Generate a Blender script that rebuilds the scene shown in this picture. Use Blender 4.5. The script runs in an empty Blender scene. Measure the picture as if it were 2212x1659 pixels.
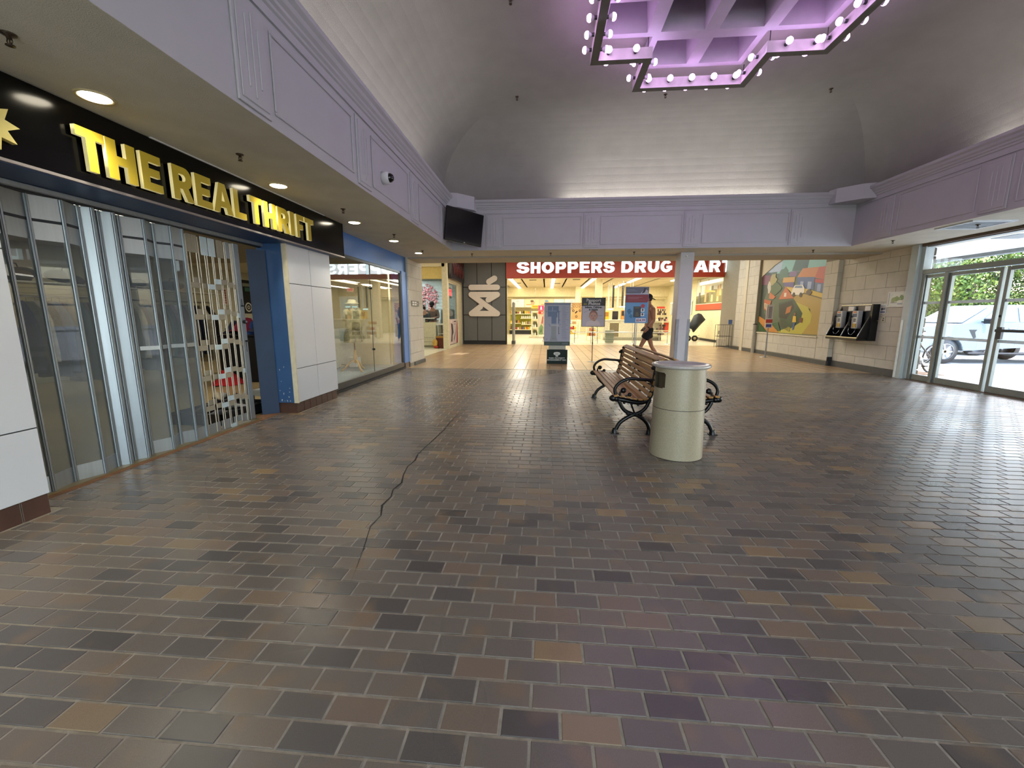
import bpy, bmesh, math, random
from mathutils import Vector, Matrix
R = math.radians; PI = math.pi
S = bpy.context.scene
COL = bpy.context.scene.collection
# ------------------------------------------------------------------ camera
cam = bpy.data.cameras.new('camera'); cam.sensor_fit = 'HORIZONTAL'; cam.sensor_width = 36.0
cam.lens = 36.0 * 885.0 / 2212.0; cam.clip_start = 0.05; cam.clip_end = 400
co = bpy.data.objects.new('camera', cam); COL.objects.link(co); S.camera = co
co.matrix_world = Matrix.Translation((0, 0, 1.30)) @ Matrix.Rotation(R(4.76), 4, 'Z') @ Matrix.Rotation(R(90 - 9.50), 4, 'X') @ Matrix.Rotation(R(0.075), 4, 'Z')
# ------------------------------------------------------------------ world, sun, exposure
S.view_settings.view_transform = 'Standard'; S.view_settings.look = 'None'
S.view_settings.gamma = 1.0; S.view_settings.use_curve_mapping = False
S.view_settings.exposure = 0.0
W = bpy.data.worlds.new('world'); S.world = W; W.use_nodes = True
wn = W.node_tree; bg = wn.nodes['Background']
sky = wn.nodes.new('ShaderNodeTexSky'); sky.sky_type = 'NISHITA'; sky.sun_disc = False
sky.sun_elevation = R(50); sky.sun_rotation = R(60); sky.air_density = 1.2; sky.dust_density = 2.5
wn.links.new(sky.outputs[0], bg.inputs[0]); bg.inputs[1].default_value = 2.1
sun = bpy.data.lights.new('sun', 'SUN'); sun.energy = 6.5; sun.angle = R(1.0); sun.color = (.96, .98, 1)
so = bpy.data.objects.new('sun', sun); COL.objects.link(so)
so.rotation_euler = (R(40), 0, R(-15)); so.location = (20, 5, 30)
def area(name, loc, rot, sx, sy, power, col=(1, 1, 1), spread=180):
    l = bpy.data.lights.new(name, 'AREA'); l.shape = 'RECTANGLE'; l.size = sx; l.size_y = sy
    l.energy = power; l.color = col; l.spread = R(spread)
    o = bpy.data.objects.new(name, l); COL.objects.link(o); o.location = loc; o.rotation_euler = [R(a) for a in rot]; return o
# fluorescent strips lying in the light trough behind the cornice (all four sides of the court)
CW = (1.0, .95, .86)
area('cove_strip', (-2.22, 2.0, 3.62), (180, 25, 0), .12, 12.0, 95, CW)
area('cove_strip', (2.6, 9.38, 3.62), (180 + 25, 0, 0), 4.6, .12, 60, CW)
area('cove_strip', (6.30, 3.2, 3.62), (180, -25, 0), .12, 8.0, 55, CW)
# unseen fill lights added behind the viewer, at the rear and overhead, brightening the court
area('added_rear_fill', (2.0, -6.25, 1.4), (90, 0, 0), 7.4, 2.4, 290, (.88, .95, 1.0))
area('added_top_fill', (2.0, -2.6, 5.02), (0, 0, 0), 4.0, 3.0, 100, (.92, .96, 1.0))
# strip lights of the rear corridor ceiling
area('corridor_strip', (1.5, 13.2, 3.72), (0, 0, 0), 6.0, .9, 190, (1, .94, .84))
area('corridor_strip', (4.5, 16.2, 3.72), (0, 0, 0), 4.0, .9, 90, (1, .94, .84))
area('corridor_strip', (-2.0, 16.2, 3.72), (0, 0, 0), 2.5, .9, 50, (1, .94, .84))
try:
    S.cycles.max_bounces = 7; S.cycles.diffuse_bounces = 4; S.cycles.glossy_bounces = 3
    S.cycles.transmission_bounces = 4; S.cycles.transparent_max_bounces = 16
    S.cycles.caustics_reflective = False; S.cycles.caustics_refractive = False
    S.cycles.sample_clamp_indirect = 5.0
except Exception: pass
# ------------------------------------------------------------------ materials
def lin(c):
    if isinstance(c, str):
        c = [int(c[i:i + 2], 16) / 255 for i in (0, 2, 4)]
    return tuple((x / 12.92 if x <= .04045 else ((x + .055) / 1.055) ** 2.4) for x in c[:3]) + (1,)
MC = {}
def mat(name, col='808080', rough=.55, metal=0, var=.08, scale=12, bump=0, bscale=60, emit=0, trans=0, spec=.5, stretch=None, ecol=None):
    if name in MC: return MC[name]
    m = bpy.data.materials.new(name); m.use_nodes = True; MC[name] = m
    nt = m.node_tree; p = nt.nodes['Principled BSDF']; c = lin(col)
    p.inputs['Roughness'].default_value = rough; p.inputs['Metallic'].default_value = metal
    p.inputs['Specular IOR Level'].default_value = spec
    tc = nt.nodes.new('ShaderNodeTexCoord'); mp = nt.nodes.new('ShaderNodeMapping')
    nt.links.new(tc.outputs['Object'], mp.inputs[0])
    if stretch: mp.inputs['Scale'].default_value = stretch
    n = nt.nodes.new('ShaderNodeTexNoise'); n.inputs['Scale'].default_value = scale; n.inputs['Detail'].default_value = 4
    nt.links.new(mp.outputs[0], n.inputs['Vector'])
    r = nt.nodes.new('ShaderNodeMapRange'); r.inputs[1].default_value = .3; r.inputs[2].default_value = .7
    r.inputs[3].default_value = 1 - var; r.inputs[4].default_value = 1 + var
    nt.links.new(n.outputs[0], r.inputs[0])
    v = nt.nodes.new('ShaderNodeVectorMath'); v.operation = 'SCALE'; v.inputs[0].default_value = c[:3]
    nt.links.new(r.outputs[0], v.inputs['Scale']); nt.links.new(v.outputs[0], p.inputs['Base Color'])
    if bump:
        n2 = nt.nodes.new('ShaderNodeTexNoise'); n2.inputs['Scale'].default_value = bscale; n2.inputs['Detail'].default_value = 3
        nt.links.new(mp.outputs[0], n2.inputs['Vector'])
        b = nt.nodes.new('ShaderNodeBump'); b.inputs['Strength'].default_value = bump; b.inputs['Distance'].default_value = .01
        nt.links.new(n2.outputs[0], b.inputs['Height']); nt.links.new(b.outputs[0], p.inputs['Normal'])
    if emit:
        p.inputs['Emission Color'].default_value = lin(ecol) if ecol else c; p.inputs['Emission Strength'].default_value = emit
    return m
def glass(name, tint='ffffff', refl=1.0, haze=0.0, hazecol='c8d0d4'):
    if name in MC: return MC[name]
    m = bpy.data.materials.new(name); m.use_nodes = True; MC[name] = m
    nt = m.node_tree; nt.nodes.clear(); o = nt.nodes.new('ShaderNodeOutputMaterial')
    t = nt.nodes.new('ShaderNodeBsdfTransparent'); t.inputs[0].default_value = lin(tint)
    g = nt.nodes.new('ShaderNodeBsdfGlossy'); g.inputs['Roughness'].default_value = .0
    f = nt.nodes.new('ShaderNodeFresnel'); gg = nt.nodes.new('ShaderNodeNewGeometry'); mr = nt.nodes.new('ShaderNodeMapRange')
    mr.inputs[3].default_value = 1.52; mr.inputs[4].default_value = 1 / 1.52; nt.links.new(gg.outputs['Backfacing'], mr.inputs[0]); nt.links.new(mr.outputs[0], f.inputs[0])
    mu = nt.nodes.new('ShaderNodeMath'); mu.operation = 'MULTIPLY'; mu.inputs[1].default_value = refl * 1.6; mu.use_clamp = True
    # only the outward hit of a thin pane reflects, so a box pane mirrors once
    nt.links.new(f.outputs[0], mu.inputs[0])
    x = nt.nodes.new('ShaderNodeMixShader'); nt.links.new(mu.outputs[0], x.inputs[0])
    if haze:
        d = nt.nodes.new('ShaderNodeBsdfDiffuse'); d.inputs[0].default_value = lin(hazecol)
        y = nt.nodes.new('ShaderNodeMixShader'); y.inputs[0].default_value = haze
        nt.links.new(t.outputs[0], y.inputs[1]); nt.links.new(d.outputs[0], y.inputs[2]); nt.links.new(y.outputs[0], x.inputs[1])
    else: nt.links.new(t.outputs[0], x.inputs[1])
    nt.links.new(g.outputs[0], x.inputs[2]); nt.links.new(x.outputs[0], o.inputs[0]); return m
def printmat(name='print', rough=.45):
    if name in MC: return MC[name]
    m = bpy.data.materials.new(name); m.use_nodes = True; MC[name] = m; nt = m.node_tree
    p = nt.nodes['Principled BSDF']; p.inputs['Roughness'].default_value = rough
    a = nt.nodes.new('ShaderNodeVertexColor'); a.layer_name = 'Col'
    nt.links.new(a.outputs[0], p.inputs['Base Color']); return m
# ------------------------------------------------------------------ mesh helper
class B:
    def __init__(s): s.v = []; s.f = []; s.m = []; s.sm = []; s.c = []; s.mats = []
    def mi(s, m):
        if m not in s.mats: s.mats.append(m)
        return s.mats.index(m)
    def add(s, vs, fs, m, smooth=False, col=None):
        o = len(s.v); s.v += [tuple(v) for v in vs]; k = s.mi(m)
        for f in fs:
            s.f.append(tuple(i + o for i in f)); s.m.append(k); s.sm.append(smooth); s.c.append(col)
        return s
    def box(s, a, b, m, bev=0, col=None, M=None):
        x0, y0, z0 = [min(a[i], b[i]) for i in range(3)]; x1, y1, z1 = [max(a[i], b[i]) for i in range(3)]
        if bev:
            e = min(bev, (x1 - x0) / 2.01, (y1 - y0) / 2.01, (z1 - z0) / 2.01); V = []; idx = {}
            X = (x0, x1); Y = (y0, y1); Z = (z0, z1)
            for i in (0, 1):
                for j in (0, 1):
                    for k in (0, 1):
                        sx, sy, sz = (1, -1)[i] * e, (1, -1)[j] * e, (1, -1)[k] * e
                        for ax in range(3):
                            p = [X[i] + sx, Y[j] + sy, Z[k] + sz]; p[ax] = (X[i], Y[j], Z[k])[ax]
                            idx[(i, j, k, ax)] = len(V); V.append(p)
            F = []
            def q(*n): F.append([idx[t] for t in n])
            for t in (0, 1):
                c = [(0, 0), (1, 0), (1, 1), (0, 1)]
                q(*[(t, a_, b_, 0) for a_, b_ in c]); q(*[(a_, t, b_, 1) for a_, b_ in c]); q(*[(a_, b_, t, 2) for a_, b_ in c])
            for i in (0, 1):
                for j in (0, 1):
                    q((i, j, 0, 0), (i, j, 1, 0), (i, j, 1, 1), (i, j, 0, 1))
                    q((i, 0, j, 0), (i, 1, j, 0), (i, 1, j, 2), (i, 0, j, 2))
                    q((0, i, j, 1), (1, i, j, 1), (1, i, j, 2), (0, i, j, 2))
                    for k in (0, 1): q((i, j, k, 0), (i, j, k, 1), (i, j, k, 2))
        else:
            V = [(x0, y0, z0), (x1, y0, z0), (x1, y1, z0), (x0, y1, z0), (x0, y0, z1), (x1, y0, z1), (x1, y1, z1), (x0, y1, z1)]
            F = [(3, 2, 1, 0), (4, 5, 6, 7), (0, 1, 5, 4), (1, 2, 6, 5), (2, 3, 7, 6), (3, 0, 4, 7)]
        if M is not None: V = [M @ Vector(v) for v in V]
        return s.add(V, F, m, col=col)
    def prism(s, pts, a, b, m, ax=2, smooth=False, caps=True, col=None, M=None):
        def P(p, h):
            q = [p[0], p[1]]; q.insert(ax, h); return q
        n = len(pts); V = [P(p, a) for p in pts] + [P(p, b) for p in pts]
        if M is not None: V = [M @ Vector(v) for v in V]
        F = [(i, (i + 1) % n, n + (i + 1) % n, n + i) for i in range(n)]
        s.add(V, F, m, smooth, col)
        if caps: s.add(V, [tuple(range(n - 1, -1, -1)), tuple(range(n, 2 * n))], m, False, col)
        return s
    def lathe(s, prof, m, seg=24, c=(0, 0, 0), axis=(0, 0, 1), smooth=True, a0=0, a1=2 * PI, sx=1, sy=1, col=None):
        q = Vector((0, 0, 1)).rotation_difference(Vector(axis).normalized()); c = Vector(c); V = []; full = abs(a1 - a0 - 2 * PI) < 1e-6
        k = seg if full else seg + 1
        for r, h in prof:
            for i in range(k):
                t = a0 + (a1 - a0) * i / seg; V.append(q @ Vector((r * math.cos(t) * sx, r * math.sin(t) * sy, h)) + c)
        F = []
        for j in range(len(prof) - 1):
            for i in range(seg):
                a = j * k + i; b = j * k + (i + 1) % k; F.append((a, b, b + k, a + k))
        s.add(V, F, m, smooth, col)
        return s
    def cyl(s, a, b, r, m, seg=12, r2=None, smooth=True, col=None):
        a = Vector(a); b = Vector(b); L = (b - a).length; r2 = r if r2 is None else r2
        return s.lathe([(0.0001, 0), (r, 0), (r, 0.0001), (r2, L - .0001), (r2, L), (0.0001, L)], m, seg, a, b - a, smooth, col=col)
    def tube(s, pts, r, m, seg=8, smooth=True, flat=1.0, caps=True, col=None):
        P = [Vector(p) for p in pts]; n = len(P); rr = r if isinstance(r, (list, tuple)) else [r] * n
        V = []; up = None
        for i in range(n):
            d = (P[min(i + 1, n - 1)] - P[max(i - 1, 0)]).normalized()
            if up is None:
                up = Vector((0, 0, 1)) if abs(d.z) < .9 else Vector((0, 1, 0))
            u = (up - d * up.dot(d)).normalized(); w = d.cross(u); up = u
            for k in range(seg):
                t = 2 * PI * k / seg; V.append(P[i] + (u * math.cos(t) + w * math.sin(t) * flat) * rr[i])
        F = [(i * seg + k, i * seg + (k + 1) % seg, (i + 1) * seg + (k + 1) % seg, (i + 1) * seg + k) for i in range(n - 1) for k in range(seg)]
        if caps: F += [tuple(range(seg - 1, -1, -1)), tuple(range((n - 1) * seg, n * seg))]
        return s.add(V, F, m, smooth, col)
    def ball(s, c, r, m, seg=14, rings=8, sc=(1, 1, 1), col=None):
        V = []; F = []
        for j in range(rings + 1):
            a = PI * j / rings
            for i in range(seg):
                t = 2 * PI * i / seg; V.append((c[0] + r * sc[0] * math.sin(a) * math.cos(t), c[1] + r * sc[1] * math.sin(a) * math.sin(t), c[2] + r * sc[2] * math.cos(a)))
        for j in range(rings):
            for i in range(seg): F.append((j * seg + i, (j + 1) * seg + i, (j + 1) * seg + (i + 1) % seg, j * seg + (i + 1) % seg))
        return s.add(V, F, m, True, col)
    def quad(s, a, b, c, d, m, col=None): return s.add([a, b, c, d], [(0, 1, 2, 3)], m, col=col)
    def build(s, name, parent=None, kind=None, label=None, loc=None):
        me = bpy.data.meshes.new(name); me.from_pydata(s.v, [], s.f)
        for m in s.mats: me.materials.append(m)
        me.polygons.foreach_set('material_index', s.m); me.polygons.foreach_set('use_smooth', s.sm)
        if any(c is not None for c in s.c):
            ca = me.color_attributes.new('Col', 'FLOAT_COLOR', 'CORNER'); i = 0; buf = []
            for f, c in zip(s.f, s.c): buf += list(lin(c or 'ffffff')) * len(f)
            ca.data.foreach_set('color', buf)
        me.update(); o = bpy.data.objects.new(name, me); COL.objects.link(o)
        bm = bmesh.new(); bm.from_mesh(me); bmesh.ops.recalc_face_normals(bm, faces=bm.faces); bm.to_mesh(me); bm.free()
        if loc is not None: o.location = loc
        if parent is not None: o.parent = parent
        if kind: o['kind'] = kind
        if label: o['label'] = label
        return o
def thing(name, label, cat, loc=(0, 0, 0), rz=0, group=None):
    o = bpy.data.objects.new(name, None); COL.objects.link(o); o.location = loc; o.rotation_euler = (0, 0, rz)
    o['label'] = label; o['category'] = cat
    if group: o['group'] = group
    return o
def tag(o, label, cat, group=None):
    o['label'] = label; o['category'] = cat
    if group: o['group'] = group
    return o
def struct(name, b): return b.build(name, kind='structure')
def one(name, f, parent, label=None, loc=None):
    b = B(); f(b); return b.build(name, parent, label=label, loc=loc)
def dup(o, loc=None, rz=None, label=None, group=None, parent=None, rot=None):
    c = o.copy(); COL.objects.link(c)
    if parent is not None: c.parent = parent
    if loc is not None: c.location = loc
    if rz is not None: c.rotation_euler = (0, 0, rz)
    if rot is not None: c.rotation_euler = rot
    if label: c['label'] = label
    if group: c['group'] = group
    for ch in list(o.children): dup(ch, parent=c)
    return c
def arc(cx, cz, r, a0, a1, n=8, rz=None):
    return [(cx + r * math.cos(R(a0 + (a1 - a0) * i / n)), cz + (rz or r) * math.sin(R(a0 + (a1 - a0) * i / n))) for i in range(n + 1)]
# ------------------------------------------------------------------ lettering (own heavy glyphs on a unit box, and small print)
def rr(x0, y0, x1, y1, r, n=5):
    return arc(x1 - r, y1 - r, r, 0, 90, n) + arc(x0 + r, y1 - r, r, 90, 180, n) + arc(x0 + r, y0 + r, r, 180, 270, n) + arc(x1 - r, y0 + r, r, 270, 360, n)
t = .34; h = .22
GL = {
 'T': [[(0, 1), (1, 1), (1, 1 - h), (.5 + t / 2, 1 - h), (.5 + t / 2, 0), (.5 - t / 2, 0), (.5 - t / 2, 1 - h), (0, 1 - h)]],
 'H': [[(0, 0), (t, 0), (t, .39), (1 - t, .39), (1 - t, 0), (1, 0), (1, 1), (1 - t, 1), (1 - t, .61), (t, .61), (t, 1), (0, 1)]],
 'E': [[(0, 0), (1, 0), (1, h), (t + .03, h), (t + .03, .39), (.9, .39), (.9, .61), (t + .03, .61), (t + .03, 1 - h), (1, 1 - h), (1, 1), (0, 1)]],
 'F': [[(0, 0), (t + .05, 0), (t + .05, .37), (.88, .37), (.88, .59), (t + .05, .59), (t + .05, 1 - h), (1, 1 - h), (1, 1), (0, 1)]],
 'L': [[(0, 0), (1, 0), (1, h), (t + .05, h), (t + .05, 1), (0, 1)]],
 'I': [[(0, 0), (1, 0), (1, 1), (0, 1)]],
 'A': [[(0, 0), (.3, 0), (.36, .2), (.64, .2), (.7, 0), (1, 0), (.66, 1), (.34, 1)], [(.42, .4), (.58, .4), (.5, .74)]],
 'R': [[(0, 0), (.32, 0), (.32, .34), (.45, .34), (.66, 0), (1, 0), (.76, .40)] + arc(.62, .68, .36, -50, 90, 8, .32) + [(0, 1)], [(.32, .57), (.5, .57)] + arc(.53, .675, .12, -90, 90, 5, .105) + [(.32, .78)]],
 'P': [[(0, 0), (.32, 0), (.32, .32), (.6, .32)] + arc(.62, .66, .38, -90, 90, 9, .34) + [(0, 1)], [(.32, .55), (.5, .55)] + arc(.53, .665, .13, -90, 90, 5, .115) + [(.32, .78)]],
 'D': [[(0, 0), (.45, 0)] + arc(.5, .5, .5, -90, 90, 12) + [(0, 1)], [(.3, .24), (.45, .24)] + arc(.46, .5, .22, -90, 90, 8, .26) + [(.3, .76)]],
 'O': [arc(.5, .5, .5, 0, 345, 23), arc(.5, .5, .2, 0, 340, 17, .25)],
 'U': [[(0, 1), (0, .42)] + arc(.5, .42, .5, 180, 360, 12, .43) + [(1, 1), (.68, 1), (.68, .42)] + arc(.5, .42, .18, 360, 180, 8, .19) + [(.32, 1)]],
 'G': [arc(.5, .5, .5, 42, 330, 18) + [(1, .2), (1, .55), (.52, .55), (.52, .36), (.7, .36), (.7, .3)] + arc(.5, .5, .21, 300, 50, 10, .26)],
 'M': [[(0, 0), (.25, 0), (.25, .55), (.4, 0), (.6, 0), (.75, .55), (.75, 0), (1, 0), (1, 1), (.68, 1), (.5, .45), (.32, 1), (0, 1)]],
 'S': [[(.98, .72)] + arc(.5, .70, .47, 15, 200, 12, .30) + [(.2, .44), (.62, .36), (.66, .3)] + arc(.5, .27, .16, 0, -170, 6, .09) + [(.32, .33), (0, .30)] + arc(.5, .31, .5, 190, 360, 12, .31) + [(1, .40), (.9, .52), (.42, .62), (.34, .68)] + arc(.5, .72, .16, 180, 10, 6, .09) + [(.66, .68)]],
}
def glyph(ch, x0, x1, z0, z1, depth, name, m, parent, M, msides=None):
    cu = bpy.data.curves.new('c', 'CURVE'); cu.dimensions = '2D'; cu.fill_mode = 'BOTH'; cu.extrude = depth / 2
    for loop in GL[ch]:
        sp = cu.splines.new('POLY'); sp.points.add(len(loop) - 1)
        for p, q in zip(sp.points, loop): p.co = (x0 + (x1 - x0) * q[0], z0 + (z1 - z0) * q[1], 0, 1)
        sp.use_cyclic_u = True
    o = bpy.data.objects.new('c', cu); me = bpy.data.meshes.new_from_object(o); bpy.data.objects.remove(o)
    me.transform(Matrix.Translation((0, 0, 0))); me.materials.clear(); me.materials.append(m)
    if msides:
        me.materials.append(msides)
        for p in me.polygons:
            if abs(p.normal.z) < .5: p.material_index = 1
    me.transform(M); ob = bpy.data.objects.new(name, me); COL.objects.link(ob); ob.parent = parent; return ob
def text(s, size, M, m, name='lettering', parent=None, bold=0, align='CENTER', ext=.0008, sx=1):
    cu = bpy.data.curves.new('t', 'FONT'); cu.body = s; cu.size = size; cu.align_x = align; cu.offset = bold; cu.extrude = ext; cu.resolution_u = 2
    o = bpy.data.objects.new('t', cu); me = bpy.data.meshes.new_from_object(o); bpy.data.objects.remove(o)
    me.transform(M @ Matrix.Scale(sx, 4, (1, 0, 0))); me.materials.clear(); me.materials.append(m)
    ob = bpy.data.objects.new(name, me); COL.objects.link(ob); ob.parent = parent; return ob
def plane(o, u, v):
    """matrix whose local x, y run along u, v with z = u x v, origin o"""
    u = Vector(u).normalized(); v = Vector(v).normalized(); w = u.cross(v)
    return Matrix(((u.x, v.x, w.x, o[0]), (u.y, v.y, w.y, o[1]), (u.z, v.z, w.z, o[2]), (0, 0, 0, 1)))
def flat(b, M, shapes, m=None, step=.0006):
    """flat print: coloured polygons laid over one another in a sheet"""
    m = m or printmat()
    for k, (c, pts) in enumerate(shapes):
        b.add([M @ Vector((p[0], p[1], step * (k + 1))) for p in pts], [tuple(range(len(pts)))], m, col=c)
def rect(x0, y0, x1, y1): return [(x0, y0), (x1, y0), (x1, y1), (x0, y1)]
def ell(cx, cy, rx, ry=None, n=14, a0=0, a1=360):
    ry = ry or rx; return [(cx + rx * math.cos(R(a0 + (a1 - a0) * i / n)), cy + ry * math.sin(R(a0 + (a1 - a0) * i / n))) for i in range(n if a1 - a0 == 360 else n + 1)]
# ================================================================== SHELL
LX, RX, BY = -2.09, 6.17, 9.25        # bulkhead faces
SOF, WR, FY = 2.705, 7.45, 9.87        # soffit height, right wall, end of the brick floor
PR, PL, Y0, XJ = .0985, .192, .0845, -.033
plaster = mat('plaster_grey', '96938f', .85, var=.05, scale=3, bump=.5, bscale=180)
soffitm = mat('plaster_soffit', 'cfcab8', .9, var=.06, scale=3, bump=.7, bscale=150)
bulk = mat('bulkhead_paint', 'b2b2b5', .6, var=.02, scale=4)
block = mat('block_paint', 'c0bcb0', .75, var=.05, scale=6, bump=.35, bscale=140)
mortar = mat('block_joint', '8d887a', .9, var=.05)
grout = mat('floor_grout', '9c9484', .85, var=.2, scale=20, bump=.3, bscale=200)
basem = mat('grey_base', '4d4e4c', .55, var=.1)
cream = mat('cream_wall', 'd9cfae', .7, var=.03)
def brickmat():
    m = bpy.data.materials.new('floor_brick'); m.use_nodes = True; nt = m.node_tree; L = nt.links.new; N = nt.nodes.new
    p = nt.nodes['Principled BSDF']; g = N('ShaderNodeNewGeometry'); sp = N('ShaderNodeSeparateXYZ'); L(g.outputs['Position'], sp.inputs[0])
    def ma(op, a, b=None):
        n = N('ShaderNodeMath'); n.operation = op
        for i, x in enumerate((a, b)):
            if x is None: continue
            if isinstance(x, (int, float)): n.inputs[i].default_value = x
            else: L(x, n.inputs[i])
        return n.outputs[0]
    row = ma('FLOOR', ma('DIVIDE', ma('SUBTRACT', sp.outputs[1], Y0), PR))
    par = ma('FLOORED_MODULO', row, 2.0)
    colx = ma('DIVIDE', ma('ADD', ma('SUBTRACT', sp.outputs[0], XJ), ma('MULTIPLY', ma('SUBTRACT', par, 1.0), PL / 2)), PL)
    cb = N('ShaderNodeCombineXYZ'); L(row, cb.inputs[0]); L(ma('FLOOR', colx), cb.inputs[1])
    w = N('ShaderNodeTexWhiteNoise'); w.noise_dimensions = '2D'; L(cb.outputs[0], w.inputs['Vector'])
    rp = N('ShaderNodeValToRGB'); rp.color_ramp.interpolation = 'LINEAR'; L(w.outputs['Value'], rp.inputs[0])
    st = [(0, '504a45'), (.10, '5a544e'), (.35, '675f56'), (.6, '6b6258'), (.84, '706559'), (.93, '766556'), (.97, '806e56'), (1, '8c7454')]
    e = rp.color_ramp.elements
    while len(e) < len(st): e.new(.5)
    for a, (q, c) in zip(e, st): a.position = q; a.color = lin(c)
    # blotches inside a brick (flashed ends)
    n1 = N('ShaderNodeTexNoise'); n1.inputs['Scale'].default_value = 5.5; n1.inputs['Detail'].default_value = 1; L(g.outputs['Position'], n1.inputs['Vector'])
    m1 = N('ShaderNodeMapRange'); L(n1.outputs[0], m1.inputs[0]); m1.inputs[1].default_value = .56; m1.inputs[2].default_value = .72; m1.inputs[3].default_value = 0; m1.inputs[4].default_value = .55
    mx = N('ShaderNodeMixRGB'); L(m1.outputs[0], mx.inputs[0]); L(rp.outputs[0], mx.inputs[1]); mx.inputs[2].default_value = lin('80694f')
    # fine sandy grain
    n2 = N('ShaderNodeTexNoise'); n2.inputs['Scale'].default_value = 420; n2.inputs['Detail'].default_value = 2; L(g.outputs['Position'], n2.inputs['Vector'])
    m2 = N('ShaderNodeMapRange'); L(n2.outputs[0], m2.inputs[0]); m2.inputs[1].default_value = .3; m2.inputs[2].default_value = .7; m2.inputs[3].default_value = .87; m2.inputs[4].default_value = 1.13
    v = N('ShaderNodeVectorMath'); v.operation = 'SCALE'; L(mx.outputs[0], v.inputs[0]); L(m2.outputs[0], v.inputs['Scale']); L(v.outputs[0], p.inputs['Base Color'])
    n3 = N('ShaderNodeTexNoise'); n3.inputs['Scale'].default_value = .9; n3.inputs['Detail'].default_value = 0; L(g.outputs['Position'], n3.inputs['Vector'])
    m3 = N('ShaderNodeMapRange'); L(n3.outputs[0], m3.inputs[0]); m3.inputs[1].default_value = .35; m3.inputs[2].default_value = .65; m3.inputs[3].default_value = .25; m3.inputs[4].default_value = .33
    L(m3.outputs[0], p.inputs['Roughness']); p.inputs['Specular IOR Level'].default_value = .5
    b = N('ShaderNodeBump'); b.inputs['Strength'].default_value = .05; b.inputs['Distance'].default_value = .004; L(n2.outputs[0], b.inputs['Height']); L(b.outputs[0], p.inputs['Normal'])
    return m
brick = brickmat()
# floor slab of the court with every brick laid on it
b = B(); b.box((-3.9, -6, -.1), (WR + .15, FY, 0.0045), grout); floor = struct('floor', b)
def brickbox(bb, x0, x1, y0, y1, z):
    g = .0048; e = .002
    if x1 - x0 < .02: return
    X0, X1, Y0_, Y1_ = x0 + g, x1 - g, y0 + g, y1 - g
    V = [(X0, Y0_, 0), (X1, Y0_, 0), (X1, Y1_, 0), (X0, Y1_, 0), (X0, Y0_, z - e), (X1, Y0_, z - e), (X1, Y1_, z - e), (X0, Y1_, z - e),
         (X0 + e, Y0_ + e, z), (X1 - e, Y0_ + e, z), (X1 - e, Y1_ - e, z), (X0 + e, Y1_ - e, z)]
    F = [(0, 1, 5, 4), (1, 2, 6, 5), (2, 3, 7, 6), (3, 0, 4, 7), (4, 5, 9, 8), (5, 6, 10, 9), (6, 7, 11, 10), (7, 4, 8, 11), (8, 9, 10, 11)]
    bb.add(V, F, brick)
rnd = random.Random(4)
bb = B(); brickbox(bb, -PL / 2, PL / 2, -PR / 2, PR / 2, .008); b0 = bb.build('brick', floor); first = True; n = 0; rest = B()
r0 = int((-6 - Y0) / PR); r1 = int((FY - Y0) / PR) + 1
for r in range(r0, r1):
    y = Y0 + r * PR; off = (r % 2 - 1) * PL / 2
    # left edge of the brick floor follows the shop fronts
    xl = -3.25 if y < 2.29 else (-3.52 if y < 5.1 else (-3.28 if y < 6.16 else -3.46)); xr = 7.42
    c0 = int(math.floor((xl - XJ + off) / PL)); c1 = int(math.floor((xr - XJ + off) / PL))
    for c in range(c0, c1 + 1):
        xa = XJ + c * PL - off; xb = xa + PL
        near = n < 300 and y > .9 and y < 3.2 and xa > -1.45 * (y * 1.0) + .1 and xb < 1.62 * y * .82 and xa > xl and xb < xr
        z = .008 + rnd.uniform(-.0008, .0008)
        if y < -3.5 and r % 1 == 0 and (xa < -9): continue
        if near:
            if first: o = b0; first = False
            else: o = b0.copy(); COL.objects.link(o)
            o.location = ((xa + xb) / 2, y + PR / 2, rnd.uniform(-.001, .0006)); o.rotation_euler = (rnd.uniform(-.004, .004), rnd.uniform(-.003, .003), rnd.uniform(-.004, .004)); n += 1
        else: brickbox(rest, max(xa, xl), min(xb, xr), y, min(y + PR, FY), z)
rest.build('bricks_beyond', floor, kind='stuff', label='the rest of the brown brick paving of the court')
cr = mat('crack_dirt', '1d1a17', .9)
b = B(); pts = [(-.93, 1.72), (-1.0, 2.02), (-1.07, 2.28), (-1.06, 2.42), (-1.11, 2.56), (-1.10, 2.70), (-1.13, 2.82), (-1.11, 2.95), (-1.15, 3.10), (-1.18, 3.29), (-1.165, 3.45), (-1.19, 3.62), (-1.18, 3.86), (-1.165, 4.1), (-1.15, 4.46), (-1.16, 4.8), (-1.14, 5.3)]
for i in range(len(pts) - 1):
    (x0, y0), (x1, y1) = pts[i], pts[i + 1]; w0 = (.0045 + .003 * (i % 3 == 1)) * min(1, i / 4 + .05); w1 = (.0045 + .003 * ((i + 1) % 3 == 1)) * min(1, (i + 1) / 4) * (i < len(pts) - 2)
    b.quad((x0 - w0, y0, .0095), (x0 + w0, y0, .0095), (x1 + w1, y1, .0095), (x1 - w1, y1, .0095), cr)
b.build('floor_crack', floor, label='dark crack running through the brick paving')
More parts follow.
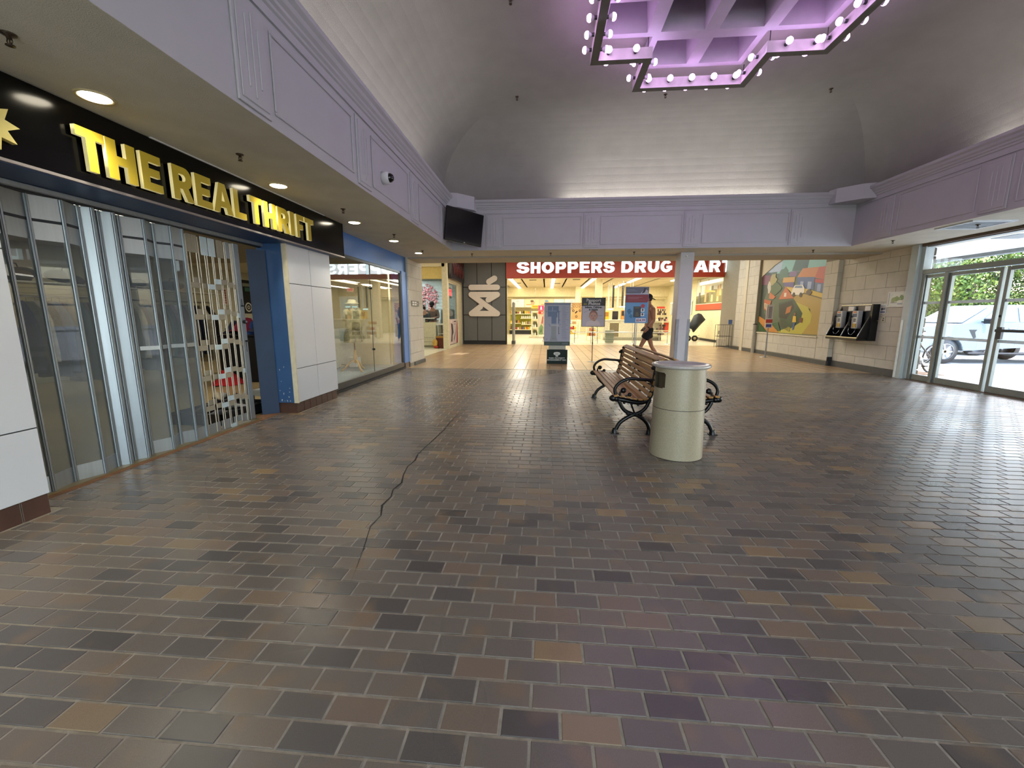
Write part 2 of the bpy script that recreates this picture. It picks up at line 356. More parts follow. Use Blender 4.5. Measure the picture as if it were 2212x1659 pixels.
# rear corridor tiles
def tilemat():
    return mat('tan_tile', 'b39876', .24, var=.12, scale=2.2)
tan = tilemat(); tgr = mat('tan_grout', '75593f', .8)
b = B(); b.box((-3.85, FY, -.1), (8.9, 18.55, -.001), tgr); rf = struct('floor_corridor', b); rf.name = 'floor'
TP = .30; bb = B(); bb.box((-TP / 2 + .004, -TP / 2 + .004, 0), (TP / 2 - .004, TP / 2 - .004, .008), tan, bev=.002); t0 = bb.build('floor_tile', rf); first = True; n = 0; rest = B()
j = 0; y = FY + .01
while y < 18.5:
    x = -3.8
    while x < 8.85:
        if n < 300 and x < 7.0:
            if first: o = t0; first = False
            else: o = t0.copy(); COL.objects.link(o)
            o.location = (x + TP / 2, y + TP / 2, rnd.uniform(-.0015, .0002)); n += 1
        elif not (x > 7.5 and y < 15.9):
            V = (x + .004, y + .004, 0), (min(x + TP, 8.88) - .004, min(y + TP, 18.52) - .004, .0078); rest.box(V[0], V[1], tan)
        x += TP
    y += TP
rest.build('tiles_beyond', rf, kind='stuff', label='the rest of the tan floor tiles of the rear corridor')
b = B(); b.box((-3.3, FY - .012, 0), (7.4, FY + .012, .0115), mat('strip_metal', '8f8472', .4, metal=.6)); b.build('edge_strip', rf, label='thin metal strip where bricks meet tan tiles')
# shop floor and restaurant floor
wt = mat('shop_floor_white', 'd9d2be', .22, var=.04, scale=2)
b = B(); b.box((-3.85, 18.55, -.1), (8.9, 31, .008), wt); struct('floor', b)
b = B(); b.box((-5.3, 10.31, -.1), (-3.85, 15.8, .008), mat('cream_floor', 'e0dcc2', .25, var=.03)); b.box((-8.5, 15.8, -.1), (-3.85, 18.5, .008), MC['cream_floor']); struct('floor', b)
# ---- soffit slabs round the court
def slab(name, a, c, m): b = B(); b.box(a, c, m); return struct(name, b)
slab('ceiling', (-3.9, -6, SOF), (LX - .002, 11.05, SOF + .2), soffitm)
slab('ceiling', (LX - .002, BY + .002, SOF), (RX + .002, 10.16, SOF + .2), soffitm)
slab('ceiling', (RX + .002, -6, SOF), (WR + .6, 10.16, SOF + .2), soffitm)
slab('trim_1', (-3.44, 10.16, 2.665), (WR + .6, 11.05, 3.78), mat('header_paint', 'a8a294', .8, var=.03))
slab('ceiling', (-5.35, 11.05, 3.76), (8.9, 18.6, 3.9), mat('corridor_ceiling', 'cfc6ad', .9))
# ---- bulkhead faces with their mouldings
slab('wall_left', (LX - .10, -6, SOF + .001), (LX, BY + .1, 3.66), bulk)
slab('wall_back', (LX, BY, SOF + .001), (RX, BY + .10, 3.66), bulk)
slab('wall_right', (RX, -6, SOF + .001), (RX + .10, BY + .1, 3.66), bulk)
def side(kind):
    if kind == 'L': return lambda u, z, d: (LX + d, u, z)
    if kind == 'B': return lambda u, z, d: (u, BY - d, z)
    return lambda u, z, d: (RX - d, u, z)
def mould(kind, u0, u1, z0, z1, name, parent, w=.022, d=.012):
    f = side(kind); b = B()
    for (a, c, e, g) in ((u0, u1, z0, z0 + w), (u0, u1, z1 - w, z1), (u0, u0 + w, z0 + w, z1 - w), (u1 - w, u1, z0 + w, z1 - w)):
        b.box(f(a, e, 0), f(c, g, d), bulk, bev=.005)
    return b.build(name, parent)
def pilaster(kind, u0, u1, parent):
    f = side(kind); b = B(); b.box(f(u0, 2.735, 0), f(u1, 3.435, .016), bulk, bev=.004)
    o = b.build('pilaster', parent); b = B(); w = u1 - u0
    b.box(f(u0 + .03, 2.77, .016), f(u1 - .03, 3.40, .024), bulk, bev=.004)
    for k in range(3):
        c = u0 + w * (.32 + .18 * k); z0 = 2.86 + (0, -.05, .03)[k]; z1 = 3.31 + (0, .04, -.03)[k]
        b.box(f(c - .008, z0, .022), f(c + .008, z1, .031), bulk, bev=.004)
    b.build('fluting', o)
def cornice(kind, a, c, name):
    f = side(kind); prof = [(0, 3.455), (.02, 3.455), (.02, 3.475), (.012, 3.48), (.012, 3.535), (.03, 3.545), (.035, 3.565), (.055, 3.58), (.06, 3.60), (.085, 3.62), (.10, 3.65), (.12, 3.665), (.13, 3.675), (.13, 3.715), (.11, 3.715), (.11, 3.66), (0, 3.66)]
    V = [f(a, z, d) for d, z in prof] + [f(c, z, d) for d, z in prof]; n = len(prof)
    b = B(); b.add(V, [(i, (i + 1) % n, n + (i + 1) % n, n + i) for i in range(n)] + [tuple(range(n)), tuple(range(n, 2 * n))], bulk); return struct(name, b)
wl = [o for o in COL.objects if o.name == 'wall_left'][0]; wb = [o for o in COL.objects if o.name == 'wall_back'][0]; wr = [o for o in COL.objects if o.name == 'wall_right'][0]
for u in (2.865, 4.65, 6.45): pilaster('L', u, u + .34, wl)
pilaster('L', 8.25, 8.59, wl)
for u0, u1 in ((3.26, 4.57), (5.05, 6.36), (6.86, 8.17)): mould('L', u0, u1, 2.805, 3.38, 'panel_moulding', wl)
for u in (-1.34, .755, 2.82, 4.93): pilaster('B', u, u + .33, wb)
for u0, u1 in ((-.965, .71), (1.11, 2.80), (3.20, 4.91)): mould('B', u0, u1, 2.795, 3.385, 'panel_moulding', wb)
for u in (8.29, 6.39, 4.49, 2.6): pilaster('R', u, u + .36, wr)
for u0, u1 in ((6.83, 8.2), (4.93, 6.3), (3.04, 4.4)): mould('R', u0, u1, 2.795, 3.42, 'panel_moulding', wr)
for k, a, c, n_ in (('L', -6, BY, 'trim_2'), ('B', LX, RX, 'trim_3'), ('R', -6, BY, 'trim_4')): cornice(k, a, c, n_)
# ledge behind the cornice (light trough)
VL, VR, VB = LX - .26, RX + .26, BY + .26
slab('trim_5', (VL, -6, 3.52), (LX - .10, BY + .1, 3.56), bulk); slab('trim_6', (RX + .10, -6, 3.52), (VR, BY + .1, 3.56), bulk); slab('trim_7', (VL, BY + .10, 3.52), (VR, VB, 3.56), bulk)
# boxed corner blocks at the cornice
for nm, sx, cx in (('trim_8', 1, LX), ('trim_9', -1, RX)):
    b = B(); pts = [(cx, BY), (cx + sx * .55, BY), (cx + sx * .52, BY - .17), (cx + sx * .22, BY - .46), (cx, BY - .52)]
    b.prism(pts, 3.50, 3.77, bulk); struct(nm, b)
# coved ceiling
CZ, A, E0, E1 = 5.05, 1.30, 3.85, 1.20
N = 14; sec = [(0, 3.52), (0, 3.85)] + [(A * (1 - math.cos(PI / 2 * i / N)), E0 + E1 * math.sin(PI / 2 * i / N)) for i in range(1, N + 1)]
b = B(); VF = -6.2
def ring(d, z): return [(VL + d, VF + d, z), (VR - d, VF + d, z), (VR - d, VB - d, z), (VL + d, VB - d, z)]
for i in range(len(sec) - 1):
    r_, q_ = ring(*sec[i]), ring(*sec[i + 1])
    for k in range(4): b.add([r_[k], r_[(k + 1) % 4], q_[(k + 1) % 4], q_[k]], [(0, 1, 2, 3)], plaster, smooth=False)
cove = struct('ceiling', b)
me = cove.data
for p in me.polygons: p.use_smooth = False
# waffle recess centre
FX, FYC, PW = 2.045, 5.45, .72
x0, x1 = VL + A, VR - A; y0, y1 = VF + A, VB - A; e = 2 * PW
b = B()
for r_ in ((x0, y0, x1, FYC - e), (x0, FYC + e, x1, y1), (x0, FYC - e, FX - e, FYC + e), (FX + e, FYC - e, x1, FYC + e)):
    b.box((r_[0], r_[1], CZ), (r_[2], r_[3], CZ + .05), plaster)
for i in (-1, 1):
    for j in (-1, 1): b.box((FX + i * e, FYC + j * e, CZ), (FX + i * PW, FYC + j * PW, CZ + .05), plaster)
b.add([(x0, y0, CZ + .6), (x1, y0, CZ + .6), (x1, y1, CZ + .6), (x0, y1, CZ + .6)], [(0, 1, 2, 3)], plaster)
struct('ceiling', b)
# ---- walls that close the court behind the camera
slab('wall_front', (-4, -6.2, 0), (-1.8, -6, 2.8), block); slab('wall_front', (5.8, -6.2, 0), (8, -6, 2.8), block)
b = B()
for k in range(7): b.box((-1.8 + k * 1.25, -6.15, 0), (-1.74 + k * 1.25, -6.05, 2.75), mat('door_aluminium', '7f8481', .4, metal=.5, var=.04))
b.box((-1.8, -6.15, 2.62), (5.8, -6.05, 2.8), MC['door_aluminium']); b.box((-1.8, -6.15, 0), (5.8, -6.05, .12), MC['door_aluminium']); struct('added_window', b)  # unseen glazing frame, opening added here to let more light in
# ================================================================== COFFERED LIGHT FIXTURE
wafm = mat('coffer_paint', 'a9a3ac', .85, var=.03); frm = mat('marquee_frame', 'b9b4b4', .6)
fix = thing('marquee_light', 'stepped square ceiling light with rows of glowing bulbs round a coffered recess', 'ceiling light', (FX, FYC, CZ))
ZW = 4.90 - CZ
def cellin(i, j): return not (i in (0, 3) and j in (0, 3))
b = B(); hw = .085
for i in range(4):
    for j in range(4):
        if not cellin(i, j): continue
        X0, X1, Y0c, Y1c = -e + i * PW, -e + (i + 1) * PW, -e + j * PW, -e + (j + 1) * PW; w = hw; tz = .36; q = .05
        a = [(X0 + w, Y0c + w), (X1 - w, Y0c + w), (X1 - w, Y1c - w), (X0 + w, Y1c - w)]; c = [(X0 + w + q, Y0c + w + q), (X1 - w - q, Y0c + w + q), (X1 - w - q, Y1c - w - q), (X0 + w + q, Y1c - w - q)]
        o = [(X0, Y0c), (X1, Y0c), (X1, Y1c), (X0, Y1c)]; bc = B()
        for k in range(4):
            l = (k + 1) % 4
            bc.quad((*o[k], ZW), (*o[l], ZW), (*a[l], ZW), (*a[k], ZW), wafm)
            bc.quad((*a[k], ZW), (*a[l], ZW), (*c[l], tz), (*c[k], tz), wafm)
        bc.add([(*p, tz) for p in c], [(0, 1, 2, 3)], wafm)
        for (di, dj, p, r_) in ((-1, 0, o[0], o[3]), (1, 0, o[1], o[2]), (0, -1, o[0], o[1]), (0, 1, o[3], o[2])):
            ii, jj = i + di, j + dj
            if not (0 <= ii < 4 and 0 <= jj < 4 and cellin(ii, jj)): bc.quad((*p, ZW), (*r_, ZW), (*r_, .02), (*p, .02), wafm)
        bc.build('coffer', fix)
ZB, ZT = 4.63 - CZ, 4.765 - CZ; fw_ = .05
cor = [(-2, -1), (-1, -1), (-1, -2), (1, -2), (1, -1), (2, -1), (2, 1), (1, 1), (1, 2), (-1, 2), (-1, 1), (-2, 1)]
sc_ = 1.463 / 2
outl = [(x * sc_ if abs(x) == 2 else x * .765 , y * sc_ if abs(y) == 2 else y * .735) for x, y in cor]
nC = len(outl); V = []
def offs(k, s):
    p0, p1, p2 = outl[k - 1], outl[k], outl[(k + 1) % nC]; d1 = Vector((p1[0] - p0[0], p1[1] - p0[1])).normalized(); d2 = Vector((p2[0] - p1[0], p2[1] - p1[1])).normalized()
    n1 = Vector((d1.y, -d1.x)); n2 = Vector((d2.y, -d2.x)); v = Vector(p1) + (n1 + n2) * s; return v
IN = [offs(k, -fw_) for k in range(nC)]; OU = [offs(k, fw_) for k in range(nC)]
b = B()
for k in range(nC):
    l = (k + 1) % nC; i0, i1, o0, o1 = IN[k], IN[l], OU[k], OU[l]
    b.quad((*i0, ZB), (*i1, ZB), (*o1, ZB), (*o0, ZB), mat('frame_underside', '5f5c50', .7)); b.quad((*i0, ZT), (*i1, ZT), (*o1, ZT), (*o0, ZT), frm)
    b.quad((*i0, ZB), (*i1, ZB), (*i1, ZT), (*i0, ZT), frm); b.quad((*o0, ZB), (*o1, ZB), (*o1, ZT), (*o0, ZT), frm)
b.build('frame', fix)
bm_ = mat('bulb_glow', 'ffe6ff', .3, emit=30, ecol='f2b8ff'); sk = mat('bulb_socket', '2b2a2c', .5); nk = mat('bulb_neck', 'cfc8d4', .35)
b = B(); b.lathe([(.0001, .12), (.022, .117), (.036, .105), (.041, .088), (.038, .074)], bm_, 14); bulb0 = b.build('bulb', fix)
b = B(); b.lathe([(.038, .074), (.03, .055), (.018, .035), (.016, .02)], nk, 12); b.build('bulb_neck', bulb0)
b = B(); b.lathe([(.02, .032), (.021, 0)], sk, 10); b.lathe([(.0001, .032), (.02, .032)], sk, 10); b.build('bulb_socket', bulb0)
first = True
pc = [(.5, 'a66bff')]; rb = random.Random(3)
for k in range(nC):
    p, q = Vector(outl[k]), Vector(outl[(k + 1) % nC]); d = (q - p); Ls = d.length; d.normalize(); nn = Vector((d.y, -d.x)); cnt = 5 if Ls > 1.2 else 2
    for s in (1, -1):
        for i in range(cnt):
            tpos = Ls * (i + .5) / cnt; c = p + d * tpos + nn * s * fw_
            if cnt == 5 and s < 0 and (i in (0, 4)) and False: continue
            rot = Vector((0, 0, 1)).rotation_difference(Vector((nn.x * s, nn.y * s, 0))).to_euler()
            if first: o = bulb0; o.location = (*c, (ZB + ZT) / 2 + .01); o.rotation_euler = rot; first = False
            else: dup(bulb0, loc=(*c, (ZB + ZT) / 2 + .01), rot=rot, parent=fix)
b = B()
for k in range(nC): b.cyl((*outl[k], ZT), (*outl[k], ZW + .01 if True else 0), .006, sk, 6)
b.build('hanger_rods', fix)
# colour of the lamps carried by point lights inside the frame
for (x, y) in [(-1.46, 0), (1.46, 0), (0, 1.45), (0, -1.45), (-.75, .75), (.75, .75), (-.75, -.75), (.75, -.75), (-1.1, .74), (1.1, .74)]:
    l = bpy.data.lights.new('bulb_light', 'POINT'); l.energy = 6.5; l.color = (.78, .60, 1.0); l.shadow_soft_size = .12
    o = bpy.data.objects.new('bulb_light', l); COL.objects.link(o); o.location = (FX + x, FYC + y, CZ + (ZB + ZT) / 2)
ORD = 'first second third fourth fifth sixth seventh eighth ninth tenth eleventh twelfth thirteenth fourteenth fifteenth sixteenth seventeenth eighteenth nineteenth'.split()
def ordn(k): return ORD[k] if k < 19 else ('twentieth' if k == 19 else ['twenty', 'thirty', 'forty'][(k + 1) // 10 - 2] + ('' if (k + 1) % 10 == 0 else '-') + ('th' if (k + 1) % 10 == 0 else ORD[(k + 1) % 10 - 1]))
# ================================================================== LEFT SIDE: THRIFT SHOP FRONT
white_pan = mat('white_cladding', 'c9cdd0', .28, var=.02, scale=2); seam = mat('dark_seam', '33363a', .8)
btile = mat('brown_tile', '4c352b', .35, var=.18, scale=9); blue = mat('blue_paint', '345682', .42, var=.06, scale=4); navy = mat('navy_paint', '22406e', .45, var=.08, scale=4)
alu = mat('aluminium', '9aa3a8', .38, metal=.75, var=.06, scale=30, stretch=(1, 1, .05)); dark = mat('black_satin', '0c0d10', .28, var=.05)
creamtrim = mat('cream_edge', 'cfc6aa', .6); blk = mat('black_matte', '101012', .6)
def panelwall(name, x, ys, zs, thick, parent_back, tiles=None):
    b = B(); b.box((x - thick, ys[0], zs[0]), (x - .012, ys[-1], 2.19), seam); b.box((x - thick, ys[0], 0), (x - .03, ys[-1], zs[0]), seam)
    w = struct('wall_left', b)
    for i in range(len(ys) - 1):
        for j in range(len(zs) - 1):
            b = B(); b.box((x - .012, ys[i] + .004, zs[j] + .004), (x, ys[i + 1] - .004, zs[j + 1] - .004), white_pan, bev=.002); b.build('cladding_panel', w)
    b0_, b1_ = tiles; n = int(round((b1_ - b0_) / .15)); s = (b1_ - b0_) / n
    for k in range(n):
        b = B(); b.box((x - .03, b0_ + k * s + .004, .004), (x - .016, b0_ + (k + 1) * s - .004, .138), btile, bev=.003); b.build('base_tile', w)
    b = B(); b.box((x - .035, b0_, 0), (x - .024, b1_, .142), mortar); b.build('tile_grout', w)
    return w
w1 = panelwall('near', -3.25, [-3, -1.8, -.55, .87, 2.29], [.14, .585, 1.69, 2.19], .34, None, tiles=(-.41, 2.29))
w2 = panelwall('col', -3.28, [5.10, 5.61, 6.155], [.145, .60, 1.70, 2.19], .40, None, tiles=(5.09, 6.14))
b = B(); b.box((-3.268, 5.082, .145), (-3.33, 5.099, 2.19), creamtrim); b.build('edge_strip', w2)
# chipped blue reveal of the column, facing the entrance
b = B(); b.box((-3.33, 5.075, .15), (-3.66, 5.10, 2.19), blue); o = b.build('painted_reveal', w2)
def blob(cx, cz, rx, rz, n=16, seed=1, j=.3):
    r = random.Random(seed); return [(cx + rx * (1 + r.uniform(-j, j)) * math.cos(2 * PI * i / n), cz + rz * (1 + r.uniform(-j, j)) * math.sin(2 * PI * i / n)) for i in range(n)]
b = B(); M = plane((0, 5.0745, 0), (1, 0, 0), (0, 0, 1)); sh = [('c9bfa0', blob(-3.625, 1.13, .035, .16, 18, 2, .35)), ('cfc6aa', blob(-3.61, 1.0, .02, .08, 12, 5))]
r = random.Random(9)
for k in range(16): sh.append(('c8c4b4', blob(-3.37 - r.random() * .2, .17 + r.random() ** 2 * .7, .003 + .006 * r.random(), .004 + .008 * r.random(), 6, k)))
sh.append(('cfc6aa', blob(-3.60, .18, .04, .03, 12, 8)))
flat(b, M, sh); b.build('chipped_paint', w2)
b = B(); b.box((-3.62, 5.08, 0), (-3.56, 5.11, .15), creamtrim); b.box((-3.56, 5.085, 0), (-3.30, 5.12, .145), btile); b.build('end_tile', w2)
# header above opening (blue) and track
slab('wall_left', (-3.72, 2.29, 2.185), (-3.20, 6.15, 2.70), navy)
slab('wall_left', (-3.72, -6, 2.19), (-3.30, 2.29, 2.70), navy)
b = B(); b.box((-3.66, 2.29, 2.145), (-3.56, 5.12, 2.187), alu, bev=.006); b.box((-3.63, 2.29, 2.135), (-3.59, 5.12, 2.146), blk); struct('trim_10', b)
# sign fascia
sg = thing('store_sign', 'long black fascia sign with yellow raised letters and a pale star at one end', 'sign', (-3.2, 2, 2.19))
def S_(n, f, lab=None):
    b = B(); f(b); o = b.build(n, sg, label=lab); o.location = (3.2, -2, -2.19); return o
S_('fascia_board', lambda b: b.box((-3.205, -3, 2.205), (-3.22 + .035, 6.43, 2.70), mat('fascia_black', '020203', .16, spec=.3, var=.02), bev=.004))
S_('bottom_trim', lambda b: (b.box((-3.225, -3, 2.188), (-3.175, 6.44, 2.206), mat('trim_silver', '8a8480', .4, metal=.4)), b.box((-3.7, 6.15, 2.19), (-3.21, 6.43, 2.70), navy), b.box((-3.7, 6.43, 2.188), (-3.18, 6.438, 2.70), dark)))
S_('top_trim', lambda b: b.box((-3.19, 3.3, 2.694), (-3.172, 5.9, 2.704), mat('trim_white', 'c8c8c4', .5)))
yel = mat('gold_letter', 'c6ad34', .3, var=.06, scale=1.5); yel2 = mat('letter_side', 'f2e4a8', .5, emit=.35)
LET = [('T', 2.704, 2.885), ('H', 2.893, 3.106), ('E', 3.147, 3.315), ('R', 3.415, 3.612), ('E', 3.642, 3.819), ('A', 3.833, 4.074), ('L', 4.095, 4.262), ('T', 4.328, 4.518), ('H', 4.542, 4.749), ('R', 4.779, 4.994), ('I', 5.014, 5.098), ('F', 5.145, 5.301), ('T', 5.32, 5.53)]
for ch, a, c in LET:
    o = glyph(ch, a, c, 2.275, 2.548, .030, 'letter', yel, sg, plane((-3.150, 0, 0), (0, 1, 0), (0, 0, 1)), yel2); o.location = (3.2, -2, -2.19)
b = B(); pts = []
for k in range(18):
    rr_ = .145 if k % 2 == 0 else .085; pts.append((2.258 + rr_ * math.cos(2 * PI * k / 18 + .08), 2.378 + rr_ * math.sin(2 * PI * k / 18 + .08)))
b.prism(pts, -3.175, -3.14, mat('pale_yellow', 'e0cf7a', .4), ax=0); o = b.build('star_emblem', sg); o.location = (3.2, -2, -2.19)
# folding curtain gate
pane_m = glass('acrylic_haze', 'd4dadb', .22, haze=.24, hazecol='8d969a'); gate = thing('folding_gate', 'aluminium folding shop gate of tall clear panes closed across the clothes shop', 'gate', (-3.6, 3.2, 0))
def G_(n, f): b = B(); f(b); o = b.build(n, gate); o.location = (3.6, -3.2, 0); return o
nodes = [(-3.64, 2.40), (-3.60, 2.555), (-3.64, 2.735), (-3.59, 2.91), (-3.64, 3.06), (-3.60, 3.13), (-3.645, 3.21), (-3.60, 3.29), (-3.645, 3.37), (-3.585, 3.53), (-3.645, 3.68), (-3.59, 3.80), (-3.60, 3.94)]
ZT2 = 2.135
for k, (x, y) in enumerate(nodes):
    G_('post', lambda b: (b.box((x - .014, y - .013, .01), (x + .014, y + .013, ZT2), alu, bev=.003), b.box((x + .014, y - .004, .01), (x + .019, y + .004, ZT2), alu), b.box((x - .02, y + .014, .01), (x - .008, y + .022, ZT2), seam)))
for k in range(len(nodes) - 1):
    (x0, y0), (x1, y1) = nodes[k], nodes[k + 1]; y0 += .02; y1 -= .012; solid = 4 <= k <= 7
    def seg(b, z0, z1, m, d=.003):
        b.add([(x0 - d, y0, z0), (x1 - d, y1, z0), (x1 - d, y1, z1), (x0 - d, y0, z1), (x0 + d, y0, z0), (x1 + d, y1, z0), (x1 + d, y1, z1), (x0 + d, y0, z1)], [(0, 1, 2, 3), (7, 6, 5, 4), (0, 4, 5, 1), (1, 5, 6, 2), (2, 6, 7, 3), (3, 7, 4, 0)], m)
    if solid: G_('solid_panel', lambda b: seg(b, .02, ZT2, alu)); continue
    G_('pane', lambda b: seg(b, .14, 1.83, pane_m, .0008))
    G_('kick_plate', lambda b: seg(b, .02, .14, alu)); G_('top_plate', lambda b: seg(b, 1.83, 1.955, alu)); G_('head_plate', lambda b: (seg(b, 1.975, ZT2, alu), seg(b, 1.955, 1.975, seam, .006)))
    if k >= 8: G_('middle_rail', lambda b: seg(b, .985, 1.02, alu, .012))
# open grille part of the same gate
grl = thing('open_grille', 'open rod grille with small square plates, next to the blue door', 'gate', (-3.62, 4.3, 0))
def H_(n, f): b = B(); f(b); o = b.build(n, grl); o.location = (3.62, -4.3, 0); return o
ry = [3.985, 4.045, 4.10, 4.155, 4.205, 4.255, 4.30, 4.345, 4.39, 4.435, 4.48, 4.525, 4.57, 4.615]
rx = [-3.61 - .02 * (k % 2) for k in range(len(ry))]
for x, y in zip(rx, ry): H_('rod', lambda b: b.cyl((x, y, .03), (x, y, 2.1), .0055, mat('rod_metal', 'b9b5a8', .35, metal=.5), 6))
plm = mat('plate_bright', 'b9cdd4', .35, metal=.3); plg = mat('plate_grey', '8c8674', .5)
for r_ in range(6):
    z = 1.66 - r_ * .325
    for c, dz, m in ((0, -.055, plg), (1, 0, plg), (3, -.055, plg), (4, -.06, plm), (6, 0, plm), (6, -.06, plg), (8, .0, plg), (10, -.02, plg), (12, -.04, plm if r_ % 2 else plg)):
        if c + 1 >= len(ry): continue
        ya, yb = ry[c], ry[min(c + 2, len(ry) - 1)]
        H_('small_plate', lambda b: b.box((rx[c] + .004, ya, z + dz - .028), (rx[c] + .009, yb - .006, z + dz + .028), m, bev=.004))
for ya, yb, m, z0 in ((3.985, 4.05, plg, 1.93), (4.055, 4.12, plg, 1.93), (4.16, 4.25, plm, 1.92), (4.26, 4.35, plm, 1.92), (4.37, 4.46, plg, 1.92), (4.50, 4.56, alu, 1.93)):
    H_('top_plate', lambda b: b.box((-3.61, ya, z0), (-3.605, yb, 2.11), m, bev=.002))
for ya, yb in ((4.0, 4.16), (4.18, 4.34), (4.36, 4.60)): H_('kick_plate', lambda b: b.box((-3.62, ya, .02), (-3.615, yb, .13), alu))
H_('lock_stile', lambda b: b.box((-3.68, 4.655, .02), (-3.63, 4.735, 2.12), alu, bev=.004))
H_('lock', lambda b: (b.cyl((-3.63, 4.70, 1.22), (-3.60, 4.70, 1.22), .022, blk, 12), b.cyl((-3.60, 4.70, 1.22), (-3.592, 4.70, 1.22), .012, alu, 10), b.box((-3.635, 4.68, 1.40), (-3.61, 4.72, 1.415), blk), b.box((-3.632, 4.695, 1.40), (-3.626, 4.70, 1.49), blk), b.box((-3.635, 4.69, .98), (-3.61, 4.73, 1.0), blk), b.box((-3.632, 4.70, .86), (-3.627, 4.703, .98), blk)))
# floor threshold of worn wood/brass
b = B(); b.box((-3.70, 2.31, 0), (-3.515, 5.06, .013), mat('threshold_brown', '7a5536', .6, var=.25, scale=10)); b.box((-3.66, 2.31, .012), (-3.56, 4.75, .02), mat('brass_track', '8f8260', .4, metal=.6)); struct('trim_11', b)
# blue folding doors of the gate pocket
b = B(); M = plane((-3.70, 4.95, 0), (.78, .62, 0), (0, 0, 1))
b.box((0, .01, -.02), (.20, 2.10, .02), mat('blue_door', '142c48', .6, var=.1, scale=3), M=M); d1 = struct('door_1', b)
b = B(); b.add([], [], navy); b.box((-3.80, 5.09, .01), (-3.70, 5.5, 2.12), mat('deep_navy', '0d1c40', .5)); struct('door_2', b)
# ---- inside the clothes shop
tw = mat('thrift_wall', 'bfb9a0', .8, var=.04); tfl = mat('thrift_floor', 'a89368', .35, var=.08, scale=5, stretch=(1, 6, 1))
slab('floor', (-9.6, -1, -.1), (-3.70, 10.25, .006), tfl); slab('floor', (-9.6, 10.25, -.1), (-5.4, 15.1, .006), tfl); slab('ceiling', (-9.6, 10.25, 2.62), (-5.4, 15.1, 2.75), MC['plaster_soffit'])
slab('ceiling', (-9.6, -1, 2.62), (-3.72, 10.25, 2.75), mat('thrift_ceiling', '9b9488', .9))
slab('wall_left', (-9.75, -1, 0), (-9.6, 15.1, 2.62), tw); slab('wall_back', (-5.45, 10.20, 0), (-4.0, 10.30, 2.62), tw); slab('wall_back', (-9.6, 15.1, 0), (-5.4, 15.2, 2.62), tw); slab('wall_right', (-5.45, 10.3, 0), (-5.38, 15.1, 2.62), tw); slab('wall_front', (-9.6, -1.1, 0), (-3.4, -1.0, 2.62), tw)
lp = mat('panel_glow', 'fff6dc', .5, emit=6)
for k, (x, y) in enumerate(((-5.6, 1.6), (-5.6, 5.2), (-7.0, 12.6), (-8.0, 3.2), (-8.0, 7.0))):
    t_ = thing('ceiling_panel_light', ['glowing panel light nearest the gate inside the clothes shop', 'glowing panel light over the black table in the clothes shop', 'glowing panel light behind the dress form window', 'glowing panel light over the clothes rack', 'glowing panel light deepest in the clothes shop'][k], 'ceiling light', (x, y, 2.6))
    one('diffuser', lambda b: b.box((-.28, -.55, 0), (.28, .55, .012), lp), t_); one('frame', lambda b: (b.box((-.31, -.58, -.002), (-.28, .58, .02), alu), b.box((.28, -.58, -.002), (.31, .58, .02), alu), b.box((-.31, -.58, -.002), (.31, -.55, .02), alu), b.box((-.31, .55, -.002), (.31, .58, .02), alu)), t_)
    l = bpy.data.lights.new('panel_light', 'AREA'); l.shape = 'RECTANGLE'; l.size = .56; l.size_y = 1.1; l.energy = 20; l.color = (1, .95, .86)
    o = bpy.data.objects.new('panel_light', l); COL.objects.link(o); o.location = (x, y, 2.595)
b = B()
for k in range(16): b.box((-9.6, 4.6, .5 + k * .1), (-9.575, 8.8, .585 + k * .1), mat('slatwall', 'c4b48a', .6), bev=.004)
struct('trim_12', b)
# clothes rack with hanging garments (each garment its own thing)
chrome = mat('chrome', 'c8cacc', .2, metal=1)
rk = thing('clothes_rack', 'long chrome clothes rail with a shelf against the back of the clothes shop', 'clothes rack', (-7.3, 6.4, 0))
one('rail', lambda b: b.cyl((0, -1.9, 1.56), (0, 2.1, 1.56), .016, chrome, 8), rk)
for yy in (-1.9, .1, 2.1): one('upright', lambda b: (b.cyl((0, yy, 0), (0, yy, 1.93), .016, chrome, 8), b.box((-.3, yy - .015, 0), (.3, yy + .015, .03), chrome)), rk)
one('shelf', lambda b: b.box((-.22, -1.95, 1.74), (.22, 2.15, 1.76), mat('shelf_white', 'd8d4c6', .5)), rk)
cols = [('dark grey', '34343a'), ('mauve', '8d7484'), ('white', 'c9c6bf'), ('charcoal', '232327'), ('patterned grey', '6a6c6e'), ('brown', '4d3c32'), ('navy', '1f2740'), ('olive', '5b5a44'), ('cream', 'c3b79b'), ('black', '141416'), ('faded denim', '5a6a82'), ('plum', '4a2a3a'), ('stone', '98907e'), ('teal', '2f5a5c')]
def garment(b, m, L, w, seed):
    r = random.Random(seed); rows = 7; cols_ = 12; V = []
    for j in range(rows):
        z = -L * j / (rows - 1); k = min(1, .35 + j * .45)
        for i in range(cols_):
            a = 2 * PI * i / cols_; rr_ = 1 + .18 * math.sin(3 * a + seed) * (j / rows) + r.uniform(-.06, .06)
            V.append((w * k * rr_ * math.cos(a), .045 * (1 + .5 * j / rows) * rr_ * math.sin(a), z + r.uniform(-.01, .01)))
    F = [(j * cols_ + i, j * cols_ + (i + 1) % cols_, (j + 1) * cols_ + (i + 1) % cols_, (j + 1) * cols_ + i) for j in range(rows - 1) for i in range(cols_)] + [tuple(range(cols_))]
    b.add(V, F, m, True)
rg = random.Random(8)
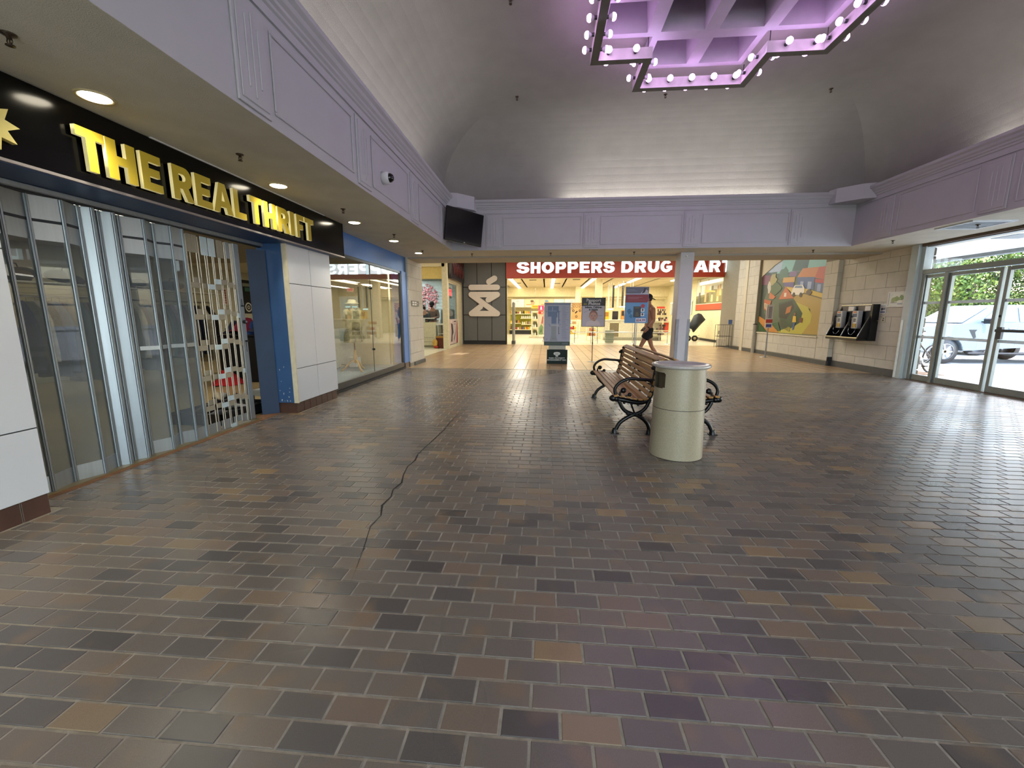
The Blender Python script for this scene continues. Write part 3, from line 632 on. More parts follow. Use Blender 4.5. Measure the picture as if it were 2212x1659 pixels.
for k in range(38):
    nm, c = cols[k % len(cols)]; y = 4.58 + k * .101
    b = B(); garment(b, mat('cloth_' + nm.replace(' ', '_'), c, .9, var=.25, scale=14), .85 + rg.random() * .38, .22 + rg.random() * .05, k)
    b.tube([(0, 0, 0), (0, 0, .06), (.012, 0, .075), (.02, 0, .06)], .003, chrome, 5)
    o = b.build('hanging_garment', loc=(-7.3, y, 1.49)); o.rotation_euler = (0, 0, rg.uniform(-.3, .3))
    tag(o, '%s garment, %s in from the near end of the long chrome rail' % (nm, ordn(k)), 'clothing', 'garments on the long rail of the clothes shop')
rg = random.Random(12)
for k, (y, c) in enumerate(((2.0, '2c2c33'), (2.45, '3a3f4c'), (3.1, '25252c'), (4.0, '4a4a50'), (4.9, '2b2d36'))):
    b = B(); 
    for q in range(4): b.ball((rg.uniform(-.05, .05), rg.uniform(-.16, .16), .06 + q * .02), .12, mat('bag_dark', c, .8), 10, 6, (1, 1.3, .7))
    b.tube([(0, -.08, .14), (0, -.05, .24), (0, .05, .24), (0, .08, .14)], .009, mat('bag_dark', c), 6)
    o = b.build('handbag', loc=(-7.3, y + 2.75, 1.76)); tag(o, 'dark handbag, %s from the near end of the shelf over the clothes rail' % ordn(k), 'bag', 'dark bags on the rail shelf')
b = B()
tb = thing('display_table', 'black draped table heaped with clothes inside the clothes shop', 'table', (-5.85, 7.9, 0))
one('table_drape', lambda b: b.box((-.5, -.45, 0), (.5, .45, .90), mat('drape_black', '0d0a09', .9), bev=.03), tb)
one('table_top', lambda b: b.box((-.52, -.47, .90), (.52, .47, .92), mat('drape_black', '0d0a09')), tb)
rg = random.Random(5)
for k, (nm, c) in enumerate((('navy jumper', '1c2038'), ('black jacket', '0e0e12'), ('crimson scarf', '7a1630'), ('royal blue shirt', '24407c'), ('black coat', '101014'), ('dark blue hoodie', '1b2138'), ('pale grey shirt', '9a9aa0'), ('red trousers', 'b01820'))):
    b = B(); m = mat('heap_' + str(k), c, .9, var=.3, scale=12); cy, cx = rg.uniform(-.15, .1), -.40 + k * .13
    V = []; n_ = 14
    for j in range(6):
        for i in range(n_):
            a = 2 * PI * i / n_; rr_ = (.26 - .035 * j) * (1 + rg.uniform(-.2, .2)); V.append((rr_ * math.cos(a), rr_ * math.sin(a) * 1.1, j * .05 + rg.uniform(-.015, .015)))
    b.add(V, [(j * n_ + i, j * n_ + (i + 1) % n_, (j + 1) * n_ + (i + 1) % n_, (j + 1) * n_ + i) for j in range(5) for i in range(n_)] + [tuple(range(5 * n_, 6 * n_))], m, True)
    if k == 7: o = b.build('folded_garment', loc=(-6.0, 7.18, .015)); 
    else: o = b.build('folded_garment', loc=(-5.85 + cx, 7.9 + cy, .93 + .03 * (k % 3)))
    tag(o, nm + (' lying on the floor at the foot of the black clothes table' if k == 7 else ' in the heap on the black clothes table'), 'clothing')
# shoe pile behind the grille
bn = thing('shoe_crate', 'low black crate of shoes just inside the open grille', 'crate', (-4.15, 4.85, 0))
one('crate_body', lambda b: (b.box((-.35, -.45, .0), (.35, .45, .02), blk), b.box((-.35, -.45, 0), (-.33, .45, .14), blk), b.box((.33, -.45, 0), (.35, .45, .14), blk), b.box((-.35, -.45, 0), (.35, -.43, .14), blk), b.box((-.35, .43, 0), (.35, .45, .14), blk)), bn)
def shoe(b, m, m2):
    sec_ = [(-.13, .03, .055), (-.10, .036, .08), (-.03, .034, .075), (.04, .036, .05), (.10, .04, .035), (.135, .025, .02)]; V = []; n_ = 10
    for x, w, hh in sec_:
        for i in range(n_):
            a = 2 * PI * i / n_; V.append((x, w * math.cos(a), .02 + hh * .5 * (1 + math.sin(a))))
    b.add(V, [(j * n_ + i, j * n_ + (i + 1) % n_, (j + 1) * n_ + (i + 1) % n_, (j + 1) * n_ + i) for j in range(5) for i in range(n_)] + [tuple(range(n_)), tuple(range(5 * n_, 6 * n_))], m, True)
    b.prism([(-.135, -.035), (.10, -.042), (.14, 0), (.10, .042), (-.135, .035)], 0, .02, m2)
rg = random.Random(2); shoes = [('black', '141416'), ('white', 'c6c2b8'), ('grey', '6f706f'), ('cream', 'b9ab8c'), ('brown', '4b3627'), ('silver', '9a9a98')]
for k in range(16):
    nm, c = shoes[k % 6]; b = B(); shoe(b, mat('shoe_' + nm, c, .6, var=.1), mat('sole', 'b0aca0' if k % 2 else '222222', .8))
    o = b.build('shoe', loc=(-4.15 + rg.uniform(-.2, .2), 4.85 + rg.uniform(-.3, .3), .03 + .07 * (k // 5))); o.rotation_euler = (rg.uniform(-.3, .3), rg.uniform(-.2, .2), rg.uniform(0, 6))
    tag(o, '%s shoe in the crate behind the grille, %s layer, number %s from the left' % (nm, ['bottom', 'second', 'third', 'top'][k // 5], ['one', 'two', 'three', 'four', 'five'][k % 5]), 'shoe', 'shoes in the crate behind the grille')
# posters on the thrift back wall
def poster(name, label, M, w, h, shapes, back='d8d4c8', cat='poster', frame=None, thick=.006, parent=None):
    tt = thing(name, label, cat, M.translation) if parent is None else parent
    inv = Matrix.Translation(-M.translation) if parent is None else Matrix.Identity(4)
    MM = inv @ M
    b = B(); b.box((0, 0, -thick), (w, h, 0), mat('sheet_' + back, back, .5, var=.01), M=MM); b.build('board', tt)
    if shapes: b = B(); flat(b, MM, shapes); b.build('printed_face', tt)
    if frame:
        b = B()
        for a, c in (((-.02, -.02), (w + .02, 0)), ((-.02, h), (w + .02, h + .02)), ((-.02, 0), (0, h)), ((w, 0), (w + .02, h))): b.box((a[0], a[1], -thick), (c[0], c[1], .012), frame, M=MM)
        b.build('frame', tt)
    return tt, MM
M = plane((-9.55, 10.7, 0), (0, 1, 0), (0, 0, 1))
p_, MM = poster('red_notice', 'white notice with red letters on the far clothes shop wall', plane((-9.59, 11.6, 1.6), (0, 1, 0), (0, 0, 1)), .3, .5, [], 'd9cdbc')
b = B(); sh = []
for k in range(6): sh += [('9c2f28', rect(.03, .05 + k * .07, .09, .1 + k * .07)), ('9c2f28', rect(.12, .04 + k * .07, .19, .095 + k * .07))]
flat(b, MM, sh); b.build('printed_face', p_)
p_, MM = poster('music_poster', 'tall black poster with a white ring motif in the clothes shop', plane((-9.59, 12.4, 1.35), (0, 1, 0), (0, 0, 1)), .75, 1.05, [('e0dccf', ell(.3, .2, .15)), ('0e0f10', ell(.3, .2, .11)), ('d8d4c8', ell(.3, .2, .06)), ('0e0f10', ell(.3, .2, .03)), ('8d8f80', rect(.12, .85, .6, .95)), ('3f6b5c', rect(.2, .7, .5, .82))], '0f1112')
# ================================================================== DISPLAY WINDOW
slab('wall_left', (-3.72, 6.15, 2.33), (-3.49, 10.15, 2.705), mat('bright_blue', '4a7cc4', .38, var=.04, scale=2))
slab('wall_left', (-3.72, 9.80, .14), (-3.46, 10.15, 2.34), mat('bright_blue', '4a7cc4'))
b = B()
for k in range(3): b.box((-3.475, 9.80 + k * .117 + .003, .004), (-3.455, 9.80 + (k + 1) * .117 - .003, .138), btile, bev=.003)
b.box((-3.6, 9.8, 0), (-3.47, 10.15, .14), mortar); struct('baseboard_left', b)
win = struct('window_1', B().box((-3.56, 6.155, 0), (-3.44, 9.80, .045), blk))
one('window_frame', lambda b: (b.box((-3.54, 6.155, .045), (-3.47, 9.80, .165), dark, bev=.006), b.box((-3.54, 6.155, 2.28), (-3.48, 9.80, 2.335), dark, bev=.005), b.box((-3.54, 9.745, .165), (-3.47, 9.80, 2.28), dark, bev=.005), b.box((-3.54, 6.155, .165), (-3.48, 6.18, 2.28), dark)), win)
sg1 = glass('shop_glass', 'e8f0ee', 1.25)
for a, c in ((6.18, 8.068), (8.078, 9.745)): one('pane', lambda b: b.quad((-3.50, a, .165), (-3.50, c, .165), (-3.50, c, 2.28), (-3.50, a, 2.28), sg1), win)
one('glass_joint', lambda b: (b.box((-3.504, 8.068, .165), (-3.496, 8.078, 2.28), blk), b.cyl((-3.51, 8.073, .62), (-3.47, 8.073, .62), .022, blk, 10), b.cyl((-3.51, 8.073, 1.83), (-3.47, 8.073, 1.83), .022, blk, 10)), win)
slab('floor', (-4.75, 6.17, 0), (-3.54, 9.80, .10), mat('display_carpet', '8e9698', .95, bump=.3))
b = B(); b.box((-4.80, 6.9, 0), (-4.75, 8.2, .82), mat('display_back', '8f897c', .8)); b.box((-4.80, 8.2, 0), (-4.75, 9.80, 1.0), mat('display_back2', 'b9bdb6', .8)); struct('wall_left', b)
slab('wall_left', (-4.35, 6.10, 0), (-3.72, 6.155, 2.4), tw)
# dress form on wooden tripod
_n0 = len(COL.objects)
dm = thing('dress_form', 'camouflage dress on a wooden tripod dress form in the display window', 'mannequin', (-4.15, 8.60, .10))
wood = mat('pale_wood', 'c79f62', .45, var=.15, scale=6, stretch=(1, 1, .2)); camo = mat('camo_cloth', '7d7254', .9, var=.45, scale=10, bump=.8, bscale=14)
one('centre_pole', lambda b: (b.cyl((0, 0, .42), (0, 0, .72), .012, blk, 8), b.lathe([(.001, .16), (.035, .18), (.03, .26), (.045, .30), (.03, .34), (.022, .42), (.03, .44), (.001, .45)], wood, 12)), dm)
for k in range(3):
    a = R(200 + k * 120); c, s = math.cos(a), math.sin(a)
    one('tripod_leg', lambda b: b.tube([(0, 0, .24), (.1 * c, .1 * s, .2), (.22 * c, .22 * s, .06), (.27 * c, .27 * s, .03), (.29 * c, .29 * s, .0)], [.022, .022, .02, .022, .024], wood, 8), dm)
def dress(b):
    prof = [(.001, 1.56), (.05, 1.555), (.06, 1.50), (.15, 1.44), (.19, 1.36), (.17, 1.25), (.155, 1.12), (.15, 1.05), (.19, .95), (.23, .82), (.25, .72), (.24, .70)]; V = []; n_ = 32; r = random.Random(3)
    for j, (q, z) in enumerate(prof):
        for i in range(n_):
            a = 2 * PI * i / n_; w = 1 + (.09 * math.sin(7 * a + j) + .05 * math.sin(11 * a - j * .8)) * (j > 2); V.append((q * w * math.cos(a) * .8, q * w * math.sin(a) * 1.05, z + r.uniform(-.008, .008)))
    b.add(V, [(j * n_ + i, j * n_ + (i + 1) % n_, (j + 1) * n_ + (i + 1) % n_, (j + 1) * n_ + i) for j in range(len(prof) - 1) for i in range(n_)], camo, True)
one('dress', dress, dm)
def cape(b):
    V = []; n_ = 20; r = random.Random(6); pr_ = [(.12, 1.47), (.21, 1.43), (.235, 1.34), (.225, 1.20), (.235, 1.08), (.20, 1.0)]
    for j, (q, z) in enumerate(pr_):
        for i in range(n_):
            a = -2.4 + 3.6 * i / (n_ - 1); w = 1 + .1 * math.sin(9 * a + j * 1.3); V.append((q * w * math.cos(a) * .82, q * w * math.sin(a) * 1.05, z + .03 * math.sin(5 * a)))
    b.add(V, [(j * n_ + i, j * n_ + i + 1, (j + 1) * n_ + i + 1, (j + 1) * n_ + i) for j in range(5) for i in range(n_ - 1)], mat('camo_scarf', '9b8f68', .9, var=.4, scale=9, bump=.6, bscale=16), True)
one('shawl', cape, dm); one('neck_cap', lambda b: b.lathe([(.06, 1.54), (.062, 1.60), (.05, 1.615), (.001, 1.62)], mat('neck_cream', 'd9c9a2', .5), 16), dm)
one('hat', lambda b: b.lathe([(.15, 1.60), (.155, 1.612), (.09, 1.63), (.085, 1.68), (.05, 1.70), (.001, 1.70)], mat('straw_hat', 'c9b78c', .8), 18), dm)
for o_ in dm.children:
    if o_.name.split('.')[0] in ('dress', 'shawl', 'neck_cap', 'hat'): o_.scale = (1, 1, .9)
l = bpy.data.lights.new('added_display_fill', 'AREA'); l.size = .3; l.energy = 16; l.color = (1, .95, .84); o = bpy.data.objects.new('added_display_fill', l); COL.objects.link(o); o.location = (-3.9, 8.0, 2.3)  # area light added to brighten the dress form, without a fixture
# bits on the display floor
o = B().box((-.09, -.12, 0), (.09, .12, .2), mat('white_carton', 'cfd3d2', .6), bev=.004).box((-.095, -.125, .2), (.095, .125, .23), mat('white_carton', 'cfd3d2'), bev=.004).build('carton', loc=(-4.5, 9.3, .10)); tag(o, 'small white box on the display floor by the right end of the window', 'box')
o = B().tube([(.0, -.35, .02), (.05, -.2, .05), (-.02, 0, .1), (.03, .2, .05), (0, .4, .015)], .008, blk, 6).build('cable', loc=(-4.62, 8.9, .10)); tag(o, 'black cable looped on the floor behind the shop window glass', 'cable')
ts = thing('glass_table', 'glass topped console table seen past the dress form', 'table', (-6.35, 12.6, 0))
for z in (.80, 1.14): one('shelf', lambda b: b.box((-.85, -.25, z), (.85, .25, z + .012), mat('table_glass', 'b9c4b8', .15)), ts)
for x in (-.8, .8):
    for y in (-.23, .23): one('leg', lambda b: b.cyl((x, y, 0), (x, y, 1.14), .012, chrome, 8), ts)
rg = random.Random(21)
for k, (nm, c, w) in enumerate((('dark red handbag', '7a2b33', .14), ('glass jug', '8d9a96', .06), ('grey vase', '70706c', .05), ('white bowl', 'cfcabb', .1), ('brown purse', '6d5440', .11), ('cream box', 'c4b793', .1))):
    b = B(); m = mat('ware_%d' % k, c, .4)
    if k in (0, 4): b.ball((0, 0, .09), .09, m, 14, 8, (.7, 1.5, .95)); b.tube([(0, -.08, .14), (0, -.04, .21), (0, .04, .21), (0, .08, .14)], .007, m, 6)
    elif k == 5: b.box((-w, -w, 0), (w, w, .12), m, bev=.01)
    else: b.lathe([(.001, 0), (w * .7, .0), (w, .06), (w * .6, .14), (w * .7, .2 if k < 3 else .15), (w * .62, .2 if k < 3 else .15)], m, 14)
    o = b.build(nm.split()[-1], loc=(-7.05 + k * .27, 12.55, .813)); tag(o, nm + ' standing on the lower shelf of the glass console table', 'handbag' if k in (0, 4) else 'ornament')
for k, (y, z, w, h_, c) in enumerate(((-7.9, 1.25, .45, .85, 'b5ae98'), (-7.3, 1.25, .55, .9, 'a79f8c'), (-6.6, 1.5, .36, .5, '54504c'))):
    M = plane((y, 15.08, z), (1, 0, 0), (0, 0, 1)); poster('picture', ['pale framed picture leaning left on the far wall of the clothes shop', 'pale framed picture in the middle of the far wall of the clothes shop', 'small dark picture right of the pale frames'][k], M, w, h_, None, c, 'picture', frame=mat('frame_white', 'd8d6cc', .5))
# ================================================================== LEFT BLOCK PIER
def blocks(parent, mk, u0, u1, zj, L, cuts=None, th=.006, off=.5, m=None, name='block'):
    """individual painted blocks proud of a joint backing; mk(u,z,d)->xyz"""
    for r_ in range(len(zj) - 1):
        z0, z1 = zj[r_], zj[r_ + 1]; u = u0 - (L * off if r_ % 2 else 0)
        while u < u1 - .001:
            a, c = max(u, u0), min(u + L, u1); u += L
            if c - a < .03: continue
            pieces = [(a, c, z0, z1)]
            if cuts:
                for (ca, cc, cz0, cz1) in cuts:
                    new = []
                    for (pa, pc, pz0, pz1) in pieces:
                        if pc <= ca or pa >= cc or pz1 <= cz0 or pz0 >= cz1: new.append((pa, pc, pz0, pz1)); continue
                        if pa < ca: new.append((pa, ca, pz0, pz1))
                        if pc > cc: new.append((cc, pc, pz0, pz1))
                        if pz0 < cz0: new.append((max(pa, ca), min(pc, cc), pz0, cz0))
                        if pz1 > cz1: new.append((max(pa, ca), min(pc, cc), cz1, pz1))
                    pieces = new
            for (pa, pc, pz0, pz1) in pieces:
                if pc - pa < .02 or pz1 - pz0 < .02: continue
                b = B(); b.box(mk(pa + .003, pz0 + .003, 0), mk(pc - .003, pz1 - .003, th), m or block, bev=.003); b.build(name, parent)
zj = [.14 + k * .0 for k in ()] ; ZJ = [.10, .33, .65, .97, 1.29, 1.61, 1.93, 2.245, 2.56, 2.705]
b = B(); b.box((-3.9, 10.155, 0), (-3.426, 11.3, 2.705), mortar); pier = struct('wall_left', b)
blocks(pier, lambda u, z, d: (-3.426 + d, u, z), 10.155, 11.3, ZJ, .62)
blocks(pier, lambda u, z, d: (u, 10.155 - d, z), -3.475, -3.42, ZJ, .62)
b = B(); b.box((-3.43, 10.4, 0), (-3.395, 11.33, .10), basem, bev=.01); struct('baseboard_left', b)
pq = thing('direction_plaque', 'small grey direction plaque on the left block pier', 'sign', (-3.415, 10.6, 1.60))
one('plate', lambda b: b.box((0, -.30, -.07), (.012, .30, .07), mat('plaque_grey', '6d6a66', .5)), pq)
one('pictograms', lambda b: (b.box((.012, -.24, .01), (.014, -.1, .045), mat('print_white', 'e6e6e2', .5)), b.box((.012, -.05, .01), (.014, .08, .045), mat('print_white', 'e6e6e2')), b.box((.012, -.24, -.045), (.014, -.1, -.01), mat('print_white', 'e6e6e2')), b.box((.012, -.05, -.045), (.014, .08, -.01), mat('print_white', 'e6e6e2')), b.prism([(.14, -.01), (.2, .0), (.14, .02)], .012, .014, mat('print_white', 'e6e6e2'), ax=0)), pq)
# ================================================================== RESTAURANT AT THE LEFT REAR
slab('wall_left', (-5.36, 10.31, 0), (-5.28, 15.8, 3.8), cream); slab('wall_left', (-8.5, 15.7, 0), (-8.4, 19.1, 3.8), cream); slab('wall_front', (-8.4, 15.7, 0), (-5.3, 15.8, 3.8), cream)
slab('wall_left', (-5.28, 11.1, 0), (-3.88, 11.3, 3.8), cream)
slab('trim_13', (-5.28, 15.80, 2.68), (-3.88, 15.95, 3.12), mat('mustard_band', 'cdb972', .7)); slab('trim_14', (-5.28, 15.72, 3.12), (-3.88, 15.95, 3.80), cream)
b = B(); b.box((-3.99, 15.72, 0), (-3.79, 15.98, 3.8), mat('cream_post', 'cfc7a8', .6)); struct('wall_left', b)
b = B(); b.box((-3.86, 15.98, 2.60), (-3.80, 17.95, 3.8), mat('cream_post', 'cfc7a8')); b.box((-3.90, 17.62, 0), (-3.79, 18.46, 3.8), mat('cream_post', 'cfc7a8')); b.box((-3.86, 15.98, 0), (-3.80, 17.65, .12), mat('cream_post', 'cfc7a8')); struct('wall_left', b)
slab('ceiling', (-8.4, 15.95, 2.95), (-3.86, 20.0, 3.05), mat('restaurant_ceiling', 'cdd4d2', .8))
slab('wall_left', (-8.4, 19.0, 0), (-3.86, 19.1, 3.0), mat('rest_back', 'b9c7c9', .6)); slab('floor', (-8.4, 18.4, -.1), (-3.9, 19.0, .007), mat('cream_floor', 'e0dcc2'))
w4 = struct('window_2', B().box((-3.84, 15.99, .12), (-3.82, 16.03, 2.6), mat('cream_post', 'cfc7a8')).box((-3.84, 17.56, .12), (-3.82, 17.62, 2.6), mat('cream_post', 'cfc7a8')).box((-3.84, 15.99, 2.55), (-3.82, 17.6, 2.6), mat('cream_post', 'cfc7a8')))
one('pane', lambda b: b.quad((-3.83, 16.03, .12), (-3.83, 17.56, .12), (-3.83, 17.56, 2.55), (-3.83, 16.03, 2.55), glass('thin_glass', 'eef4f4', .8)), w4)
# wave wall with blossom tree
wv = thing('wave_wall_panel', 'white wall panel carved in waves with a pink blossom tree at its left', 'wall panel', (-5.6, 18.95, 1.1))
wm = mat('wave_white', 'cfe0e2', .55)
def waves(b):
    nx, nz = 60, 34; V = []
    for j in range(nz + 1):
        for i in range(nx + 1):
            x = -.8 + 2.5 * i / nx; z = 1.75 * j / nz; V.append((x, -.02 - .02 * math.sin(z * 42 + 1.6 * math.sin(x * 4.1 + z * 2) + .8 * math.sin(x * 9)), z))
    b.add(V, [(j * (nx + 1) + i, j * (nx + 1) + i + 1, (j + 1) * (nx + 1) + i + 1, (j + 1) * (nx + 1) + i) for j in range(nz) for i in range(nx)], wm, True)
one('carved_waves', waves, wv)
rg = random.Random(7); b = B()
b.tube([(-.3, -.06, .2), (-.2, -.06, .6), (-.05, -.06, 1.0), (.15, -.06, 1.4)], [.05, .04, .03, .015], mat('branch_brown', '7a4a44', .8), 6)
b.build('branch', wv); b = B()
for k in range(240):
    a = rg.uniform(0, 6.3); q = rg.random() ** .6; x = .0 + .62 * q * math.cos(a); z = 1.0 + .62 * q * math.sin(a); s = rg.uniform(.02, .05)
    b.ball((x, -.07 + rg.uniform(-.02, .02), z), s, mat('blossom_a' if k % 2 else 'blossom_b', 'd88a96' if k % 2 else 'e8b4b8', .8), 6, 4)
o = b.build('blossom', wv); o['kind'] = 'stuff'
ct = thing('reception_counter', 'cream reception counter with a raised ledge in the restaurant', 'counter', (-4.9, 16.5, 0))
cc = mat('counter_cream', 'dcd8bd', .45)
one('counter_body', lambda b: (b.box((-.9, 0, .08), (.42, .32, 1.02), cc, bev=.01), b.box((-.88, .03, 0), (.4, .30, .08), mat('counter_kick', '8e8a78', .6))), ct)
one('counter_ledge', lambda b: (b.box((-.9, -.02, 1.16), (.30, .28, 1.20), mat('ledge_white', 'e2e4e0', .4)), b.box((-.1, .02, 1.02), (-.04, .1, 1.16), mat('ledge_white', 'e2e4e0')), b.box((-.8, .02, 1.02), (-.74, .1, 1.16), mat('ledge_white', 'e2e4e0'))), ct)
one('counter_groove', lambda b: (b.box((-.9, -.004, .22), (.42, .001, .235), mat('counter_kick', '8e8a78')), b.box((-.9, -.004, .40), (.3, .001, .41), mat('counter_kick', '8e8a78'))), ct)
o = B().box((-.3, 0, 0), (.3, .12, 1.55), mat('booth_grey', '6f7a7c', .7), bev=.04).build('seat_back', loc=(-4.3, 17.75, .009)); tag(o, 'grey padded booth back behind the reception counter', 'seat')
o = B().lathe([(.001, 0), (.035, 0), (.035, .13), (.012, .15), (.012, .2), (.02, .21), (.001, .22)], mat('pump_white', 'e4e6e4', .3), 12).build('pump_bottle', loc=(-4.32, 16.45, .98)); tag(o, 'white pump bottle on the small shelf right of the counter', 'bottle')
sd = thing('side_stand', 'small glass stand right of the reception counter', 'stand', (-4.25, 16.5, 0))
one('shelf', lambda b: b.box((-.18, -.15, .92), (.2, .15, .97), mat('ledge_white', 'e2e4e0')), sd); one('stand_leg', lambda b: (b.box((-.1, -.1, 0), (.0, .1, .92), mat('counter_kick', '8e8a78')), b.box((-.12, -.12, .55), (.12, .12, .57), mat('ledge_white', 'e2e4e0'))), sd)
bx = thing('lacquer_cabinet', 'x', 'cabinet', (-4.15, 16.2, .0))
bx['label'] = 'dark red and gold patterned cabinet on the restaurant floor by the post'
one('box_body', lambda b: (b.box((-.22, -.18, 0), (.28, .2, .42), mat('lacquer_red', '5a1c10', .4, var=.3, scale=8), bev=.01), b.box((-.22, -.2, .42), (.28, .22, .48), mat('gilt', 'a8792c', .4))), bx)
one('gilt_medallion', lambda b: (b.ball((-.24, -.22, .22), .12, mat('gold_paint', 'c9a04a', .4, var=.3), 12, 8, (.9, .4, 1.3)), b.ball((-.2, -.25, .06), .09, mat('lacquer_bright', 'a5311c', .4), 10, 6, (1.2, .5, .6))), bx)
# window print and glowing letters
p_, MM = poster('window_print', 'tall sticker of grey and red leaf shapes on the lower restaurant window', plane((-3.812, 16.05, .15), (0, 1, 0), (0, 0, 1)), 1.48, 1.0, [('c9b9b4', rect(0, 0, 1.48, 1.0)), ('a23c48', [(1.2, 0), (1.48, 0), (1.48, .95), (1.32, .8)]), ('44464a', [(.2, .1), (.35, .5), (.25, .85), (.55, .8), (.7, .45), (.5, .35), (.45, .1)]), ('6e6c6c', [(.8, .1), (1.15, .5), (1.2, .8), (1.05, .5), (.7, .2)]), ('d9d0c8', ell(.3, .9, .12, .06)), ('3a3c40', rect(.75, .88, 1.2, .92)), ('8a8484', rect(.8, .78, 1.1, .81)), ('e4b7ac', [(.05, .6), (.16, .6), (.16, .95), (.05, .95)])], 'c9b9b4')
led = thing('led_sign', 'red glowing letter sign hanging high in the restaurant window', 'sign', (-3.95, 16.6, 2.2))
one('sign_backing', lambda b: b.box((-.02, -.45, -.2), (.0, .5, .22), mat('smoke_dark', '4a3a48', .5)), led)
one('hanging_cord', lambda b: b.cyl((-.01, .4, .22), (-.01, .4, .745), .005, chrome, 6), led)
b = B(); rm = mat('led_red', 'ff2a30', .4, emit=6); r = random.Random(3)
for k, y in enumerate((-.34, -.1, .14, .34)):
    b.tube([(.01, y - .08, -.1), (.01, y - .08, .12), (.01, y + .02, .14), (.01, y + .06, .06), (.01, y, 0), (.01, y + .07, -.1)], .018, rm, 6)
b.build('glowing_strokes', led)
cb = thing('blank_black_sign', 'black box sign with red brush strokes under the ceiling over the restaurant window', 'sign', (-3.78, 17.1, 2.7))
one('sign_box', lambda b: b.box((0, -1.2, 0), (.14, 1.2, 1.0), mat('sign_black', '1c1012', .35), bev=.02), cb)
b = B(); dr = mat('brush_red', '5e1c1c', .5); r = random.Random(5)
for k in range(7):
    y = -.9 + k * .3; b.tube([(.145, y + r.uniform(-.1, .1), .15), (.15, y + .1, .35), (.145, y - .08, .55), (.15, y + .12, .8)], [.012, .03, .02, .01], dr, 6)
b.build('brush_strokes', cb); one('end_swirl', lambda b: b.prism(ell(.07, .5, .05, .36, 16), -1.215, -1.2, mat('swirl_grey', '5a5450', .5), ax=1), cb)
o = B().lathe([(.001, 0), (.06, 0), (.08, .13), (.001, .13)], mat('pot_dark', '3b3b3a', .6), 12).build('pot'); COL.objects.unlink(o); bpy.data.objects.remove(o)
pp = thing('potted_fern', 'small potted plant on the ledge inside the restaurant side window', 'plant', (-3.98, 16.35, 1.15))
one('pot', lambda b: b.lathe([(.001, 0), (.06, 0), (.075, .12), (.001, .12)], mat('pot_dark', '3b3b3a', .6), 12), pp)
b = B(); r = random.Random(4)
for k in range(26):
    a = r.uniform(0, 6.3); q = r.uniform(.05, .12); hh = r.uniform(.12, .32); c_, s_2 = math.cos(a), math.sin(a)
    b.add([(0, 0, .12), (q * c_ - .012 * s_2, q * s_2 + .012 * c_, .12 + hh * .7), (q * 1.6 * c_, q * 1.6 * s_2, .12 + hh), (q * c_ + .012 * s_2, q * s_2 - .012 * c_, .12 + hh * .68)], [(0, 1, 2, 3)], mat('leaf_green', '39603a', .6))
b.build('foliage', pp)
# ================================================================== GREY LOGO WALL
gp = mat('grey_panel', '5c5d5a', .55, var=.03); b = B(); b.box((-3.80, 18.47, 0), (-1.78, 18.6, 3.8), mat('grey_joint', '1d1d1d', .8)); gw = struct('wall_back', b)
xs = [-3.73, -3.10, -2.45, -1.82]; zs = [.16, 1.32, 2.53, 3.78]
for i in range(3):
    for j in range(3): one('grey_panel', lambda b: b.box((xs[i] + .012, 18.45, zs[j] + .014), (xs[i + 1] - .012, 18.472, zs[j + 1] - .014), gp, bev=.004), gw)
slab('baseboard_back', (-3.80, 18.43, 0), (-1.80, 18.475, .15), blk)
slab('wall_back', (-3.90, 18.40, 0), (-3.76, 18.50, 3.8), mat('grey_return', '6f6c63', .6))
lg = thing('wall_emblem', 'large white emblem of mortar, bar and pestle shapes on the grey panel wall', 'emblem', (-2.77, 18.36, 1.9)); lm = mat('emblem_white', 'cfc6b8', .5, var=.02)
def cap(b, p, q, r_, y0=0, y1=.07):
    d = Vector((q[0] - p[0], q[1] - p[1])); a = math.degrees(math.atan2(d.y, d.x)); pts = [(q[0] + r_ * math.cos(R(a - 90 + 180 * i / 10)), q[1] + r_ * math.sin(R(a - 90 + 180 * i / 10))) for i in range(11)] + [(p[0] + r_ * math.cos(R(a + 90 + 180 * i / 10)), p[1] + r_ * math.sin(R(a + 90 + 180 * i / 10))) for i in range(11)]
    b.prism(pts, y0, y1, lm, ax=1)
one('pestle', lambda b: cap(b, (.22, .86), (.46, 1.0), .125), lg); one('bar', lambda b: cap(b, (-.58, .62), (.58, .62), .12), lg)
def mort(b):
    for k, (p, q) in enumerate((((-.58, .31), (.58, .31)), ((.58, .31), (.18, .08)), ((-.58, .31), (.58, -.52)), ((-.58, -.52), (.58, -.52)), ((-.58, -.52), (-.18, -.22)))): cap(b, p, q, .12, 0 + k * .0012, .07 + k * .0012)
one('mortar', mort, lg)
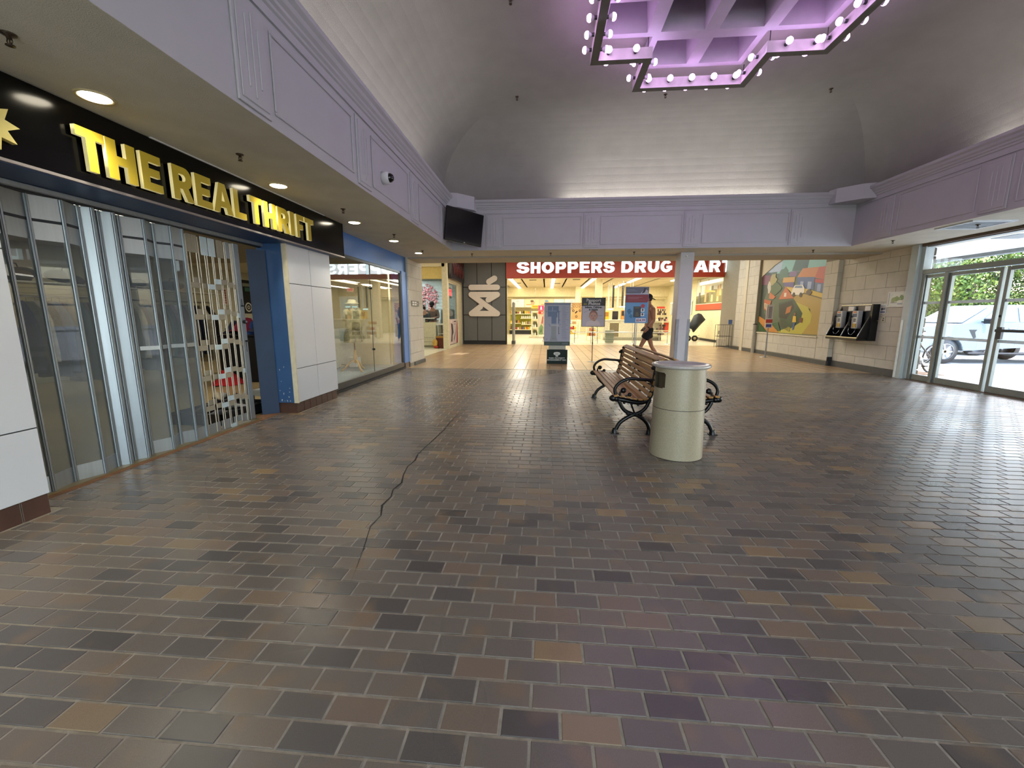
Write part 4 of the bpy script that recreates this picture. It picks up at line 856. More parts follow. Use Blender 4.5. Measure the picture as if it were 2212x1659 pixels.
# ================================================================== PHARMACY FRONT
SY = 18.2
slab('wall_back', (-1.78, SY + .02, 2.89), (8.9, SY + .35, 3.80), cream)
ps = thing('pharmacy_sign', 'long red fascia sign with glowing white letters over the pharmacy entrance', 'sign', (3, SY, 2.89))
one('red_fascia', lambda b: b.box((-4.78, 0, .0), (4.85, .06, .88), mat('sign_red', 'a8381c', .45, var=.03), bev=.004), ps)
lw = mat('letter_glow', 'e8fbff', .4, emit=3.2, ecol='d6f6ff'); ls_ = mat('letter_return', '9fb4b6', .5)
XS = [('S', -1.336, -.755), ('H', -.73, -.28), ('O', -.26, .30), ('P', .33, .81), ('P', .84, 1.32), ('E', 1.345, 1.80), ('R', 1.83, 2.33), ('S', 2.33, 2.84), ('D', 3.08, 3.60), ('R', 3.635, 4.14), ('U', 4.165, 4.66), ('G', 4.68, 5.19), ('M', 5.40, 6.02), ('A', 6.04, 6.64), ('R', 6.645, 7.13), ('T', 7.135, 7.63)]
for ch, a, c in XS:
    o = glyph(ch, a + .022, c - .022, 3.085, 3.56, .08, 'letter', lw, ps, plane((0, SY - .06, 0), (1, 0, 0), (0, 0, 1)), ls_); o.location = (-3, -SY, -2.89)
    cx_ = (a + c) / 2
for k in range(4):
    l = bpy.data.lights.new('sign_glow', 'AREA'); l.shape = 'RECTANGLE'; l.size = 2.0; l.size_y = .45; l.energy = 7; l.color = (.85, .97, 1); l.spread = R(150)
    o = bpy.data.objects.new('sign_glow', l); COL.objects.link(o); o.location = (-.2 + k * 2.2, SY - .12, 3.32); o.rotation_euler = (R(-90), 0, 0)
slab('trim_15', (7.86, 18.1, 0), (8.15, 18.4, 3.8), cream)
slab('wall_right', (8.30, 18.35, 0), (8.5, 31, 3.4), mat('shop_wall', 'd9cfa8', .7)); slab('wall_back', (-3.85, 30.4, 0), (8.9, 30.6, 3.4), mat('shop_wall', 'd9cfa8')); slab('wall_left', (-3.85, 19.12, 0), (-3.80, 31, 3.4), mat('shop_wall', 'd9cfa8'))
slab('wall_back', (-3.80, 18.6, 0), (-1.78, 18.7, 3.4), mat('shop_wall', 'd9cfa8'))
# shop ceiling: grid of lay-in tiles (too far to tell apart one by one: joined)
tlm = mat('ceiling_tile', 'c9b896', .9, var=.06, scale=1.5); b = B(); b.box((-3.85, 18.6, 3.254), (8.9, 31, 3.36), mat('tile_grid', 'b8aa88', .8)); sc = struct('ceiling', b); b = B()
for i in range(10):
    for j in range(20): b.box((-3.8 + i * 1.22, 18.6 + j * .61, 3.25), (-6.3 + i * 1.22 + 1.2, 18.6 + j * .61 + .59, 3.265), tlm)
b.build('ceiling_tiles', sc, kind='stuff')
b = B(); vb = mat('vent_dark', '5b523f', .8)
for x, y in ((-1.5, 21), (.9, 21), (-.8, 23.5), (1.6, 23.3), (.6, 26), (-1.8, 25.6), (3.6, 21.2), (5.6, 21.5)): b.box((x - .2, y - .2, 3.235), (x + .2, y + .2, 3.255), vb, bev=.01)
o = b.build('ceiling_vents', sc, kind='stuff')
fl_ = mat('tube_glow', 'fff4d2', .4, emit=7, ecol='fff0cc')
SL = [(-1.93, 19.3, 29.5, 'leftmost'), (.33, 19.3, 29.5, 'second'), (2.45, 19.3, 29.5, 'third'), (4.70, 19.3, 25.0, 'fourth'), (4.62, 25.8, 29.5, 'short far'), (6.9, 19.3, 24, 'rightmost')]
for x, a, c, nm in SL:
    t_ = thing('strip_light', 'long glowing ceiling strip, %s one inside the pharmacy' % nm, 'ceiling light', (x, a, 3.19))
    one('tube_cover', lambda b: b.box((-.09, 0, -.02), (.09, c - a, .03), fl_, bev=.01), t_); one('housing', lambda b: b.box((-.11, 0, .03), (.11, c - a, .05), mat('housing_white', 'd8d4c4', .5)), t_)
for (x, y) in ((-1.5, 21.5), (1.2, 21.5), (4, 21.5), (6.8, 21.5), (-1.5, 26.5), (1.2, 26.5), (4, 26.5), (6.8, 26.5)):
    l = bpy.data.lights.new('shop_light', 'AREA'); l.shape = 'RECTANGLE'; l.size = .5; l.size_y = 4.0; l.energy = 105; l.color = (1, .93, .80)
    o = bpy.data.objects.new('shop_light', l); COL.objects.link(o); o.location = (x, y, 3.15)
shopc = mat('shop_column', 'd9cfae', .6)
for k, (x, y, w) in enumerate(((2.86, 23.6, .36), (2.12, 29.0, .36))):
    o = B().box((-w / 2, -w / 2, 0), (w / 2, w / 2, 3.25), shopc, bev=.01).build('column', loc=(x, y, 0)); tag(o, ['cream square column behind the baby photo sign', 'slim cream column farther back in the pharmacy'][k], 'column')
slab('trim_16', (-3.8, 30.0, 2.45), (8.3, 30.4, 2.60), mat('band_cream', 'e6dcb8', .6)); slab('trim_17', (-3.8, 29.6, 2.60), (8.3, 30.4, 3.25), mat('bulkhead_cream', 'dccfa6', .7))
# gondola with goods on the back wall
sh_w = mat('shelf_white2', 'dad3ae', .5); lime = mat('shelf_lime', '9c9a2c', .6)
gd = thing('shelving_unit', 'wide lime backed shelf unit filled with toys at the back of the pharmacy', 'shelf', (-1.8, 29.0, 0))
one('back_panel', lambda b: b.box((-.75, .28, .1), (.78, .32, 1.6), lime), gd)
one('plinth', lambda b: b.box((-.78, -.25, 0), (.78, .3, .28), blk), gd)
zz = [(.30, -.75, .78), (.66, .05, .78), (.74, -.75, .0), (1.08, .0, .78), (1.38, -.75, .78)]
for z, a, c in zz: one('shelf_board', lambda b: b.box((a, -.28, z), (c, .28, z + .035), sh_w), gd)
rg = random.Random(31); PCOL = [('white', 'ddd9cf'), ('brown', '6b452c'), ('red', 'a83428'), ('yellow', 'd2b03a'), ('black', '26221e'), ('orange', 'c9762e'), ('blue', '6a6fa8'), ('tan', 'b08a5a')]
proto = {}
def goods(kind, m):
    b = B()
    if kind == 0: b.box((-.05, -.05, 0), (.05, .05, .15), m, bev=.006)
    elif kind == 1: b.lathe([(.001, 0), (.045, 0), (.05, .03), (.045, .11), (.02, .15), (.018, .18), (.001, .18)], m, 10)
    else: b.ball((0, 0, .065), .065, m, 10, 7); b.ball((0, -.01, .15), .045, m, 8, 6); b.ball((-.035, 0, .19), .018, m, 6, 4); b.ball((.035, 0, .19), .018, m, 6, 4)
    return b
NAMES = ['carton', 'bottle', 'plush_toy']; CNT = {}
def put(kind, cn, loc, grp, where):
    key = (kind, cn)
    if key not in proto: proto[key] = goods(kind, mat('goods_' + cn, dict(PCOL)[cn], .6, var=.1)).build(NAMES[kind], loc=loc); o = proto[key]
    else: o = proto[key].copy(); COL.objects.link(o); o.location = loc
    pk_ = (cn, kind, where); CNT[pk_] = CNT.get(pk_, -1) + 1
    tag(o, '%s %s %s' % (ordn(CNT[pk_]), cn + ' ' + NAMES[kind].replace('_', ' '), where), ['box', 'bottle', 'toy'][kind], grp)
for z, a, c in zz:
    x = a + .08; k = 0
    while x < c - .06:
        kind = 2 if z < .8 and rg.random() < .5 else (1 if a >= 0 else rg.choice([0, 2])); cn = 'white' if kind == 1 else rg.choice(PCOL)[0]
        put(kind, cn, (-1.8 + x, 28.9, z + .035), '%s %ss on the lime shelf unit' % (cn, NAMES[kind].replace('_', ' ')), 'from the bottom left of the lime shelf unit'); x += .125
# end cap display with arch prints, pink signs, posters
ec = thing('endcap_display', 'narrow white tiered display with grey arch shelves beside the lime unit', 'display', (-.62, 24, 0))
one('side_frame', lambda b: (b.box((-.26, -.15, .1), (-.22, .15, 1.52), sh_w), b.box((.12, -.15, .1), (.17, .15, 1.52), sh_w), b.box((-.26, -.16, 1.48), (.17, .15, 1.54), sh_w)), ec)
for k in range(3):
    z = .12 + k * .47; one('tier', lambda b: (b.box((-.24, -.16, z - .02), (.15, .15, z + .03), sh_w), b.prism([(-.2, z + .05), (.1, z + .05), (.1, z + .2), (.04, z + .36), (-.14, z + .38)], .02, .05, mat('arch_grey', '66684e', .7, var=.4, scale=8), ax=1)), ec)
for k in range(6):
    put(1, 'white', (-.78 + .13 * (k % 2), 23.93, .15 + (k // 2) * .47), 'white bottles on the narrow tiered display', 'from the bottom left of the narrow tiered display')
o = B().box((-.9, -.3, -.0), (1.2, .3, .12), mat('podium_grey', 'b9b29a', .6), bev=.01).build('podium', loc=(-.1, 24.1, 0)); tag(o, 'low pale podium under the narrow tiered display', 'podium')
def stand_part(t_, x, z, up=None):
    t_ = t_[0] if isinstance(t_, tuple) else t_
    if up is None: one('stand_post', lambda b: (b.cyl((x, .02, -z + .009), (x, .02, .02), .012, chrome, 8), b.lathe([(.001, 0), (.09, 0), (.02, .02), (.001, .02)], chrome, 14, c=(x, .02, -z + .009))), t_)
    else: one('hanging_cord', lambda b: b.cyl((x, .01, 0), (x, .01, up - z), .005, chrome, 6), t_)
def sign_at(name, label, x, y, z, w, h_, shapes, back, cat='sign', frame=None): return poster(name, label, plane((x, y, z), (1, 0, 0), (0, 0, 1)), w, h_, shapes, back, cat, frame)
pk1 = sign_at('pink_sign', 'magenta sale sign with a white flask shape above a red strip', -.46, 23.0, 1.56, .30, .28, [('f0e6e8', ell(.15, .19, .035, .05)), ('f0e6e8', ell(.15, .13, .05, .04)), ('f0e6e8', rect(.09, .05, .21, .08))], 'c4376e')
pk2 = sign_at('red_strip_sign', 'small red sign with a white figure under the magenta sign', -.46, 23.0, 1.38, .27, .15, [('f4efe8', ell(.2, .07, .03, .05))], 'b8342a')
pk3 = sign_at('leaf_poster', 'tall pale poster of green leaves beside the dark trousered walker', -.46, 23.05, .25, .34, 1.1, [('c9b8a4', rect(0, .5, .34, 1.1)), ('6f8a5c', [(.02, 0), (.3, 0), (.28, .4), (.16, .6), (.04, .35)]), ('a8564c', [(.15, .6), (.25, .6), (.3, 1.0), (.22, 1.0)]), ('3d5a38', [(.1, .1), (.2, .15), (.16, .4)])], 'cbb8a0')
pk4 = sign_at('yellow_tag_sign', 'orange yellow shelf sign above the lime unit', -1.05, 28.6, 1.78, .55, .22, [('a8641c', rect(.08, .08, .46, .14))], 'e2a832')
for k, (x, w, c, lab) in enumerate(((-2.5, .9, 'cfd9e2', 'blank pale blue poster at the far left of the pharmacy back wall'), (-1.55, 1.0, 'e2cfa4', 'poster of a smiling face on a cream ground, back wall'), (-.5, .95, 'd8c6a4', 'poster with a blue swirl beside the smiling face'), (.5, .7, 'a9d0d2', 'turquoise poster at the top of the back wall'), (1.25, .9, 'dbe0e0', 'pale grey poster right of the turquoise one'))):
    sh = [('e9e4da', rect(.05, .05, w - .05, .12)), ('caa07a' if k in (1, 2) else 'c4d2da', ell(w * .55, .3, .14, .18)), ('6a4a34' if k == 1 else '5c8fb8' if k == 2 else 'b8c8d0', ell(w * .5, .42, .12, .07)), ('d98a4a', rect(.1, .14, w * .45, .2) if k else rect(.1, .06, .2, .1))]
    sign_at('wall_poster', lab, x, 29.55, 1.88, w, .55, sh, c, 'poster', mat('poster_frame', 'c9bd98', .6))
# sun ray board
rays = [('15130f', [(.31 + .12 * math.cos(a - .07), .76 + .12 * math.sin(a - .07)), (.31 + .36 * math.cos(a - .05), .76 + .34 * math.sin(a - .05)), (.31 + .36 * math.cos(a + .05), .76 + .34 * math.sin(a + .05)), (.31 + .12 * math.cos(a + .07), .76 + .12 * math.sin(a + .07))]) for a in [R(-30 + 20 * k) for k in range(13)]]
rays = [(c, [(min(max(x, 0), .6), min(max(y, 0), .95)) for x, y in p]) for c, p in rays]
pk5 = sign_at('sunburst_board', 'tall tan board with black sun rays and round emblems', 1.39, 24, 1.07, .6, .95, rays + [('15130f', ell(.31, .76, .08)), ('c49a62', ell(.31, .76, .06)), ('15130f', ell(.12, .5, .07)), ('c49a62', ell(.12, .5, .035)), ('15130f', [(.2, .38), (.32, .5), (.38, .46), (.26, .34)]), ('15130f', ell(.5, .5, .07)), ('c49a62', ell(.5, .5, .035)), ('15130f', ell(.3, .18, .065)), ('c49a62', ell(.3, .18, .035))], 'c49a62')
stand_part(pk1, .28, 1.56); stand_part(pk2, .02, 1.38); stand_part(pk3, .17, .25); stand_part(pk4, .27, 1.78, 3.25); stand_part(pk5, .3, 1.07)
# racks between the sun ray board and the checkout
for k, (x, y, lab) in enumerate(((1.5, 23.6, 'yellow topped magazine rack under the tan board'), (2.35, 21.6, 'low white bin heaped with small packets'), (4.95, 23, 'snack rack left of the walking man'))):
    t_ = thing('display_rack', lab, 'rack', (x, y, 0))
    for z in (.25, .5, .8): one('shelf', lambda b: b.box((-.28, -.2, z), (.28, .2, z + .02), sh_w), t_)
    for sx in (-.28, .28): one('side_panel', lambda b: b.box((sx - .01, -.2, .05), (sx + .01, .2, 1.0 if k != 1 else .7), sh_w), t_)
    for q in range(12): put(rg.choice([0, 0, 2]), rg.choice(['yellow', 'red', 'white', 'orange', 'tan']), (x - .22 + .11 * (q % 4), y - .1, [.27, .52, .82][q // 4]), 'small goods on the %s' % ('magazine rack', 'white bin', 'snack rack')[k], 'from the bottom left of the ' + ('magazine rack', 'white bin', 'snack rack')[k])
# checkout counter
ckm = mat('checkout_front', 'c3bea6', .5); ck = thing('checkout_counter', 'long pale grey checkout counter with a dark recess', 'counter', (4.4, 22.2, 0))
one('counter_front', lambda b: (b.box((-1.38, 0, .0), (1.6, .6, 1.03), ckm, bev=.01), b.box((-1.4, -.03, 1.03), (1.62, .65, 1.09), mat('ctop', 'cfc9b2', .35), bev=.01), b.box((-1.38, -.02, .0), (1.6, 0.0, .16), mat('ckick', '8d8a76', .6)), b.box((.1, -.006, .16), (.112, 0, 1.0), mat('ckick', '8d8a76')), b.box((.9, -.006, .16), (.912, 0, 1.0), mat('ckick', '8d8a76'))), ck)
one('recess', lambda b: (b.box((-1.08, -.012, .2), (-.6, .002, .92), mat('crecess', '6f654c', .8)), b.box((-1.12, -.02, .18), (-1.08, 0, .96), sh_w), b.box((-.6, -.02, .18), (-.56, 0, .96), sh_w), b.box((-1.12, -.02, .92), (-.56, 0, .96), sh_w)), ck)
for k, (x, c, w, hh, lab) in enumerate(((3.15, 'd8b32c', .13, .42, 'yellow display carton at the left end of the checkout'), (3.62, '17171a', .14, .44, 'black cash till screen on the checkout'), (4.0, 'c98a48', .08, .5, 'orange brown box beside the till'), (4.15, '3a2a20', .05, .25, 'dark narrow box right of the orange one'))):
    o = B().box((-w, -.1, 0), (w, .12, hh), mat('ck_%d' % k, c, .5), bev=.01).box((-w * .8, -.11, hh * .4), (w * .8, -.1, hh * .9), mat('ck_f%d' % k, '2a2722' if k else 'a8741c', .5)).build(['carton', 'till', 'carton', 'carton'][k], loc=(x, 22.4, 1.09)); tag(o, lab, ['box', 'till', 'box', 'box'][k])
# hanging dark banners / kiosk frames above the checkout
for k in range(4):
    x = 3.45 + k * .27; o = B().box((0, 0, 0), (.10, .04, 1.25), mat('banner_dark' if k % 2 else 'banner_pale', '1a1a1c' if k % 2 else 'c9cdc2', .5)).cyl((.05, .02, 1.25), (.05, .02, 1.51), .006, chrome, 6).build('hanging_banner', loc=(x, 24.2 + k * .05, 1.75)); tag(o, '%s narrow hanging banner, %s from the left above the checkout' % ('dark' if k % 2 else 'pale', ordn(k)), 'banner', 'narrow banners above the checkout')
o = B().box((-.5, 0, 0), (.5, .5, 2.4), mat('kiosk_white', 'cfd2c8', .5), bev=.02).box((-.4, -.01, 1.75), (.4, 0, 2.2), mat('kiosk_face', 'b3c8cc', .4)).build('service_kiosk', loc=(4.95, 24.2, .009)); tag(o, 'tall white boxed kiosk behind the checkout', 'kiosk')
for k, (x, z) in enumerate(((4.15, 1.75), (4.55, 1.75), (3.5, 1.62))):
    o = B().box((-.15, 0, 0), (.15, .03, .06), mat('strip_cyan', 'bff2ff', .4, emit=2.5)).cyl((0, .015, .06), (0, .015, 3.255 - z), .005, chrome, 6).build('hanging_lamp', loc=(x, 23.4, z)); tag(o, 'small cyan glowing strip, %s one hung over the checkout' % ['middle', 'rightmost', 'leftmost'][k], 'lamp', 'cyan strips hanging over the checkout')
# stacked baskets
bk = thing('basket_stand', 'grey green stack of shopping baskets in front of the checkout', 'baskets', (2.93, 19.6, 0))
for k in range(5): one('basket', lambda b: (b.add([(-.17 - .006 * k, -.13, .04 + k * .115), (.17 + .006 * k, -.13, .04 + k * .115), (.19 + .006 * k, -.15, .15 + k * .115), (-.19 - .006 * k, -.15, .15 + k * .115), (-.17, .13, .04 + k * .115), (.17, .13, .04 + k * .115), (.19, .15, .15 + k * .115), (-.19, .15, .15 + k * .115)], [(0, 1, 2, 3), (4, 5, 6, 7), (0, 3, 7, 4), (1, 2, 6, 5), (0, 1, 5, 4)], mat('basket_grey', '9aa28e' if k % 2 else '8a927e', .6, var=.1)), b.box((-.2, -.165, .145 + k * .115), (.2, .165, .16 + k * .115), mat('basket_rim', 'a9b09a', .5))), bk)
ld = thing('step_ladder', 'pale step ladder standing left of the shopping baskets', 'ladder', (2.25, 19.7, 0))
for sx in (-.16, .16): one('rail', lambda b: b.cyl((sx, -.05, 0), (sx * .8, .05, .95), .014, chrome, 8), ld)
for q in range(5): one('tread', lambda b: b.box((-.15, -.05 + q * .02, .15 + q * .17), (.15, .05 + q * .02, .17 + q * .17), chrome), ld)
# barrier rail
br = thing('barrier_rail', 'chrome barrier rail on two posts across the pharmacy entrance', 'barrier', (3.3, 19.3, 0))
one('rail', lambda b: b.cyl((-2.1, 0, .54), (2.3, 0, .54), .02, chrome, 10), br)
for x in (-2.0, .65, 2.2): one('post', lambda b: (b.cyl((x, 0, .03), (x, 0, .54), .018, chrome, 8), b.lathe([(.001, 0), (.13, 0), (.12, .02), (.03, .04), (.001, .04)], chrome, 16, c=(x, 0, 0))), br)
# security gates
gm = mat('scanner_grey', '8d8d86', .45)
for k, (x, y, lab) in enumerate(((-1.50, 18.9, 'grey anti theft gate post at the left of the pharmacy entrance'), (8.02, 18.75, 'tall white anti theft gate post at the right of the pharmacy entrance'))):
    t_ = thing('security_gate', lab, 'security gate', (x, y, 0))
    one('pillar', lambda b: b.box((-.055, -.2, .04), (.055, .2, 1.9), gm if k == 0 else mat('scanner_white', 'c4c2b4', .45), bev=.05), t_); one('foot', lambda b: b.box((-.08, -.24, 0), (.08, .24, .16), mat('scanner_base', '4a4a48' if k == 0 else 'd4d0c0', .5), bev=.01), t_)
    if k: one('yellow_plate', lambda b: b.box((-.058, -.19, 1.4), (-.05, .02, 1.78), mat('plate_yellow', 'c99b30', .5)), t_)
    if k: one('cross_bar', lambda b: [b.box((-.10, -.2, z), (-.05, .2, z + .02), sh_w) for z in (.5, .95, 1.4)], t_)
# family poster on the right wall of the shop
sh = [('cfd3c8', rect(0, .33, 3.6, 1.78)), ('7d7a4c', [(0, .33), (3.6, .33), (3.6, .95), (2.4, 1.0), (1.2, .8), (0, .75)]), ('5f5c34', [(0, .33), (1.5, .33), (1.2, .7), (0, .6)])]
for cx, c1, c2, hh in ((3.15, 'c2b478', '8a7a4a', 1.15), (2.9, 'b0985c', 'cdbf86', 1.1), (2.2, '6f6440', 'c9b88a', 1.3), (1.65, 'cfae7c', '6a5c3c', 1.5), (1.35, 'c9a070', 'b9a070', 1.45), (.5, 'cfcab4', '5a5a5c', 1.6)):
    sh += [(c2, [(cx - .14, .40), (cx + .14, .40), (cx + .10, hh * .62), (cx - .10, hh * .62)]), (c1, [(cx - .16, hh * .58), (cx + .16, hh * .58), (cx + .12, hh * .9), (cx - .12, hh * .9)]), ('b98a62', ell(cx, hh * .97, .08, .1))]
sh += [('c94b2c', rect(0, 0, 3.6, .3)), ('d9b35c', [(1.2, .95), (2.6, .85), (2.6, .92), (1.2, 1.05)])]
p_, MM = poster('family_poster', 'large poster of people running over grass with a red lower band', plane((8.285, 20.5 + 3.55, 1.6), (0, -1, 0), (0, 0, 1)), 3.6, 1.62, [(c_0, [(px_, min(pz_, 1.62)) for px_, pz_ in pp_]) for c_0, pp_ in sh], 'cfd3c8')
b = B(); b.box((-.04, -.04, -.03), (3.64, 1.64, -.006), mat('poster_edge', '6a6250', .6), M=MM); b.build('backing', p_)
wt_ = mat('print_white', 'e6e6e2')
for s_2, z0, z1, sz in (('SHOPPERS', 2.75, .16, .12), ('DRUG MART', 2.85, .06, .09)): text(s_2, sz, MM @ Matrix.Translation((z0, z1, .004)), wt_, parent=p_, bold=.006)
b = B(); flat(b, MM, [('f0e4dc', rect(1.3, .12, 1.62, .16)), ('f0e4dc', rect(1.68, .12, 2.2, .16))], step=.004); b.build('small_print', p_)
# covered hand truck, folded stroller, outlet, accessory carousel
hm = mat('wheel_black', '1a1a1a', .7); ht = thing('hand_truck', 'hand truck with black wheels standing under the family poster', 'hand truck', (7.55, 21.9, 0))
for dx in (-.28, .05): one('wheel', lambda b: (b.cyl((dx, -.04, .15), (dx, .04, .15), .15, hm, 20), b.cyl((dx, -.05, .15), (dx, .05, .15), .07, mat('hub_tan', 'a89a7a', .5), 12)), ht)
one('frame', lambda b: (b.tube([(.3, 0, .12), (-.15, 0, .15), (-.4, 0, .2)], .02, chrome, 8), b.tube([(-.3, 0, .15), (-.2, 0, .6), (-.1, 0, 1.1)], .02, chrome, 8), b.tube([(.0, .05, .3), (.3, .1, .3), (.3, .1, .6)], .01, chrome, 6), b.box((-.75, -.15, .08), (-.3, .15, .11), chrome)), ht)
def tarp(b):
    out = [(-.42, .75), (-.30, .92), (-.12, 1.32), (.08, 1.42), (.2, 1.38), (.40, 1.10), (.22, .86), (.05, .68), (-.12, .46), (-.2, .62), (-.3, .66)]; c = (0, .95); V = [(c[0], -.2, c[1])]; n_ = len(out)
    for q, dy in ((.55, -.17), (1, -.02)): V += [(c[0] + (x - c[0]) * q, dy + .05 * math.sin(i * 2.3), c[1] + (z - c[1]) * q) for i, (x, z) in enumerate(out)]
    V += [(x, .14, z) for x, z in out]; V.append((0, .2, .95)); F = []
    for i in range(n_): j = (i + 1) % n_; F += [(0, 1 + i, 1 + j), (1 + i, 1 + n_ + i, 1 + n_ + j, 1 + j), (1 + n_ + i, 1 + 2 * n_ + i, 1 + 2 * n_ + j, 1 + n_ + j), (1 + 2 * n_ + i, len(V) - 1, 1 + 2 * n_ + j)]
    b.add(V, F, mat('tarp_black', '1a2228', .6, var=.2), True)
b = B(); tarp(b); o = b.build('cover_sheet', loc=(7.62, 21.8, 0)); tag(o, 'dark blue black sheet draped over the hand truck', 'cover')
o = B().box((-.3, -.2, .1), (.1, .2, .75), mat('pram_grey', '3a3834', .7, var=.3), bev=.06).ball((-.1, 0, .95), .16, mat('pram_pink', '8a5a5c', .8), 12, 8).ball((-.1, 0, 1.2), .13, mat('pram_grey', '3a3834'), 12, 8, (1, 1, .7)).cyl((.1, -.2, .1), (.1, .2, .1), .1, hm, 14).cyl((-.3, -.2, .1), (-.3, .2, .1), .1, hm, 14).build('stroller', loc=(6.98, 21.9, 0)); tag(o, 'dark folded stroller half hidden by the white pillar', 'stroller')
o = B().box((-.08, -.15, 0), (0, .15, .4), mat('outlet_box', 'b0b49a', .5), bev=.01).box((-.1, .2, .12), (0, .3, .3), blk, bev=.02).build('wall_box', loc=(8.29, 20.2, .3)); tag(o, 'grey green metal box low on the wall right of the hand truck', 'box')
slab('baseboard_right', (8.24, 18.4, 0), (8.30, 23.5, .12), blk)
cs = thing('accessory_rack', 'revolving rack of dark accessories with red header near the man', 'rack', (5.85, 22.0, 0)); rg = random.Random(17)
one('header_card', lambda b: b.box((-.2, -.02, 1.66), (.2, .02, 1.76), mat('header_red', 'd0452c', .5)), cs); one('pole', lambda b: b.cyl((0, 0, 0), (0, 0, 1.66), .02, chrome, 8), cs)
for z in (.30, .52, .95, 1.0): one('shelf', lambda b: b.box((-.45, -.2, z), (.4, .2, z + .03), sh_w), cs)
one('red_side', lambda b: b.box((.22, -.1, .46), (.42, .1, 1.02), mat('header_red', 'd0452c')), cs)
b = B()
for q in range(70):
    z = rg.choice([.62, .7, .8, 1.08, 1.15, 1.38, 1.48, 1.58, .35]); x = rg.uniform(-.2, .22); b.box((x - .02, -.22 + rg.uniform(0, .05), z - .05), (x + .025, -.2 + .06, z + .05), mat('acc_%d' % (q % 4), ['231d1c', '5a3a28', '8a6a60', '3a2a38'][q % 4], .6))
o = b.build('accessories', cs); o['kind'] = 'stuff'
o = B().ball((0, 0, .08), .09, mat('pink_plush', 'c98a8c', .8), 10, 7, (1, .8, 1.1)).ball((0, 0, .2), .055, blk, 8, 6).build('doll', loc=(6.12, 21.9, .98)); tag(o, 'pink doll on the right of the accessory rack', 'toy')
# shop fixtures on right wall: white frame windows
wf = struct('window_3', B().box((8.27, 24.6, 1.35), (8.30, 28.6, 2.1), mat('shop_pane', 'a9aca0', .4)))
for y in (24.6, 25.9, 27.2, 28.5): one('window_frame', lambda b: b.box((8.24, y, 1.35), (8.28, y + .08, 2.15), mat('frame_bright', 'dfe6e8', .5)), wf)
one('window_rail', lambda b: b.box((8.22, 24.5, 2.08), (8.29, 28.7, 2.16), mat('frame_bright', 'dfe6e8')), wf)
ex = thing('exit_sign', 'red EXIT sign under the pharmacy ceiling', 'sign', (4.9, 24.5, 2.72)); one('hanging_cord', lambda b: b.cyl((0, .02, .2), (0, .02, .535), .008, chrome, 6), ex); one('sign_box', lambda b: b.box((-.2, 0, 0), (.2, .05, .2), mat('exit_face', 'f0b8a8', .5, emit=.6)), ex); text('EXIT', .16, plane((0, -.003, .04), (1, 0, 0), (0, 0, 1)), mat('exit_red', 'd02a20', .4, emit=1.5), parent=ex, bold=.006)
# ================================================================== RIGHT SIDE: MURAL WALL, BLOCK WALL, ENTRANCE
pierw = mat('pier_paint', 'c4bda8', .7, var=.03)
XM = 7.35
b = B(); b.box((XM, 15.33, 0), (XM + .3, 18.3, 3.8), mortar); b.box((XM, 11.36, 0), (XM + .3, 11.87, 3.8), mortar); b.box((XM, 11.87, 0), (XM + .3, 15.33, .74), mortar); b.box((XM + .12, 11.87, .74), (XM + .3, 15.33, 3.8), mortar)
mw = struct('wall_right', b)
ZM = [.14, .46, .78, 1.10, 1.42, 1.74, 2.06, 2.38, 2.70, 3.02, 3.34, 3.66]
mkm = lambda u, z, d: (XM - d, u, z)
blocks(mw, mkm, 15.34, 16.9, ZM, .62); blocks(mw, mkm, 11.36, 11.87, ZM[:9], .52); blocks(mw, mkm, 11.88, 15.33, [.14, .42, .72], .62)
blocks(mw, lambda u, z, d: (u, 11.36 - d, z), XM - .005, 7.47, ZM[:9], .62)
slab('trim_18', (XM - .045, 11.84, .715), (XM + .12, 15.36, .745), mat('sill_cream', 'd2ccba', .5))
slab('baseboard_right', (XM - .02, 11.33, 0), (XM, 18.3, .12), basem); slab('baseboard_right', (XM - .02, 11.335, 0), (7.46, 11.36, .24), mat('base_dark', '1c1d20', .5))
b = B(); b.box((XM - .03, 16.1, 0), (XM + .3, 16.3, 3.8), pierw); struct('wall_right', b)
